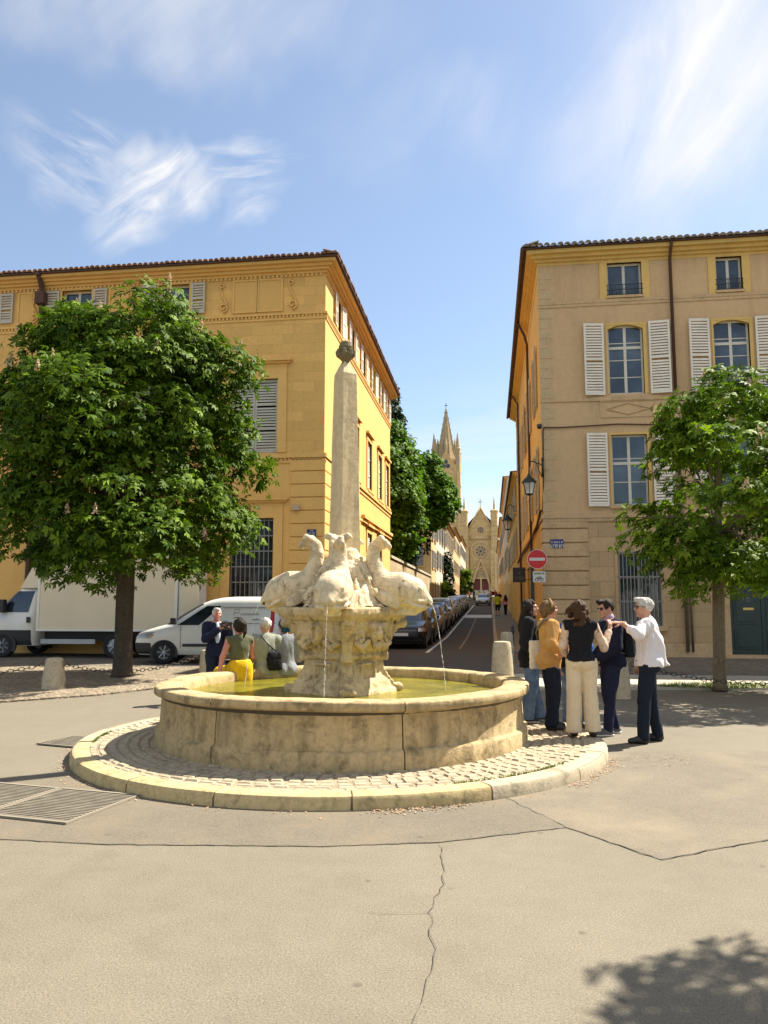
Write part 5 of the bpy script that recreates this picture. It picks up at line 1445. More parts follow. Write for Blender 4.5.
def leaves(rg, P, Nn, size, kind):
    """P points, Nn outward normals -> quads; palmate chestnut leaves or single leaves"""
    n = len(P)
    up = np.array([0, 0, 1.0])
    nr = Nn * .55 + up * .62 + rg.normal(size=(n, 3)) * .38
    nr /= np.linalg.norm(nr, axis=1)[:, None]
    d = Nn + rg.normal(size=(n, 3)) * .55 - up * .25
    d -= nr * (d * nr).sum(1)[:, None]; d /= np.maximum(np.linalg.norm(d, axis=1), 1e-6)[:, None]
    t_ = np.cross(nr, d)
    L = size * rg.uniform(.65, 1.25, n)
    tint = np.clip(rg.normal(.45, .24, n), 0, 1)
    Vs, Ts = [], []
    angs = {'palmate': (-82, -42, 0, 42, 82), 'tri': (-55, 0, 55), 'single': (0,)}[kind]
    for a in angs:
        a_ = radians(a) + rg.normal(0, .1, n)
        l = L * (1 - .25 * abs(a) / 82.)
        dr = d * np.cos(a_)[:, None] + t_ * np.sin(a_)[:, None]
        sd_ = -d * np.sin(a_)[:, None] + t_ * np.cos(a_)[:, None]
        w = l * (.17 if kind == 'palmate' else .3)
        droop = rg.uniform(.08, .42, n)
        b0 = P
        m_ = P + dr * (l * .6)[:, None] - nr * (l * .02)[:, None]
        tip = P + dr * (l * .97)[:, None] - nr * (l * droop)[:, None]
        Vs.append(np.stack([b0, m_ + sd_ * w[:, None], tip, m_ - sd_ * w[:, None]], 1)); Ts.append(np.clip(tint + rg.normal(0, .06, n), 0, 1))
    V_ = np.concatenate(Vs).reshape(-1, 3); T = np.concatenate(Ts)
    return V_, np.arange(len(V_)).reshape(-1, 4), T

def crown_points(rg, prof, nclump, per, rc, cx=0, cy=0, squash=.7, inner=.25, low=.0, bumps=.18):
    zs = np.array([p[0] for p in prof]); rs = np.array([p[1] for p in prof])
    z0, z1 = zs[0], zs[-1]
    ph = rg.rand(6) * 6.3
    P, Nn = [], []
    k = 0; ci = []
    while k < nclump:
        z = rg.uniform(z0, z1); r = np.interp(z, zs, rs)
        if rg.rand() > r / rs.max() + .12: continue
        a = rg.rand() * 2 * pi
        lump = 1 + bumps * np.sin(3 * a + ph[0] + 1.1 * z) * .6 + bumps * np.sin(5 * a + ph[1] - 1.7 * z) * .5
        q = rg.uniform(.78, 1.0) if rg.rand() > inner else sqrt(rg.rand()) * .75
        c = np.array([cx + r * q * lump * cos(a), cy + r * q * lump * sin(a), z]); R = rc * rg.uniform(.6, 1.3)
        R = R * (1.25 if rg.rand() < .12 else 1); ci.append((c, R)); k += 1
        m_ = int(per * (R / rc) ** 2 * rg.uniform(.7, 1.2))
        v = rg.normal(size=(m_, 3)); v[:, 2] = np.where(rg.rand(m_) < .7, np.abs(v[:, 2]), v[:, 2]); v /= np.linalg.norm(v, axis=1)[:, None]
        out = np.array([cos(a), sin(a), .25]); 
        flip = ((v * out).sum(1) < -.35) & (rg.rand(m_) < .7); v[flip] *= -1
        rad = R * np.abs(rg.normal(.92, .16, m_)); pts = c + v * rad[:, None] * np.array([1, 1, squash])
        nn = v * .6 + out * .6; nn /= np.linalg.norm(nn, axis=1)[:, None]
        P.append(pts); Nn.append(nn)
    return np.concatenate(P), np.concatenate(Nn), ci

def tree(name, label, loc, prof, nclump, per, rc, size, leafm, barkm, th, tr, seed, kind='palmate', cx=0, cy=0, blossoms=0, limbs=9, twig=None, group=None, lean=(0, 0), squash=.7, inner=.25, bsize=.24, bumps=.18, cat='tree'):
    rg = np.random.RandomState(seed); r = thing(name, label, cat, loc, 0, group)
    P, Nn, ci = crown_points(rg, prof, nclump, per, rc, cx, cy, squash, inner, bumps=bumps)
    if twig:
        q = np.array(twig) + rg.normal(size=(5, 3)) * .035; P = np.concatenate([P, q]); Nn = np.concatenate([Nn, np.tile([.8, -.2, .2], (5, 1))])
    V_, F, T = leaves(rg, P, Nn, size, kind)
    np_mesh('crown', V_, F, [M[leafm]], r, tint=T)
    m = MB()
    top = prof[-1][0]
    pts = []; rad = []
    for i in range(9):
        f = i / 8; z = f * (top * .8); pts.append((lean[0] * f + cx * .2 * f + .035 * sin(3 * f + seed), lean[1] * f + cy * .2 * f + .03 * cos(4 * f), z)); rad.append(tr * (1.35 if i == 0 else 1.0 if f < .35 else max(.15, 1.0 - (f - .35) * 1.3)))
    pts.insert(1, (pts[0][0], pts[0][1], .12)); rad.insert(1, tr * 1.12)
    m.tube(pts, rad, 14)
    for i in range(limbs):
        c, R = ci[rg.randint(len(ci))]; z0 = th * rg.uniform(.9, 1.25) + rg.rand() * (top - th) * .35
        b0 = Vector((lean[0] * z0 / top + cx * .2 * z0 / top / .8, lean[1] * z0 / top + cy * .2 * z0 / top / .8, z0)); e = Vector(c)
        mid = b0.lerp(e, .5) + Vector((0, 0, .25)); m.tube([b0, mid, e], [tr * .42, tr * .26, tr * .08], 7)
    if twig: b0 = Vector((0, 0, twig[2] - .6)); e = Vector(twig); m.tube([b0, b0.lerp(e, .5) + Vector((0, 0, .25)), e], [tr * .3, .025, .008], 6)
    m.build('trunk', M[barkm], r, smooth=True)
    if blossoms:
        bv = []; bf = []; bt = []
        for i in range(70):
            h = rg.rand(); rr = .34 * (1 - h) ** .8 * rg.uniform(.5, 1); a = rg.rand() * 6.3; c = np.array([rr * cos(a), rr * sin(a), h]) * bsize
            u = rg.normal(size=3); u /= np.linalg.norm(u); w = np.cross(u, rg.normal(size=3)); w /= np.linalg.norm(w); s_ = .018 * rg.uniform(.7, 1.4) * bsize / .24
            k = len(bv); bv += [c - u * s_, c - w * s_, c + u * s_, c + w * s_]; bf.append((k, k + 1, k + 2, k + 3)); bt.append(rg.rand())
        first = None; k = 0; tries = 0
        while k < blossoms and tries < 4000:
            tries += 1
            i = rg.randint(len(P)); p = P[i]; c, R = ci[0]
            out = p - np.array([cx, cy, p[2]]); rr = np.interp(p[2], [q[0] for q in prof], [q[1] for q in prof])
            if np.linalg.norm(out[:2]) < rr * .9 or out[1] > .3 * rr: continue
            if first is None: o = first = np_mesh('blossom', bv, bf, [M['blossom']], r, tint=bt)
            else: o = first.copy(); C.objects.link(o)
            q = p + out / np.linalg.norm(out) * .14 + np.array([0, 0, .05]); o.location = q; o.rotation_euler = (rg.normal() * .25, rg.normal() * .25, rg.rand() * 6); s_ = rg.uniform(.7, 1.2); o.scale = (s_,) * 3; k += 1
    return r
GT = 'chestnut trees round the square'
tree('chestnut_tree', 'large dense chestnut tree in pale blossom on the left, before the box truck', (-8.1, 16.64, .02),
     [(2.3, 1.7), (2.9, 2.35), (3.6, 2.45), (5.0, 2.48), (6.1, 2.42), (6.9, 2.1), (7.6, 1.55), (8.3, 1.05), (8.75, .5)], 235, 105, .60, .185, 'leaf', 'bark', 2.0, .20, 11, blossoms=36, group=GT, cx=-.15, bumps=.2, limbs=16)
tree('chestnut_tree', 'smaller bright green chestnut tree with pink blossom in front of the tan house', (4.27, 15.62, .02),
     [(1.8, .7), (2.2, 1.4), (3.0, 2.0), (3.8, 2.2), (4.5, 1.85), (5.1, 1.2), (5.6, .75), (6.05, .3)], 120, 66, .46, .165, 'leaf_r', 'bark_r', 1.9, .112, 23, cx=.62, blossoms=28, group=GT, limbs=12, bsize=.2, bumps=.2)
tree('chestnut_tree', 'chestnut tree just right of the view, its leafy shadow on the near asphalt', (5.8, 5.0, 0),
     [(3.0, 1.0), (3.6, 1.7), (4.6, 2.1), (5.6, 1.9), (6.4, 1.2), (6.9, .4)], 150, 80, .5, .18, 'leaf', 'bark', 2.6, .16, 31, group=GT, limbs=8)
tree('chestnut_tree', 'chestnut tree left of the viewer with one leaf tip at the top edge', (-7.5, 4.2, 0),
     [(3.6, 1.3), (4.4, 2.1), (5.4, 2.45), (6.4, 2.1), (7.2, 1.2), (7.6, .4)], 60, 30, .55, .22, 'leaf', 'bark', 2.6, .17, 37, group=GT, limbs=8, twig=(4.86, -.42, 5.5))
GG = 'trees behind the garden wall'
tree('garden_tree', 'big dark rounded tree bulging over the garden wall beside the mansion', (-7.4, 48, 0), [(3.0, .9), (4.5, 1.7), (6, 2.5), (8.5, 3.2), (10.6, 2.6), (12.2, 1.6), (13.0, .6)], 260, 75, .75, .27, 'leaf_far', 'bark', 3, .3, 41, 'tri', group=GG, limbs=10, bumps=.12)
tree('garden_tree', 'smaller round tree leaning out over the street past the big dark tree', (-6.2, 58, .3), [(6.9, .7), (7.4, 1.5), (8.5, 2.1), (10, 1.9), (11.4, 1.1), (12.2, .4)], 150, 75, .6, .27, 'leaf_far', 'bark', 4, .2, 43, 'tri', cx=1.35, group=GG, limbs=8, bumps=.12)
tree('conifer_tree', 'tall blackish conifer rising behind the big garden tree', (-8.4, 57, 0), [(4, 2.6), (8, 2.9), (12, 2.6), (15, 1.9), (17.5, 1.1), (19.4, .3)], 240, 75, .7, .30, 'leaf_dark', 'bark', 4, .3, 47, 'tri', group=GG, squash=1.0)
tree('cypress_tree', 'slim dark creeper tree against the whitish house front', (-4.95, 88, 1.0), [(.9, .45), (2, .65), (3.5, .6), (5, .4), (6.2, .12)], 50, 40, .35, .22, 'leaf_dark', 'bark', .8, .07, 53, 'tri', limbs=3, squash=1.2)
tree('street_bush', 'light green bushy plant on the left pavement near the church', (-4.4, 136, 2.1), [(1.2, .6), (2.4, 1.2), (4, 1.1), (5.4, .4)], 40, 40, .55, .35, 'leaf_r', 'bark', 1.2, .08, 59, 'tri', limbs=3, cat='plant')
tree('street_bush', 'low green plant by the yellow house corner under the dark creeper', (-4.85, 84, .95), [(.6, .35), (1.3, .6), (2.2, .5), (2.8, .2)], 24, 40, .35, .24, 'leaf_r', 'bark', .6, .05, 61, 'tri', limbs=3, cat='plant')
# ------------------------------------------------------------------ vehicles
M.update(rubber=plain('rubber', (.018, .018, .018), .9), alloy=plain('alloy', (.35, .35, .36), .4, .7), car_glass=glass('car_glass', (.03, .04, .05), .03),
         headlight=glass('headlight', (.55, .55, .55), .08), tail=plain('tail_light', (.45, .015, .015), .2), amber=glass('amber_light', (.7, .3, .06), .1), trimblk=plain('black_trim', (.025, .025, .027), .6),
         van_white=plain('van_white', (.76, .74, .68), .3, 0, .04, coat=.3), truck_box=plain('truck_box', (.78, .66, .46), .5, 0, .05, 1.2), plate_w=plain('plate_white', (.7, .7, .66), .5))
PX = 5.0
class Body:
    """stack of rounded rectangular rings: (z, front, back, halfwidth)"""
    def __init__(s, lv, n=5.0): s.lv = np.array(lv, float); s.n = n
    def at(s, z, ph):
        zz = s.lv[:, 0]; f, b_, w = (float(np.interp(z, zz, s.lv[:, i])) for i in (1, 2, 3))
        c, a = (f + b_) / 2, (f - b_) / 2; e = 2 / s.n
        cx, sx_ = cos(ph), sin(ph)
        return Vector((c + a * math.copysign(abs(cx) ** e, cx), w * math.copysign(abs(sx_) ** e, sx_), z))
    def mesh(s, name, mat, par):
        m = MB(); K = 48; zs = s.lv[:, 0]
        ring = []
        for z in zs:
            ring.append(len(m.v))
            for k in range(K):
                u = (k / K) * 4; q = int(u); fr = u - q
                # cluster the samples so that faces and corners are both smooth
                ph = (q + (.5 + .5 * math.copysign(abs(2 * fr - 1) ** .8, 2 * fr - 1))) * pi / 2
                m.v.append(tuple(s.at(z, ph)))
        for i in range(len(zs) - 1):
            for k in range(K):
                m.f.append((ring[i] + k, ring[i] + (k + 1) % K, ring[i + 1] + (k + 1) % K, ring[i + 1] + k)); m.m.append(0)
        m.f.append(tuple(ring[-1] + k for k in range(K))); m.m.append(0); m.f.append(tuple(ring[0] + k for k in reversed(range(K)))); m.m.append(0)
        return m.build(name, mat, par, smooth=True, angle=38)
    def patch(s, name, mat, par, z0, z1, p0, p1, off=.006, nz=5, npn=14, slant=None):
        m = MB(); G_ = []
        for i in range(nz + 1):
            z = z0 + (z1 - z0) * i / nz
            for k in range(npn + 1):
                a, b_ = p0, p1
                if slant: a, b_ = p0 + slant[0] * i / nz, p1 + slant[1] * i / nz
                ph = radians(a + (b_ - a) * k / npn); p = s.at(z, ph); q = Vector((cos(ph), sin(ph), .25)).normalized(); G_.append(p + q * off)
        W_ = npn + 1; m.add(G_, [(i * W_ + k, i * W_ + k + 1, (i + 1) * W_ + k + 1, (i + 1) * W_ + k) for i in range(nz) for k in range(npn)])
        return m.build(name, mat, par, smooth=True)
def wheel(par, x, y, R=.31, w=.2, hub='alloy'):
    s = 1 if y > 0 else -1
    m = MB(); m.lathe([(R * .62, -w / 2), (R * .9, -w / 2), (R, -w / 2 + .03), (R, w / 2 - .03), (R * .92, w / 2), (R * .62, w / 2)], 24)
    o = m.build('wheel', M['rubber'], par, smooth=True, angle=40); o.location = (x, y, R); o.rotation_euler = (-s * pi / 2, 0, 0)
    m = MB(); m.lathe([(0, w / 2 - .02), (R * .15, w / 2 - .015), (R * .2, w / 2 - .03), (R * .6, w / 2 - .045), (R * .64, w / 2 - .005)], 20)
    for k in range(7):
        a = k * 2 * pi / 7; m.tube([(R * .15 * cos(a), R * .15 * sin(a), w / 2 - .02), (R * .58 * cos(a), R * .58 * sin(a), w / 2 - .025)], .024, 5)
    m.build('rim', M[hub], o, smooth=True, angle=40)
    return o
def arch(par, x, y, R, nm='wheel_arch'):
    m = MB(); s = 1 if y > 0 else -1; n = 18
    P = [(x + R * cos(pi * i / n), y, R * .8 + R * sin(pi * i / n) * .95) for i in range(n + 1)] + [(x - R, y, .18), (x + R, y, .18)]
    m.add(P, [tuple(range(len(P)) if s < 0 else reversed(range(len(P))))]); return m.build(nm, M['trimblk'], par)
HATCH = [(.2, 1.9, -1.92, .78), (.3, 1.99, -2.0, .84), (.5, 2.04, -2.04, .865), (.66, 2.02, -2.05, .87), (.76, 1.93, -2.05, .87), (.83, 1.72, -2.05, .865), (.9, 1.38, -2.04, .855), (.96, 1.05, -2.03, .84),
         (1.0, .9, -2.02, .81), (1.2, .53, -1.93, .74), (1.36, .2, -1.8, .67), (1.43, -.02, -1.66, .61), (1.47, -.3, -1.45, .5), (1.485, -.6, -1.1, .3)]
def car(label, loc, rz, paint, scale=(1, 1, 1), group='cars parked along the left kerb of the street', mat=None):
    r = thing('parked_car', label, 'car', loc, rz, group); r.scale = scale
    B = Body(HATCH); pm = mat or plain('car_paint', paint, .3, .2, .03, coat=.35); b_ = B.mesh('body', pm, r)
    B.patch('windscreen', M['car_glass'], r, 1.0, 1.4, -42, 42, .008)
    B.patch('rear_window', M['car_glass'], r, 1.04, 1.36, 140, 220, .008)
    for s in (-1, 1):
        a = (54, 83) if s > 0 else (-83, -54); c = (86, 126) if s > 0 else (-126, -86)
        B.patch('side_window', M['car_glass'], r, 1.0, 1.38, *a, .007); B.patch('side_window', M['car_glass'], r, 1.0, 1.38, *c, .007)
        hl = (24, 62) if s > 0 else (-62, -24); B.patch('headlight', M['headlight'], r, .62, .755, *hl, .008)
        tl = (128, 165) if s > 0 else (-165, -128); B.patch('tail_light', M['tail'], r, .72, .98, *tl, .008)
        m = MB(); m.box(.72, .86, s * .86, s * 1.0, 1.0, 1.13); m.build('mirror', pm, r, bevel=.03)
        for x in (1.27, -1.28): arch(r, x, s * .853, .355); wheel(r, x, s * .765)
        m = MB(); m.box(-.1, .08, s * .868, s * .885, .82, .845); m.box(-1.05, -.87, s * .868, s * .885, .82, .845); m.build('handle', M['trimblk'], r)
    B.patch('grille', M['trimblk'], r, .42, .6, -24, 24, .006); B.patch('bumper', M['trimblk'], r, .21, .34, -60, 60, .006); B.patch('bumper', M['trimblk'], r, .22, .4, 122, 238, .006)
    m = MB(); m.box(2.045, 2.062, -.26, .26, .47, .58); m.build('number_plate', M['plate_w'], r); m = MB(); m.box(-2.07, -2.055, -.26, .26, .6, .71); m.build('number_plate', M['plate_w'], r)
    return r
black_p = plain('paint_black', (.008, .008, .009), .3, .1, .05, coat=.3)
cars = [('black hatchback parked first in the row, its front towards the fountain', 30.0, black_p, (1, 1, 1.0)), ('charcoal car parked second, bumper to bumper behind the black hatchback', 34.6, (.03, .03, .035), (1, .98, .98)),
        ('silver grey car parked third in the row on the street', 39.2, (.32, .32, .33), (1.0, 1, 1.03)), ('dark grey estate car parked fourth in the row', 44.0, (.05, .055, .06), (1.06, 1, 1.05)),
        ('tall white car parked fifth, its pale roof above the others', 49.3, (.62, .62, .6), (1.08, 1.02, 1.16)), ('graphite car parked sixth in the row', 54.6, (.07, .07, .075), (1, 1, 1)), ('silver car parked seventh in the row', 59.8, (.4, .4, .4), (1, 1, 1.02)),
        ('dark blue car parked eighth in the row', 65, (.03, .04, .08), (1, 1, 1)), ('light grey car parked ninth in the row', 70.4, (.45, .45, .44), (1.02, 1, 1.05)), ('black car parked tenth in the row', 76, (.02, .02, .02), (1, 1, 1)),
        ('grey car parked eleventh, last one before the street narrows', 82, (.25, .25, .26), (1, 1, 1.02))]
for lab, y, p, sc in cars:
    car(lab, (-3.2, y, gz(y) + .01), -pi / 2, p if isinstance(p, tuple) else (0, 0, 0), sc, mat=None if isinstance(p, tuple) else p)
cc = car('silver blue car driving towards us in the lane far up the street', (-.95, 98, gz(98) + .01), -pi / 2, (.4, .43, .47)); del cc['group']; cc.name = 'silver_car'

# small white delivery van
VAN = [(.24, 1.9, -1.93, .76), (.34, 1.97, -1.98, .82), (.55, 2.0, -2.0, .84), (.72, 1.97, -2.01, .845), (.82, 1.88, -2.01, .845), (.92, 1.62, -2.01, .84), (1.0, 1.36, -2.0, .83), (1.05, 1.16, -2.0, .815),
       (1.25, .84, -1.99, .785), (1.5, .42, -1.96, .735), (1.63, .18, -1.93, .70), (1.72, -.05, -1.88, .65), (1.785, -.35, -1.8, .56), (1.815, -.7, -1.6, .36)]
v = thing('delivery_van', 'small white delivery van parked behind the fountain, black bumper and side moulding', 'van', (-7.85, 21.45, .01), pi + .17)
B = Body(VAN, 6.0); B.mesh('body', M['van_white'], v)
B.patch('windscreen', M['car_glass'], v, 1.06, 1.62, -46, 46, .008)
for s in (-1, 1):
    q = lambda a, b_: (a, b_) if s > 0 else (-b_, -a)
    B.patch('side_window', M['car_glass'], v, 1.04, 1.56, *q(66, 87), .007, slant=(2, 0) if s > 0 else (0, -2))
    B.patch('headlight', M['headlight'], v, .68, .86, *q(28, 62), .008); B.patch('indicator', M['amber'], v, .70, .80, *q(58, 66), .012)
    B.patch('tail_light', M['tail'], v, .85, 1.5, *q(124, 136), .008)
    for x in (1.12, -1.32): arch(v, x, s * .84, .37); wheel(v, x, s * .76, .315)
    m = MB(); m.box(.78, .94, s * .84, s * 1.0, 1.06, 1.24); m.build('mirror', M['trimblk'], v, bevel=.03)
    m = MB(); m.box(-.85, .62, s * .842, s * .858, .46, .54); m.build('side_moulding', M['trimblk'], v)
    m = MB()
    for x in (.68, -.36): m.box(x - .006, x + .006, s * .80, s * .849, .42, 1.02)
    m.box(-1.9, -.42, s * .78, s * .822, 1.08, 1.092); m.box(-1.9, -.42, s * .72, s * .765, 1.52, 1.53)
    m.build('panel_gap', M['zinc'], v)
    m = MB(); m.box(-.3, -.14, s * .846, s * .862, .9, .93); m.box(-.60, -.44, s * .846, s * .862, .9, .93); m.build('handle', M['trimblk'], v)
B.patch('bumper', M['trimblk'], v, .26, .56, -66, 66, .012); B.patch('grille', M['trimblk'], v, .62, .74, -22, 22, .008)
m = MB(); m.box(2.01, 2.03, -.26, .26, .42, .52); m.build('number_plate', M['plate_w'], v)
m = MB(); rg = random.Random(21); ys = lambda z: float(np.interp(z, [p[0] for p in VAN], [p[3] for p in VAN])) + .004
def stroke(pts, w): m.tube([(x, ys(z), z) for x, z in pts], w, 4)
x = -.75                                # flowing script, then a smaller line (not legible in the photograph)
stroke([(x + .02, 1.30), (x - .02, 1.46), (x - .14, 1.46), (x - .12, 1.38), (x - .02, 1.36)], .007); x -= .16
for i in range(7): h = rg.uniform(.03, .09); stroke([(x, 1.31), (x - .02, 1.31 + h), (x - .05, 1.305), (x - .075, 1.33)], .006); x -= .075
x = -1.25
for i in range(8): m.box(x - rg.uniform(.025, .045), x, ys(1.2) - .004, ys(1.2) + .004, 1.17, 1.17 + rg.choice([.03, .045])); x -= .055
m.build('lettering', M['zinc'], v)

# box truck
tk = thing('box_truck', 'cream box truck parked on the left behind the chestnut tree', 'truck', (-11.4, 23.25, .01), pi)
CAB = [(.35, 4.3, 2.3, .9), (.5, 4.42, 2.3, .97), (.85, 4.45, 2.3, 1.0), (1.1, 4.3, 2.3, 1.0), (1.25, 3.95, 2.3, .985), (1.35, 3.72, 2.3, .97), (1.8, 3.3, 2.3, .9), (2.08, 2.98, 2.3, .84), (2.16, 2.8, 2.32, .75), (2.2, 2.65, 2.35, .5)]
B = Body(CAB, 7.0); B.mesh('cab', M['van_white'], tk)
B.patch('windscreen', M['car_glass'], tk, 1.36, 2.04, -48, 48, .008)
for s in (-1, 1):
    q = lambda a, b_: (a, b_) if s > 0 else (-b_, -a)
    B.patch('side_window', M['car_glass'], tk, 1.36, 2.0, *q(64, 100), .008, slant=(0, 0))
    B.patch('side_skirt', M['trimblk'], tk, .36, .82, *q(58, 122), .01)
    B.patch('headlight', M['headlight'], tk, .88, 1.1, *q(34, 58), .01)
    m = MB(); m.box(2.48, 2.60, s * 1.0, s * 1.02, 1.05, 1.22); m.build('handle', M['trimblk'], tk)
    m = MB(); m.box(3.25, 3.5, s * 1.02, s * 1.22, 1.35, 1.75); m.build('mirror', M['trimblk'], tk, bevel=.03)
    for x, hb in ((3.35, 'alloy'), (-.25, 'alloy')): wheel(tk, x, s * .9, .36, .24, hb)
    arch(tk, 3.35, s * 1.008, .44)
    m = MB(); m.box(.35, 2.1, s * .98, s * 1.02, .42, .56); m.build('side_guard', M['alloy'], tk)
m = MB(); m.box(-2.2, 2.25, -1.05, 1.05, .8, 3.12); bx = m.build('cargo_box', M['truck_box'], tk, bevel=.03)
m = MB()
for s in (-1, 1):
    for (a, c, z0, z1) in ((-2.2, 2.25, .8, .86), (-2.2, 2.25, 3.06, 3.118), (-2.2, -2.12, .87, 3.05), (2.17, 2.25, .87, 3.05)): m.box(a, c, s * 1.052, s * 1.066, z0, z1)
m.build('edge_rail', M['van_white'], bx)
m = MB(); m.add([(2.26, -1.0, 2.1), (2.26, 1.0, 2.1), (2.26, 1.0, 3.1), (2.26, -1.0, 3.1), (2.95, -.85, 2.1), (2.95, .85, 2.1), (2.4, .85, 3.05), (2.4, -.85, 3.05)], [(4, 5, 6, 7), (0, 4, 7, 3), (5, 1, 2, 6), (3, 7, 6, 2)]); m.build('wind_deflector', M['truck_box'], tk)
m = MB(); m.box(-2.1, 3.3, -.45, .45, .5, .78); m.build('chassis', M['trimblk'], tk)
m = MB(); m.box(-2.32, -2.22, -1.0, 1.0, .75, 2.6); m.build('tail_lift', M['van_white'], tk)
m = MB(); m.box(-2.85, -2.33, .99, 1.05, .85, 3.0); m.build('rear_door', M['truck_box'], tk)
m = MB(); m.box(-2.25, -2.2, .8, 1.0, .6, .75); m.box(-2.25, -2.2, -1.0, -.8, .6, .75); m.build('tail_light', M['tail'], tk)

# ------------------------------------------------------------------ stone bollards, iron posts, chains
M['bollard'] = stone('bollard_stone', (.50, .42, .29), dark=.55, big=3, fine=20, stain=.4, streak=.3, bump=.4)
def bollard(label, x, y, h, r0, r1, z=.03, stub=False):
    b_ = thing('stone_bollard', label, 'bollard', (x, y, z), 0, 'stone bollards round the square')
    m = MB(); m.lathe([(0, -.02), (r0, -.02), (r0 * .99, h * .3), (r1 * 1.06, h * .8), (r1, h - .05), (r1 * .9, h - .012), (r1 * .5, h), (0, h + .005)], 20)
    m.build('shaft', M['bollard'], b_, smooth=True, angle=45)
    if stub:
        m = MB(); m.lathe([(0, h - .01), (.19, h - .01), (.2, h + .02), (.05, h + .03), (.022, h + .05), (.022, h + .14), (.035, h + .15), (0, h + .18)], 12); m.build('cap', M['bollard'], b_, smooth=True, angle=40)
    m = MB(); P = [(r1 * 1.05 + .05 * cos(a * pi / 6), .0, h * .78 + .05 * sin(a * pi / 6)) for a in range(13)]; m.tube(P, .012, 5); m.build('ring', M['iron'], b_, smooth=True)
    return b_
bollard('pale stone bollard in the chestnut shade on the left', -8.31, 14.2, .58, .215, .16, .03)
bollard('stone bollard beside the standing man with the tablet', -6.2, 16.7, .6, .16, .14)
bollard('pale round stone bollard at the street entrance near the long haired woman', .22, 17.25, .78, .235, .19, .05)
bollard('stone bollard farther up the pavement behind the pale round one', .42, 22.2, .8, .2, .16, .05)
bollard('stone bollard mostly hidden behind the man in navy', 2.22, 14.35, .68, .18, .14, 0)
bollard('stone bollard at the right edge holding the chain', 7.6, 15.6, .75, .2, .16, 0)
for i, (y, lab) in enumerate(((23.4, 'black iron post on the pavement beyond the stone bollards'),)):
    p = thing('iron_post', lab, 'bollard', (.62, y, .03)); m = MB(); m.lathe([(.06, 0), (.06, .1), (.04, .12), (.035, .75), (.055, .78), (.055, .8), (.035, .84), (.05, .9), (.04, .95), (0, .97)], 12); m.build('post', M['black'], p, smooth=True, angle=40)
def chain(label, a, b_, sag, n):
    a, b_ = Vector(a), Vector(b_); m = MB()
    P = [a.lerp(b_, i / n) - Z1 * (sag * 4 * (i / n) * (1 - i / n)) for i in range(n + 1)]
    for i in range(n):
        c = (P[i] + P[i + 1]) / 2; t_ = (P[i + 1] - P[i]).normalized(); L = (P[i + 1] - P[i]).length * .68
        s_ = t_.cross(Z1).normalized(); q = s_ if i % 2 else s_.cross(t_)
        pts = [c + t_ * (L * cos(k * pi / 4)) + q * (L * .55 * sin(k * pi / 4)) for k in range(9)]; m.tube(pts, .007, 5, cap=False)
    return tag(m.build('chain', M['iron_chain'], None, smooth=True), label, 'chain', 'chains between the bollards')
M['iron_chain'] = plain('iron_chain', (.06, .05, .04), .7, .4)
chain('iron chain sagging behind the left chestnut trunk', (-8.1, 14.2, .48), (-6.36, 16.7, .5), .22, 34)
chain('iron chain sagging past the right chestnut trunk', (2.42, 14.37, .6), (7.4, 15.6, .6), .38, 56)
chain('iron chain from the left bollard towards the picture edge', (-8.5, 14.2, .48), (-12.5, 12.6, .5), .25, 46)
# ------------------------------------------------------------------ people
def cloth(name, col, rough=.9, var=.1):
    m, t, b = nt(name); v = coords(t)
    f = noise(t, v, 14, 4); c = ramp(t, f, [(.3, mul(col, 1 - var)), (.7, mul(col, 1 + var))]); t.links.new(c, b.inputs['Base Color'])
    b.inputs['Roughness'].default_value = rough; b.inputs['Specular IOR Level'].default_value = .2
    add_bump(t, b, noise(t, coords(t, (1, 1, .5)), 28, 3), .35, .02)
    return m
def skinm(name, col):
    m, t, b = nt(name); f = noise(t, coords(t), 20, 3); t.links.new(ramp(t, f, [(.3, mul(col, .9)), (.7, mul(col, 1.1))]), b.inputs['Base Color'])
    b.inputs['Roughness'].default_value = .5; b.inputs['Subsurface Weight'].default_value = .08; b.inputs['Subsurface Radius'].default_value = (.02, .008, .004); return m
def hairm(name, col):
    m, t, b = nt(name); f = noise(t, coords(t, (60, 60, 8)), 2, 4); t.links.new(ramp(t, f, [(.3, mul(col, .55)), (.7, mul(col, 1.5))]), b.inputs['Base Color'])
    b.inputs['Roughness'].default_value = .65; b.inputs['Specular IOR Level'].default_value = .2; add_bump(t, b, f, .6, .02); return m
SK = skinm('skin', (.50, .27, .18)); SKR = skinm('skin_flushed', (.50, .20, .14)); EYE = plain('eye_dark', (.03, .02, .018), .2); SOLE = plain('shoe_sole', (.65, .63, .6), .7); SHOE = plain('shoe_black', (.018, .016, .015), .5)
LENS = glass('sunglass_lens', (.015, .012, .012), .05)
JD = dict(pelvis=(0, 0, .95), waist=(0, 0, 1.10), chest=(0, -.005, 1.29), neck=(0, -.015, 1.43), head=(0, .015, 1.605), shL=(-.17, -.01, 1.395), shR=(.17, -.01, 1.395),
          elL=(-.215, -.04, 1.12), elR=(.215, -.04, 1.12), wrL=(-.215, .04, .89), wrR=(.215, .04, .89), hipL=(-.088, 0, .92), hipR=(.088, 0, .92), knL=(-.095, .02, .49), knR=(.095, .02, .49), anL=(-.10, -.02, .085), anR=(.10, -.02, .085), ftL=0.0, ftR=0.0)
def nvec(a): a = np.array(a, float); return a / max(np.linalg.norm(a), 1e-9)
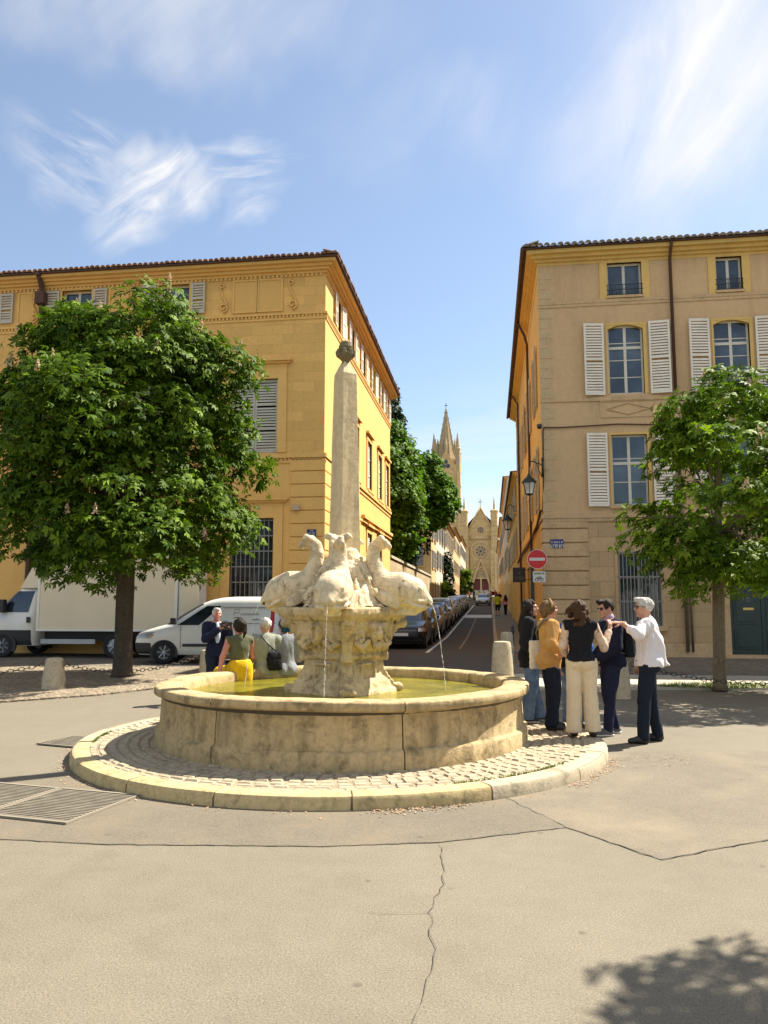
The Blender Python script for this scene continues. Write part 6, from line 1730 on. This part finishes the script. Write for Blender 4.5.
def hand_mesh(w, d, n, side, curl=.35, h=.0058):
    """palm and five bent fingers; d = direction of the hand, n = palm normal"""
    w = np.array(w, float); d = nvec(d); n = np.array(n, float); n = nvec(n - d * (n @ d)); s_ = np.cross(n, d) * side
    V = Vol(w - .16, w + .16, h); P = lambda a, b_, c: w + d * a + s_ * b_ + n * c
    V.chain([P(-.03, 0, 0), P(.01, 0, 0)], [.026, .024], .01)
    for b_ in (-.024, -.008, .008, .024): V.chain([P(.01, b_ * .7, 0), P(.085, b_, 0)], [.0145, .0125], .012)
    for b_, L in ((-.027, .062), (-.009, .075), (.009, .080), (.027, .070)):
        p = P(.085, b_, 0); a = curl * .6; sp = b_ * 1.2
        for k, (l, r0, r1) in enumerate(((L * .45, .0098, .0092), (L * .32, .0092, .0086), (L * .25, .0086, .0072))):
            dd = d * cos(a) + n * sin(a) + s_ * sp; q = p + nvec(dd) * l; V.cone(p, q, r0, r1, .002); p = q; a += curl * 1.1
    p = P(.025, .028, .004); q = p + nvec(d * .55 + s_ * .75 + n * .35) * .042; r = q + nvec(d * .9 + s_ * .25 + n * .45) * .034
    V.cone(P(.01, .012, 0), p, .014, .0135, .006); V.cone(p, q, .0125, .0105, .004); V.cone(q, r, .0105, .0085, .003)
    return V.mesh()
def Rzx(yaw, pitch, roll=0): return np.array(Euler((pitch, roll, yaw)).to_matrix())
def person(label, loc, rz, H=1.72, J=None, skin=SK, hair=None, hs='short', top=None, bot=None, shoes=SHOE, sole=None, female=False, head=(0, 0), hands=None, h=.0115, fine=True, name='person', group=None, extra=None, seated=False, bbox=None):
    r = thing(name, label, 'person', loc, rz, group); s = H / 1.72; r.scale = (s, s, s)
    j = dict(JD); j.update(J or {})
    A = {k: (np.array(v, float) if not isinstance(v, float) else v) for k, v in j.items()}
    pts = np.array([v for v in A.values() if not isinstance(v, float)])
    lo, hi = pts.min(0) - .27, pts.max(0) + .24
    lo[2] = max(lo[2], -.02)
    def torso(V, g=0, k=.05, hipw=1.0):
        V.ell(A['chest'], (.148 + g, .105 + g, .20 + g), k); V.ell(A['waist'], ((.118 if female else .135) + g, .092 + g, .17 + g), k)
        V.ell(A['pelvis'], ((.163 if female else .15) * hipw + g, .112 + g, .13 + g), k)
        V.cone(A['shL'], A['shR'], .052 + g, .052 + g, k); V.cone((A['shL'] + A['neck']) / 2 + (0, 0, .005), (A['shR'] + A['neck']) / 2 + (0, 0, .005), .05 + g * .7, .05 + g * .7, k)
        if female:
            for x in (-.065, .065): V.ell(A['chest'] + (x, .085, -.01), (.062 + g, .05 + g, .062 + g), .03)
        for sd_ in 'LR': V.ell(A['pelvis'] + ((-.07 if sd_ == 'L' else .07), -.07, -.03), (.08 + g, .075 + g, .09 + g), .03)
    def arm(V, sd_, frac, g, k=.025, cuff=None):
        a, b_, c = A['sh' + sd_], A['el' + sd_], A['wr' + sd_]
        if frac <= .5: e = a + (b_ - a) * frac * 2; V.cone(a, e, .054 + g, .046 + g, k)
        else:
            e = b_ + (c - b_) * (frac - .5) * 2; V.cone(a, b_, .054 + g, .043 + g, k); V.cone(b_, e, .043 + g, (.031 + g) if cuff is None else cuff, k)
    def leg(V, sd_, g=(0, 0, 0), k=.02):
        V.chain([A['hip' + sd_], A['kn' + sd_], A['an' + sd_]], [.085 + g[0], .058 + g[1], .04 + g[2]], k)
        if not g[0]: V.ell(A['kn' + sd_] * .62 + A['an' + sd_] * .38 + (0, -.025, 0), (.045, .05, .1), .03)
    # body: one continuous surface with a finer head and hands appended
    V = Vol(lo, hi, h); torso(V, -.006)
    for sd_ in 'LR': arm(V, sd_, 1.0, -.004); leg(V, sd_, (-.008, -.006, -.006)); f = A['ft' + sd_]; a = A['an' + sd_]; V.chain([a + (0, 0, -.045), a + (.15 * sin(f), .15 * cos(f), -.055)], [.034, .026], .02)
    V.cone(A['neck'] + (0, -.005, -.03), A['head'] + (0, -.015, -.06), .056 if not female else .05, .052 if not female else .046, .03)
    parts = [V.mesh()]
    Hc = A['head']; R = Rzx(*head)
    hp = lambda x, y, z: Hc + R @ np.array([x, y, z])
    V = Vol(Hc - .17, Hc + .17, .0075 if fine else .02)
    V.ell(hp(0, -.012, .03), (.074, .094, .088), .02, R); V.ell(hp(0, .022, -.045), (.057, .066, .068), .035, R)
    V.cone(hp(0, -.02, -.05), A['neck'] + (0, 0, .0), .05, .055, .03)
    if fine:
        V.chain([hp(0, .082, .018), hp(0, .105, -.016), hp(0, .098, -.027)], [.009, .013, .011], .012); V.ell(hp(0, .068, -.098), (.024, .022, .017), .02, R)
        V.ell(hp(0, .072, .03), (.05, .022, .012), .015, R)
        for x in (-.031, .031): V.ell(hp(x, .094, .008), (.017, .014, .012), .01, R, 'sub'); V.ell(hp(x * 2.42, -.006, -.005), (.009, .022, .031), .008, R); V.ell(hp(x * 1.45, .062, -.025), (.02, .02, .018), .02, R)
        V.ell(hp(0, .09, -.056), (.025, .012, .008), .008, R); V.ell(hp(0, .1, -.0565), (.024, .012, .0028), .003, R, 'sub')
    parts.append(V.mesh())
    if fine:
        for sd_, sg in (('L', -1), ('R', 1)):
            hd = (hands or {}).get(sd_, {})
            d = hd.get('d', A['wr' + sd_] - A['el' + sd_]); n = hd.get('n', (-sg, 0, 0)); parts.append(hand_mesh(A['wr' + sd_], d, n, -sg if hd.get('flip') else sg, hd.get('curl', .35)))
    P, Q = join_pq(parts); np_mesh('body', P, Q, [skin], r, True)
    if fine:
        m = MB()
        for x in (-.031, .031): c = hp(x, .083, .008); m.add([tuple(c + R @ np.array(q)) for q in [(.011 * cos(a * pi / 4), .0055, .008 * sin(a * pi / 4)) for a in range(8)]], [tuple(reversed(range(8)))])
        m.build('eye', EYE, r)
    # hair
    if hair:
        V = Vol(Hc - (.25, .25, .55), Hc + (.25, .25, .2), .0095 if fine else .022)
        V.ell(hp(0, -.018, .036), (.084, .102, .093), .02, R)
        if hs in ('long', 'wavy', 'ponytail', 'bun', 'band'): V.ell(hp(0, -.035, .01), (.088, .095, .1), .03, R)
        V.box(hp(0, .125, -.035), (.085, .072, .098), .03, .012, R, 'sub')
        if hs == 'short': V.box(hp(0, .03, -.13), (.12, .14, .075), .03, .015, R, 'sub'); V.ell(hp(.02, .06, .098), (.06, .05, .03), .03, R)
        if hs == 'long':
            for x in (-.075, -.04, 0, .04, .075): V.chain([hp(x, -.06, .0), hp(x * 1.25, -.085, -.13), Hc + (x * 1.3, -.135, -.27), Hc + (x * .9, -.14, -.42)], [.05, .048, .045, .018], .02)
            for x in (-.075, .075): V.chain([hp(x, .015, .03), hp(x * 1.2, .02, -.08), Hc + (x * 1.3, .04, -.25)], [.028, .03, .02], .02)
        if hs == 'wavy':
            rg = random.Random(1)
            for i in range(22):
                a = rg.uniform(-2.5, -.65) if rg.random() < .75 else rg.choice([-.25, -2.9]); zz = rg.uniform(-.2, .05); rr = .085 + .025 * (zz < -.05); V.ell(hp(rr * 1.02 * cos(a), rr * sin(a) - .01, zz), (.038, .038, .045), .018)
        if hs == 'ponytail': V.chain([hp(0, -.1, .05), hp(.02, -.145, .03), hp(.03, -.15, -.07), hp(.02, -.14, -.16)], [.03, .036, .03, .01], .015)
        if hs in ('bun', 'band'): V.ell(hp(0, -.12, .0), (.05, .04, .05), .02, R); V.ell(hp(0, -.09, -.06), (.06, .045, .06), .02, R)
        V.wobble(.0045, 60, 3, .35); V.wobble(.0022, 130, 4, .3); V.obj('hair', [hair], r)
    # clothes
    if bot:
        g = bot.get('g', .012); V = Vol(lo, hi, h); ar = bot.get('ankle', .062); kn = bot.get('knee', .07)
        V.ell(A['pelvis'], ((.163 if female else .152) + g, .114 + g, .125 + g), .03); V.ell(A['pelvis'] + (0, 0, .08), ((.140 if female else .145) + g, .104 + g, .09), .03)
        if bot.get('kind') == 'skirt':
            for sd_ in 'LR': V.chain([A['hip' + sd_], A['kn' + sd_]], [.115, .10], .06)
            V.ell(A['pelvis'] + (0, -.05, -.08), (.185, .13, .14), .05)
            if bot.get('drape'): V.ell(A['pelvis'] + (0, -.15, -.06), (.15, .065, .21), .06); V.ell(A['pelvis'] + (0, -.07, .06), (.165, .14, .14), .05)
        else:
            for sd_ in 'LR':
                V.ell(A['pelvis'] + ((-.07 if sd_ == 'L' else .07), -.07, -.03), (.085 + g * .6, .078 + g * .6, .095), .03)
                a = A['an' + sd_].copy(); k_ = A['kn' + sd_]; hz = bot.get('hem', .0); e = k_ + (a - k_) * bot.get('len', 1.0) + (0, 0, hz)
                V.cone(A['hip' + sd_], k_, .095 + g, kn, .012); V.cone(k_, e, kn, ar, .012)
        V.plane((0, 0, min(A['pelvis'][2] + .16, top['hem'] + .03) if top and 'hem' in top else A['pelvis'][2] + .13), (0, 0, 1), .006)
        if not seated: V.plane((0, 0, bot.get('cut', .03)), (0, 0, -1), .004)
        V.wobble(bot.get('fold', .0035), 26, 5, .45); V.obj(bot.get('name', 'trousers'), [bot['m']], r)
    if top:
        g = top.get('g', .016); V = Vol(lo, hi, h); torso(V, g, .04, top.get('hipw', 1.0)); hz = top.get('hem', .9)
        if hz < A['pelvis'][2] - .02 and not seated: V.cone(A['waist'], (A['pelvis'][0], A['pelvis'][1], hz - .05), .12 + g, top.get('flare', .15) + g, .04, sy=.78)
        for f in top.get('blobs', ()): V.cone(*f, .04)
        if not seated or 'hem' in top: V.plane((0, 0, hz), (0, 0, -1), .008)
        V.plane((0, 0, A['neck'][2] + .04), (0, .35, 1), .006)
        for sd_ in 'LR':
            fr = top.get('sleeve', .95); fr = fr[sd_] if isinstance(fr, dict) else fr
            if fr > 0: arm(V, sd_, fr, g * .9 + top.get('ag', 0), .02, top.get('cuff'))
        V.cone(A['neck'] + (0, .0, -.02), A['neck'] + (0, .005, .024), .062 + g * .4, .056 + g * .3, .015)
        if fr <= 0 or top.get('armhole'):
            for sd_, sg in (('L', -1), ('R', 1)): V.ell(A['sh' + sd_] + (sg * .075, 0, -.035), (.05, .09, .1), .01, op='sub')
        V.wobble(top.get('fold', .004), 24, 7, .5); V.obj(top.get('name', 'shirt'), [top['m']], r)
    if shoes:
        for sd_ in 'LR':
            a, f = A['an' + sd_], A['ft' + sd_]; b0 = a[2] - .085; d = np.array([sin(f), cos(f), 0])
            V = Vol(a + (-.2, -.2, -.12), a + (.2, .24, .08), .0095 if fine else .025)
            V.chain([a * (1, 1, 0) + d * -.03 + (0, 0, b0 + .045), a * (1, 1, 0) + d * .06 + (0, 0, b0 + .042), a * (1, 1, 0) + d * .155 + (0, 0, b0 + .03)], [.042, .044, .034], .02); V.cone(a + (0, 0, -.01), a + (0, 0, -.06), .045, .045, .02)
            V.plane((0, 0, b0 + (.018 if sole else .002)), (0, 0, -1), .004); V.plane((0, 0, b0 + .10), (0, 0, 1), .006); o = V.obj('shoe', [shoes], r)
            if sole:
                V = Vol(a + (-.2, -.2, -.12), a + (.2, .24, .0), .0095); V.chain([a * (1, 1, 0) + d * -.03 + (0, 0, b0 + .02), a * (1, 1, 0) + d * .06 + (0, 0, b0 + .02), a * (1, 1, 0) + d * .155 + (0, 0, b0 + .02)], [.046, .047, .038], .02)
                V.plane((0, 0, b0 + .002), (0, 0, -1)); V.plane((0, 0, b0 + .026), (0, 0, 1), .003); V.obj('sole', [sole], o)
    r_api = dict(root=r, A=A, hp=hp, R=R)
    if extra: extra(r_api)
    return r
def shades(q):
    m = MB(); hp, R = q['hp'], q['R']
    for x in (-.034, .034): m.add([tuple(hp(x + .027 * cos(a * pi / 6), .101 - abs(x) * .2 - .012 * abs(cos(a * pi / 6)) * (1 if x * cos(a * pi / 6) > 0 else 0), .008 + .020 * sin(a * pi / 6))) for a in range(12)], [tuple(reversed(range(12)))])
    for x in (-1, 1): m.tube([tuple(hp(x * .058, .092, .014)), tuple(hp(x * .08, .05, .014)), tuple(hp(x * .086, -.005, .012))], .0035, 5)
    m.tube([tuple(hp(-.01, .105, .014)), tuple(hp(.01, .105, .014))], .003, 5); m.build('sunglasses', LENS, q['root'])
def sdf_part(name, mat, q, lo, hi, h, fn):
    V = Vol(lo, hi, h); fn(V); return V.obj(name, [mat], q['root'])
GP = 'people standing in a huddle right of the fountain'; GB = 'people at the left side of the fountain'
dk = hairm('hair_dark', (.022, .014, .01)); br = hairm('hair_brown', (.06, .03, .014)); bl = hairm('hair_ash', (.16, .095, .042)); gy = hairm('hair_grey', (.52, .49, .44))
navy = cloth('cloth_navy', (.012, .015, .035)); navy2 = cloth('cloth_jeans_dark', (.012, .017, .03)); blk = cloth('cloth_black', (.012, .012, .015)); white = cloth('cloth_white', (.74, .70, .70), var=.04); cream = cloth('cloth_cream', (.68, .55, .37), var=.05); tan = cloth('cloth_tan', (.50, .27, .085)); jeans = cloth('cloth_jeans', (.12, .18, .28), var=.25)
blue = cloth('cloth_blue', (.03, .09, .28)); lil = cloth('cloth_lilac', (.45, .3, .42)); tote = cloth('cloth_tote', (.70, .62, .48)); olive = cloth('cloth_olive', (.10, .105, .06)); yel = cloth('cloth_yellow', (.70, .42, .012), var=.08); greyg = cloth('cloth_greygreen', (.27, .28, .23)); greyb = cloth('cloth_grey', (.22, .23, .25)); teal = cloth('cloth_teal', (.012, .06, .10)); lblue = cloth('cloth_lightblue', (.50, .58, .64))
# printed sleeves
m_, t, b_ = nt('cloth_print'); v = coords(t); wv = N(t, 'ShaderNodeTexNoise', Scale=13.0, Detail=2.0, Distortion=1.5); t.links.new(v, wv.inputs['Vector'])
t.links.new(ramp(t, wv.outputs['Fac'], [(.30, (.05, .045, .04)), (.40, (.58, .40, .28)), (.58, (.62, .44, .31)), (.72, (.66, .6, .52))]), b_.inputs['Base Color']); b_.inputs['Roughness'].default_value = .9; prnt = m_
# printed scarf colours etc. stay within each garment

def x_white(q):
    shades(q)
    m = MB(); m.tube([(-.15, .02, .965), (-.05, .13, .97), (.05, .13, .97), (.15, .02, .965)], .012, 6); m.build('belt', M['black'], q['root'])
person('grey haired man in white shirt and dark jeans pointing left with his arm', (1.86, 9.9, .0), pi / 2 - .08, 1.70,
       dict(shL=(-.17, .02, 1.40), elL=(-.31, .13, 1.30), wrL=(-.23, .30, 1.425), elR=(.225, -.05, 1.13), wrR=(.20, .06, .93), knL=(-.10, .07, .49), anL=(-.12, .09, .085), knR=(.10, -.03, .49), anR=(.12, -.10, .085), head=(0, .02, 1.612), ftL=-.15, ftR=.2),
       hair=gy, hs='short', top=dict(m=white, sleeve=dict(L=.72, R=.9), g=.028, hem=.905, flare=.165, fold=.007, ag=.006, blobs=[((.04, -.10, 1.04), (.07, -.25, .90), .07, .028), ((0, -.08, 1.2), (.03, -.14, 1.0), .11, .08)]), bot=dict(m=navy2, ankle=.068, knee=.078), hands=dict(L=dict(d=(.1, .95, .12), n=(.3, .0, -1), curl=.25)), extra=x_white, group=GP)
def x_navy(q):
    shades(q)
    def pack(V):
        V.box((.0, -.215, 1.18), (.13, .075, .20), .05, .02); V.box((.0, -.285, 1.10), (.10, .035, .11), .03, .015); V.wobble(.004, 30, 2)
    sdf_part('backpack', blk, q, (-.2, -.36, .9), (.2, -.08, 1.45), .011, pack)
    m = MB()
    for x in (-.1, .1): m.tube([(x, -.15, 1.32), (x * 1.1, -.08, 1.455), (x * 1.15, .07, 1.44), (x * 1.15, .145, 1.28), (x * 1.2, .10, 1.1), (x * 1.2, -.14, 1.03)], .017, 6)
    m.build('strap', M['black'], q['root'], smooth=True)
    sdf_part('collar', lil, q, (-.12, -.14, 1.38), (.12, .14, 1.56), .009, lambda V: (V.cone((0, -.012, 1.44), (0, .004, 1.488), .077, .068, .01)))
person('dark haired man in navy jacket with sunglasses and black backpack', (1.5, 10.4, .0), pi / 2 + .25, 1.69,
       dict(elR=(.24, -.03, 1.12), wrR=(.18, .16, .96), elL=(-.23, .02, 1.12), wrL=(-.12, .2, .98), head=(0, .04, 1.605), knL=(-.09, .06, .49), anL=(-.10, .10, .085), anR=(.11, -.08, .085), ftL=-.1, ftR=.25),
       hair=dk, hs='short', head=(.15, -.12), top=dict(m=navy, g=.03, hem=.86, flare=.15, name='jacket', ag=.008), bot=dict(m=cloth('cloth_navy_chino', (.016, .02, .05)), ankle=.058, knee=.072), shoes=cloth('shoe_grey', (.12, .12, .13)), sole=SOLE, extra=x_navy, group=GP)
def x_cream(q):
    A = q['A']
    def sl(V):
        for s in 'LR': V.chain([A['sh' + s], A['el' + s], A['el' + s] + (A['wr' + s] - A['el' + s]) * .86], [.062, .056, .046], .02)
        V.wobble(.003, 30, 4)
    lo = np.minimum.reduce([A['shL'], A['elL'], A['wrL'], A['shR'], A['elR'], A['wrR']]) - .09; hi = np.maximum.reduce([A['shL'], A['elL'], A['wrL'], A['shR'], A['elR'], A['wrR']]) + .09
    sdf_part('sleeve', prnt, q, lo, hi, .0115, sl)
person('woman in black vest and cream wide trousers seen from behind, hand raised', (1.03, 9.45, .125), .06, 1.555,
       dict(elR=(.30, .03, 1.115), wrR=(.40, .15, 1.33), elL=(-.225, .0, 1.14), wrL=(-.17, .2, 1.02), anL=(-.115, -.01, .085), anR=(.125, .0, .085), knL=(-.10, .015, .49), knR=(.105, .02, .49)),
       hair=br, hs='wavy', female=True, top=dict(m=blk, g=.026, hem=.95, sleeve=0, name='vest', armhole=True), bot=dict(m=cream, ankle=.102, knee=.092, g=.02, fold=.004, cut=.06), hands=dict(R=dict(d=(.15, .1, 1), n=(-.6, .8, 0), curl=.5), L=dict(n=(.5, .5, .3))), head=(-.35, 0), extra=x_cream, group=GP, shoes=plain('shoe_dark', (.02, .015, .014), .5))
def x_tan(q):
    def bag(V): V.box((-.19, -.10, .98), (.035, .13, .20), .03, .01); V.wobble(.004, 25, 3)
    sdf_part('tote_bag', tote, q, (-.26, -.27, .74), (-.1, .09, 1.22), .011, bag)
    m = MB(); m.tube([(-.205, -.08, 1.15), (-.17, -.13, 1.28), (-.02, -.158, 1.36), (.10, -.12, 1.455), (.115, .0, 1.475), (.05, .12, 1.38), (-.12, .15, 1.2), (-.19, .06, 1.12)], .013, 6); m.build('strap', cloth('strap_grey', (.16, .14, .12)), q['root'], smooth=True)
    m = MB(); hp = q['hp']; m.tube([tuple(hp(.1 * cos(a), .012 - .02, .03 + .115 * sin(a))) for a in [pi * i / 10 for i in range(11)]], .009, 6); m.build('hair_band', tan, q['root'])
person('woman in tan overshirt and navy trousers with a cream tote bag, hand on hip', (.71, 9.93, .125), -pi / 2 + .30, 1.55,
       dict(elR=(.30, -.10, 1.16), wrR=(.21, .06, 1.02), elL=(-.26, .06, 1.16), wrL=(-.15, .24, 1.10), anL=(-.10, .05, .085), anR=(.10, -.05, .085), knL=(-.09, .05, .49)),
       hair=bl, hs='band', female=True, top=dict(m=tan, g=.022, hem=.80, flare=.15, sleeve=dict(L=.8, R=.8), ag=.010, fold=.006, name='overshirt'), bot=dict(m=navy2, ankle=.085, knee=.085, g=.016), hands=dict(R=dict(d=(-.5, .4, -.4))), extra=x_tan, group=GP)
person('woman with long dark hair in black jacket and wide blue jeans by the basin', (.50, 10.5, .125), -pi / 2 - .1, 1.565,
       dict(elL=(-.24, -.06, 1.13), wrL=(-.23, .05, .90), elR=(.25, -.05, 1.13), wrR=(.22, .1, .93), anL=(-.11, .07, .085), anR=(.11, -.08, .085)),
       hair=dk, hs='long', female=True, head=(-.2, 0), top=dict(m=blk, g=.034, hem=.76, flare=.18, name='jacket', ag=.012), bot=dict(m=jeans, ankle=.12, knee=.09, g=.012, cut=.045), shoes=SHOE, sole=SOLE, group=GP)
def x_blue(q):
    def bag(V): V.box((.20, .05, .98), (.06, .12, .12), .04, .01)
    sdf_part('shoulder_bag', blk, q, (.1, -.12, .8), (.3, .22, 1.15), .012, bag)
person('person in blue jacket and jeans half hidden inside the huddle', (1.08, 10.9, .0), pi + .25, 1.60, dict(elL=(-.23, .03, 1.13), wrL=(-.2, .12, .92)), hair=br, hs='short', top=dict(m=blue, g=.03, hem=.86, flare=.16, name='jacket'), bot=dict(m=jeans, ankle=.075, knee=.08), group=GP, extra=x_blue)

# left of the fountain
def x_tab(q):
    m = MB(); R_ = Matrix.Rotation(radians(-18), 4, 'X'); m.box(-.10, .10, -.006, .006, -.075, .075, M=Matrix.Translation((-.10, .36, 1.40)) @ R_); o = m.build('tablet', M['black'], q['root'], bevel=.004)
    o.name = 'tablet'
    sdf_part('undershirt', lblue, q, (-.12, -.05, .95), (.12, .2, 1.5), .011, lambda V: V.ell((0, .055, 1.22), (.075, .088, .26), .01))
person('white haired man in dark jacket holding up a black tablet', (-4.64, 12.9, .0), pi + .6, 1.56,
       dict(elL=(-.24, .10, 1.16), wrL=(-.17, .30, 1.36), elR=(.22, .12, 1.16), wrR=(.02, .30, 1.34), head=(0, .04, 1.6)), skin=SKR, hair=gy, hs='short', head=(0, .08), top=dict(m=navy, g=.028, hem=.84, flare=.155, name='jacket', ag=.008), bot=dict(m=navy2, ankle=.062, knee=.072), hands=dict(L=dict(d=(.3, .25, .6), n=(.8, .2, 0), curl=.6), R=dict(d=(-.35, .25, .6), n=(-.8, .2, 0), curl=.6)), extra=x_tab, group=GB)
def sit(px, py, lean=0.0, turn=0.0):
    """joints of a figure seated on the rim (root on the ground, rim at .75)"""
    J = dict(pelvis=(0, 0, .86), waist=(0, lean * .35, 1.01), chest=(0, lean, 1.19), neck=(0, lean * 1.4, 1.325), head=(0, lean * 1.7 + .02, 1.49), shL=(-.17, lean * 1.25 - .01, 1.29), shR=(.17, lean * 1.25 - .01, 1.29),
             elL=(-.22, lean + .02, 1.04), elR=(.22, lean + .02, 1.04), wrL=(-.14, lean + .22, .99), wrR=(.14, lean + .22, .99), hipL=(-.09, .03, .84), hipR=(.09, .03, .84), knL=(-.12, .42, .80), knR=(.12, .42, .80), anL=(-.12, .46, .40), anR=(.12, .46, .40))
    for k in ('anL', 'anR'): J[k] = (J[k][0], J[k][1] - .02, .36)
    return J
def rim(a, rr=2.0): return (FC.x + rr * cos(radians(a)), FC.y + rr * sin(radians(a)), -.06)
def x_olive(q):
    m = MB(); hp = q['hp']
    for x in (-.035, .035): m.add([tuple(hp(x + .03 * cos(a * pi / 5), .05 + .02 * sin(a * pi / 5), .135 + .006)) for a in range(10)], [tuple(range(10))])
    m.tube([tuple(hp(-.07, .05, .125)), tuple(hp(0, .075, .135)), tuple(hp(.07, .05, .125))], .008, 5); m.build('sunglasses', LENS, q['root'])
J = sit(0, 0, .01); J.update(elL=(-.27, -.02, 1.06), wrL=(-.33, -.05, .83))
person('woman in olive sleeveless top and yellow skirt sitting on the basin rim', rim(146), radians(146 - 90) - .25, 1.60, J, skin=SKR, hair=dk, hs='ponytail', female=True, top=dict(m=olive, g=.018, hem=.985, sleeve=0, armhole=True), bot=dict(kind='skirt', m=yel, name='skirt', drape=True, fold=.005), hands=dict(L=dict(d=(-.3, .3, -.9), n=(0, -.2, -1), curl=.1)), seated=True, extra=x_olive, group=GB)
def x_bag(q):
    def bag(V): V.box((.08, -.17, .98), (.11, .07, .14), .05, .02); V.wobble(.005, 25, 5)
    sdf_part('shoulder_bag', blk, q, (-.1, -.3, .78), (.28, -.05, 1.2), .012, bag)
    m = MB(); m.tube([(.14, -.19, 1.08), (.0, -.145, 1.22), (-.10, -.10, 1.345), (-.13, .02, 1.36)], .012, 6); m.build('strap', M['black'], q['root'], smooth=True)
person('grey haired person in grey green shirt with black shoulder bag, sitting on the rim', rim(134), radians(134 - 90) - .1, 1.60, sit(0, 0, .0), hair=gy, hs='short', top=dict(m=greyg, g=.032, hem=.77, sleeve=.55, ag=.012), bot=dict(m=greyb, ankle=.07, knee=.08, g=.014), seated=True, extra=x_bag, group=GB)
def x_cap(q):
    hp, R = q['hp'], q['R']
    V = Vol(q['A']['head'] - (.2, .2, .1), q['A']['head'] + (.2, .25, .2), .0095); V.ell(hp(0, -.015, .042), (.093, .11, .095), .01, R); V.plane(hp(0, 0, .02), R @ np.array([0, 0, -1.0]), .005); V.ell(hp(0, .10, .03), (.075, .075, .01), .01, R); V.box(hp(0, -.09, -.03), (.07, .03, .05), .02, .02, R); V.obj('cap', [teal], q['root'])
person('person in teal cap and grey shirt sitting on the rim next to the pedestal', rim(125.5), radians(123 - 90), 1.58, sit(0, 0, .02), hair=br, hs='short', top=dict(m=greyb, g=.045, hem=.76, sleeve=.55, ag=.014), bot=dict(m=navy2, ankle=.07, knee=.08, g=.014), seated=True, extra=x_cap, group=GB)

# up the street
GW = 'pedestrians far up the street'
def walker(label, x, y, top_c, bot_c, rz, H=1.7, fine=False, f=False, h=.024, hair_=None, sk=SK, lens=1.0):
    rg = random.Random(int(x * 100 + y)); w = rg.uniform(.05, .16) * rg.choice([-1, 1])
    return person(label, (x, y, gz(y) + (.11 if x > .2 else .0)), rz, H, dict(knL=(-.09, w * .7, .5), anL=(-.09, w, .085), knR=(.09, -w * .5, .5), anR=(.09, -w, .09), wrL=(-.22, -w, .92), wrR=(.22, w, .92)), skin=sk, hair=hair_ or dk, hs='short' if not f else 'long', female=f,
                  top=dict(m=top_c, g=.02, hem=.88, sleeve=.45), bot=dict(m=bot_c, ankle=.06, knee=.07, len=lens), h=h, fine=fine, group=GW)
lime = cloth('cloth_lime', (.50, .50, .03)); pink = cloth('cloth_pink', (.62, .22, .26)); red = cloth('cloth_red', (.4, .04, .03)); sand = cloth('cloth_sand', (.55, .45, .33))
walker('walker in lime yellow top and dark shorts on the street edge', .5, 62, lime, blk, .05, 1.74, lens=.15)
walker('walker in pink top and black trousers on the right pavement', 1.15, 64, pink, blk, .3, 1.62, f=True)
cr = [('dark clothed figure on the right pavement beyond the pink walker', .9, 86, blk, navy, 2.9), ('figure in red top near the church steps, rightmost of the crowd', .75, 122, red, navy, 0.), ('figure in white top in the crowd before the church doors', -.4, 128, white, jeans, 3.), ('figure in sand coloured jacket in the crowd left of the white topped one', -1.2, 134, sand, navy, .4),
      ('figure in light blue shirt before the left church door', -2.3, 140, lblue, blk, 3.), ('figure all in black beside the light blue shirted one', -2.9, 136, blk, blk, 1.), ('figure in pink top at the left of the far crowd', -3.5, 130, pink, jeans, 2.), ('figure in yellow top far up by the parked cars', -1.75, 121, lime, navy, 0.), ('figure in grey shirt walking down the lane ahead of the silver car', -.05, 108, greyb, navy, 3.1)]
for lab, x, y, a, b_, rz in cr: walker(lab, x, y, a, b_, rz, 1.7, h=.03)
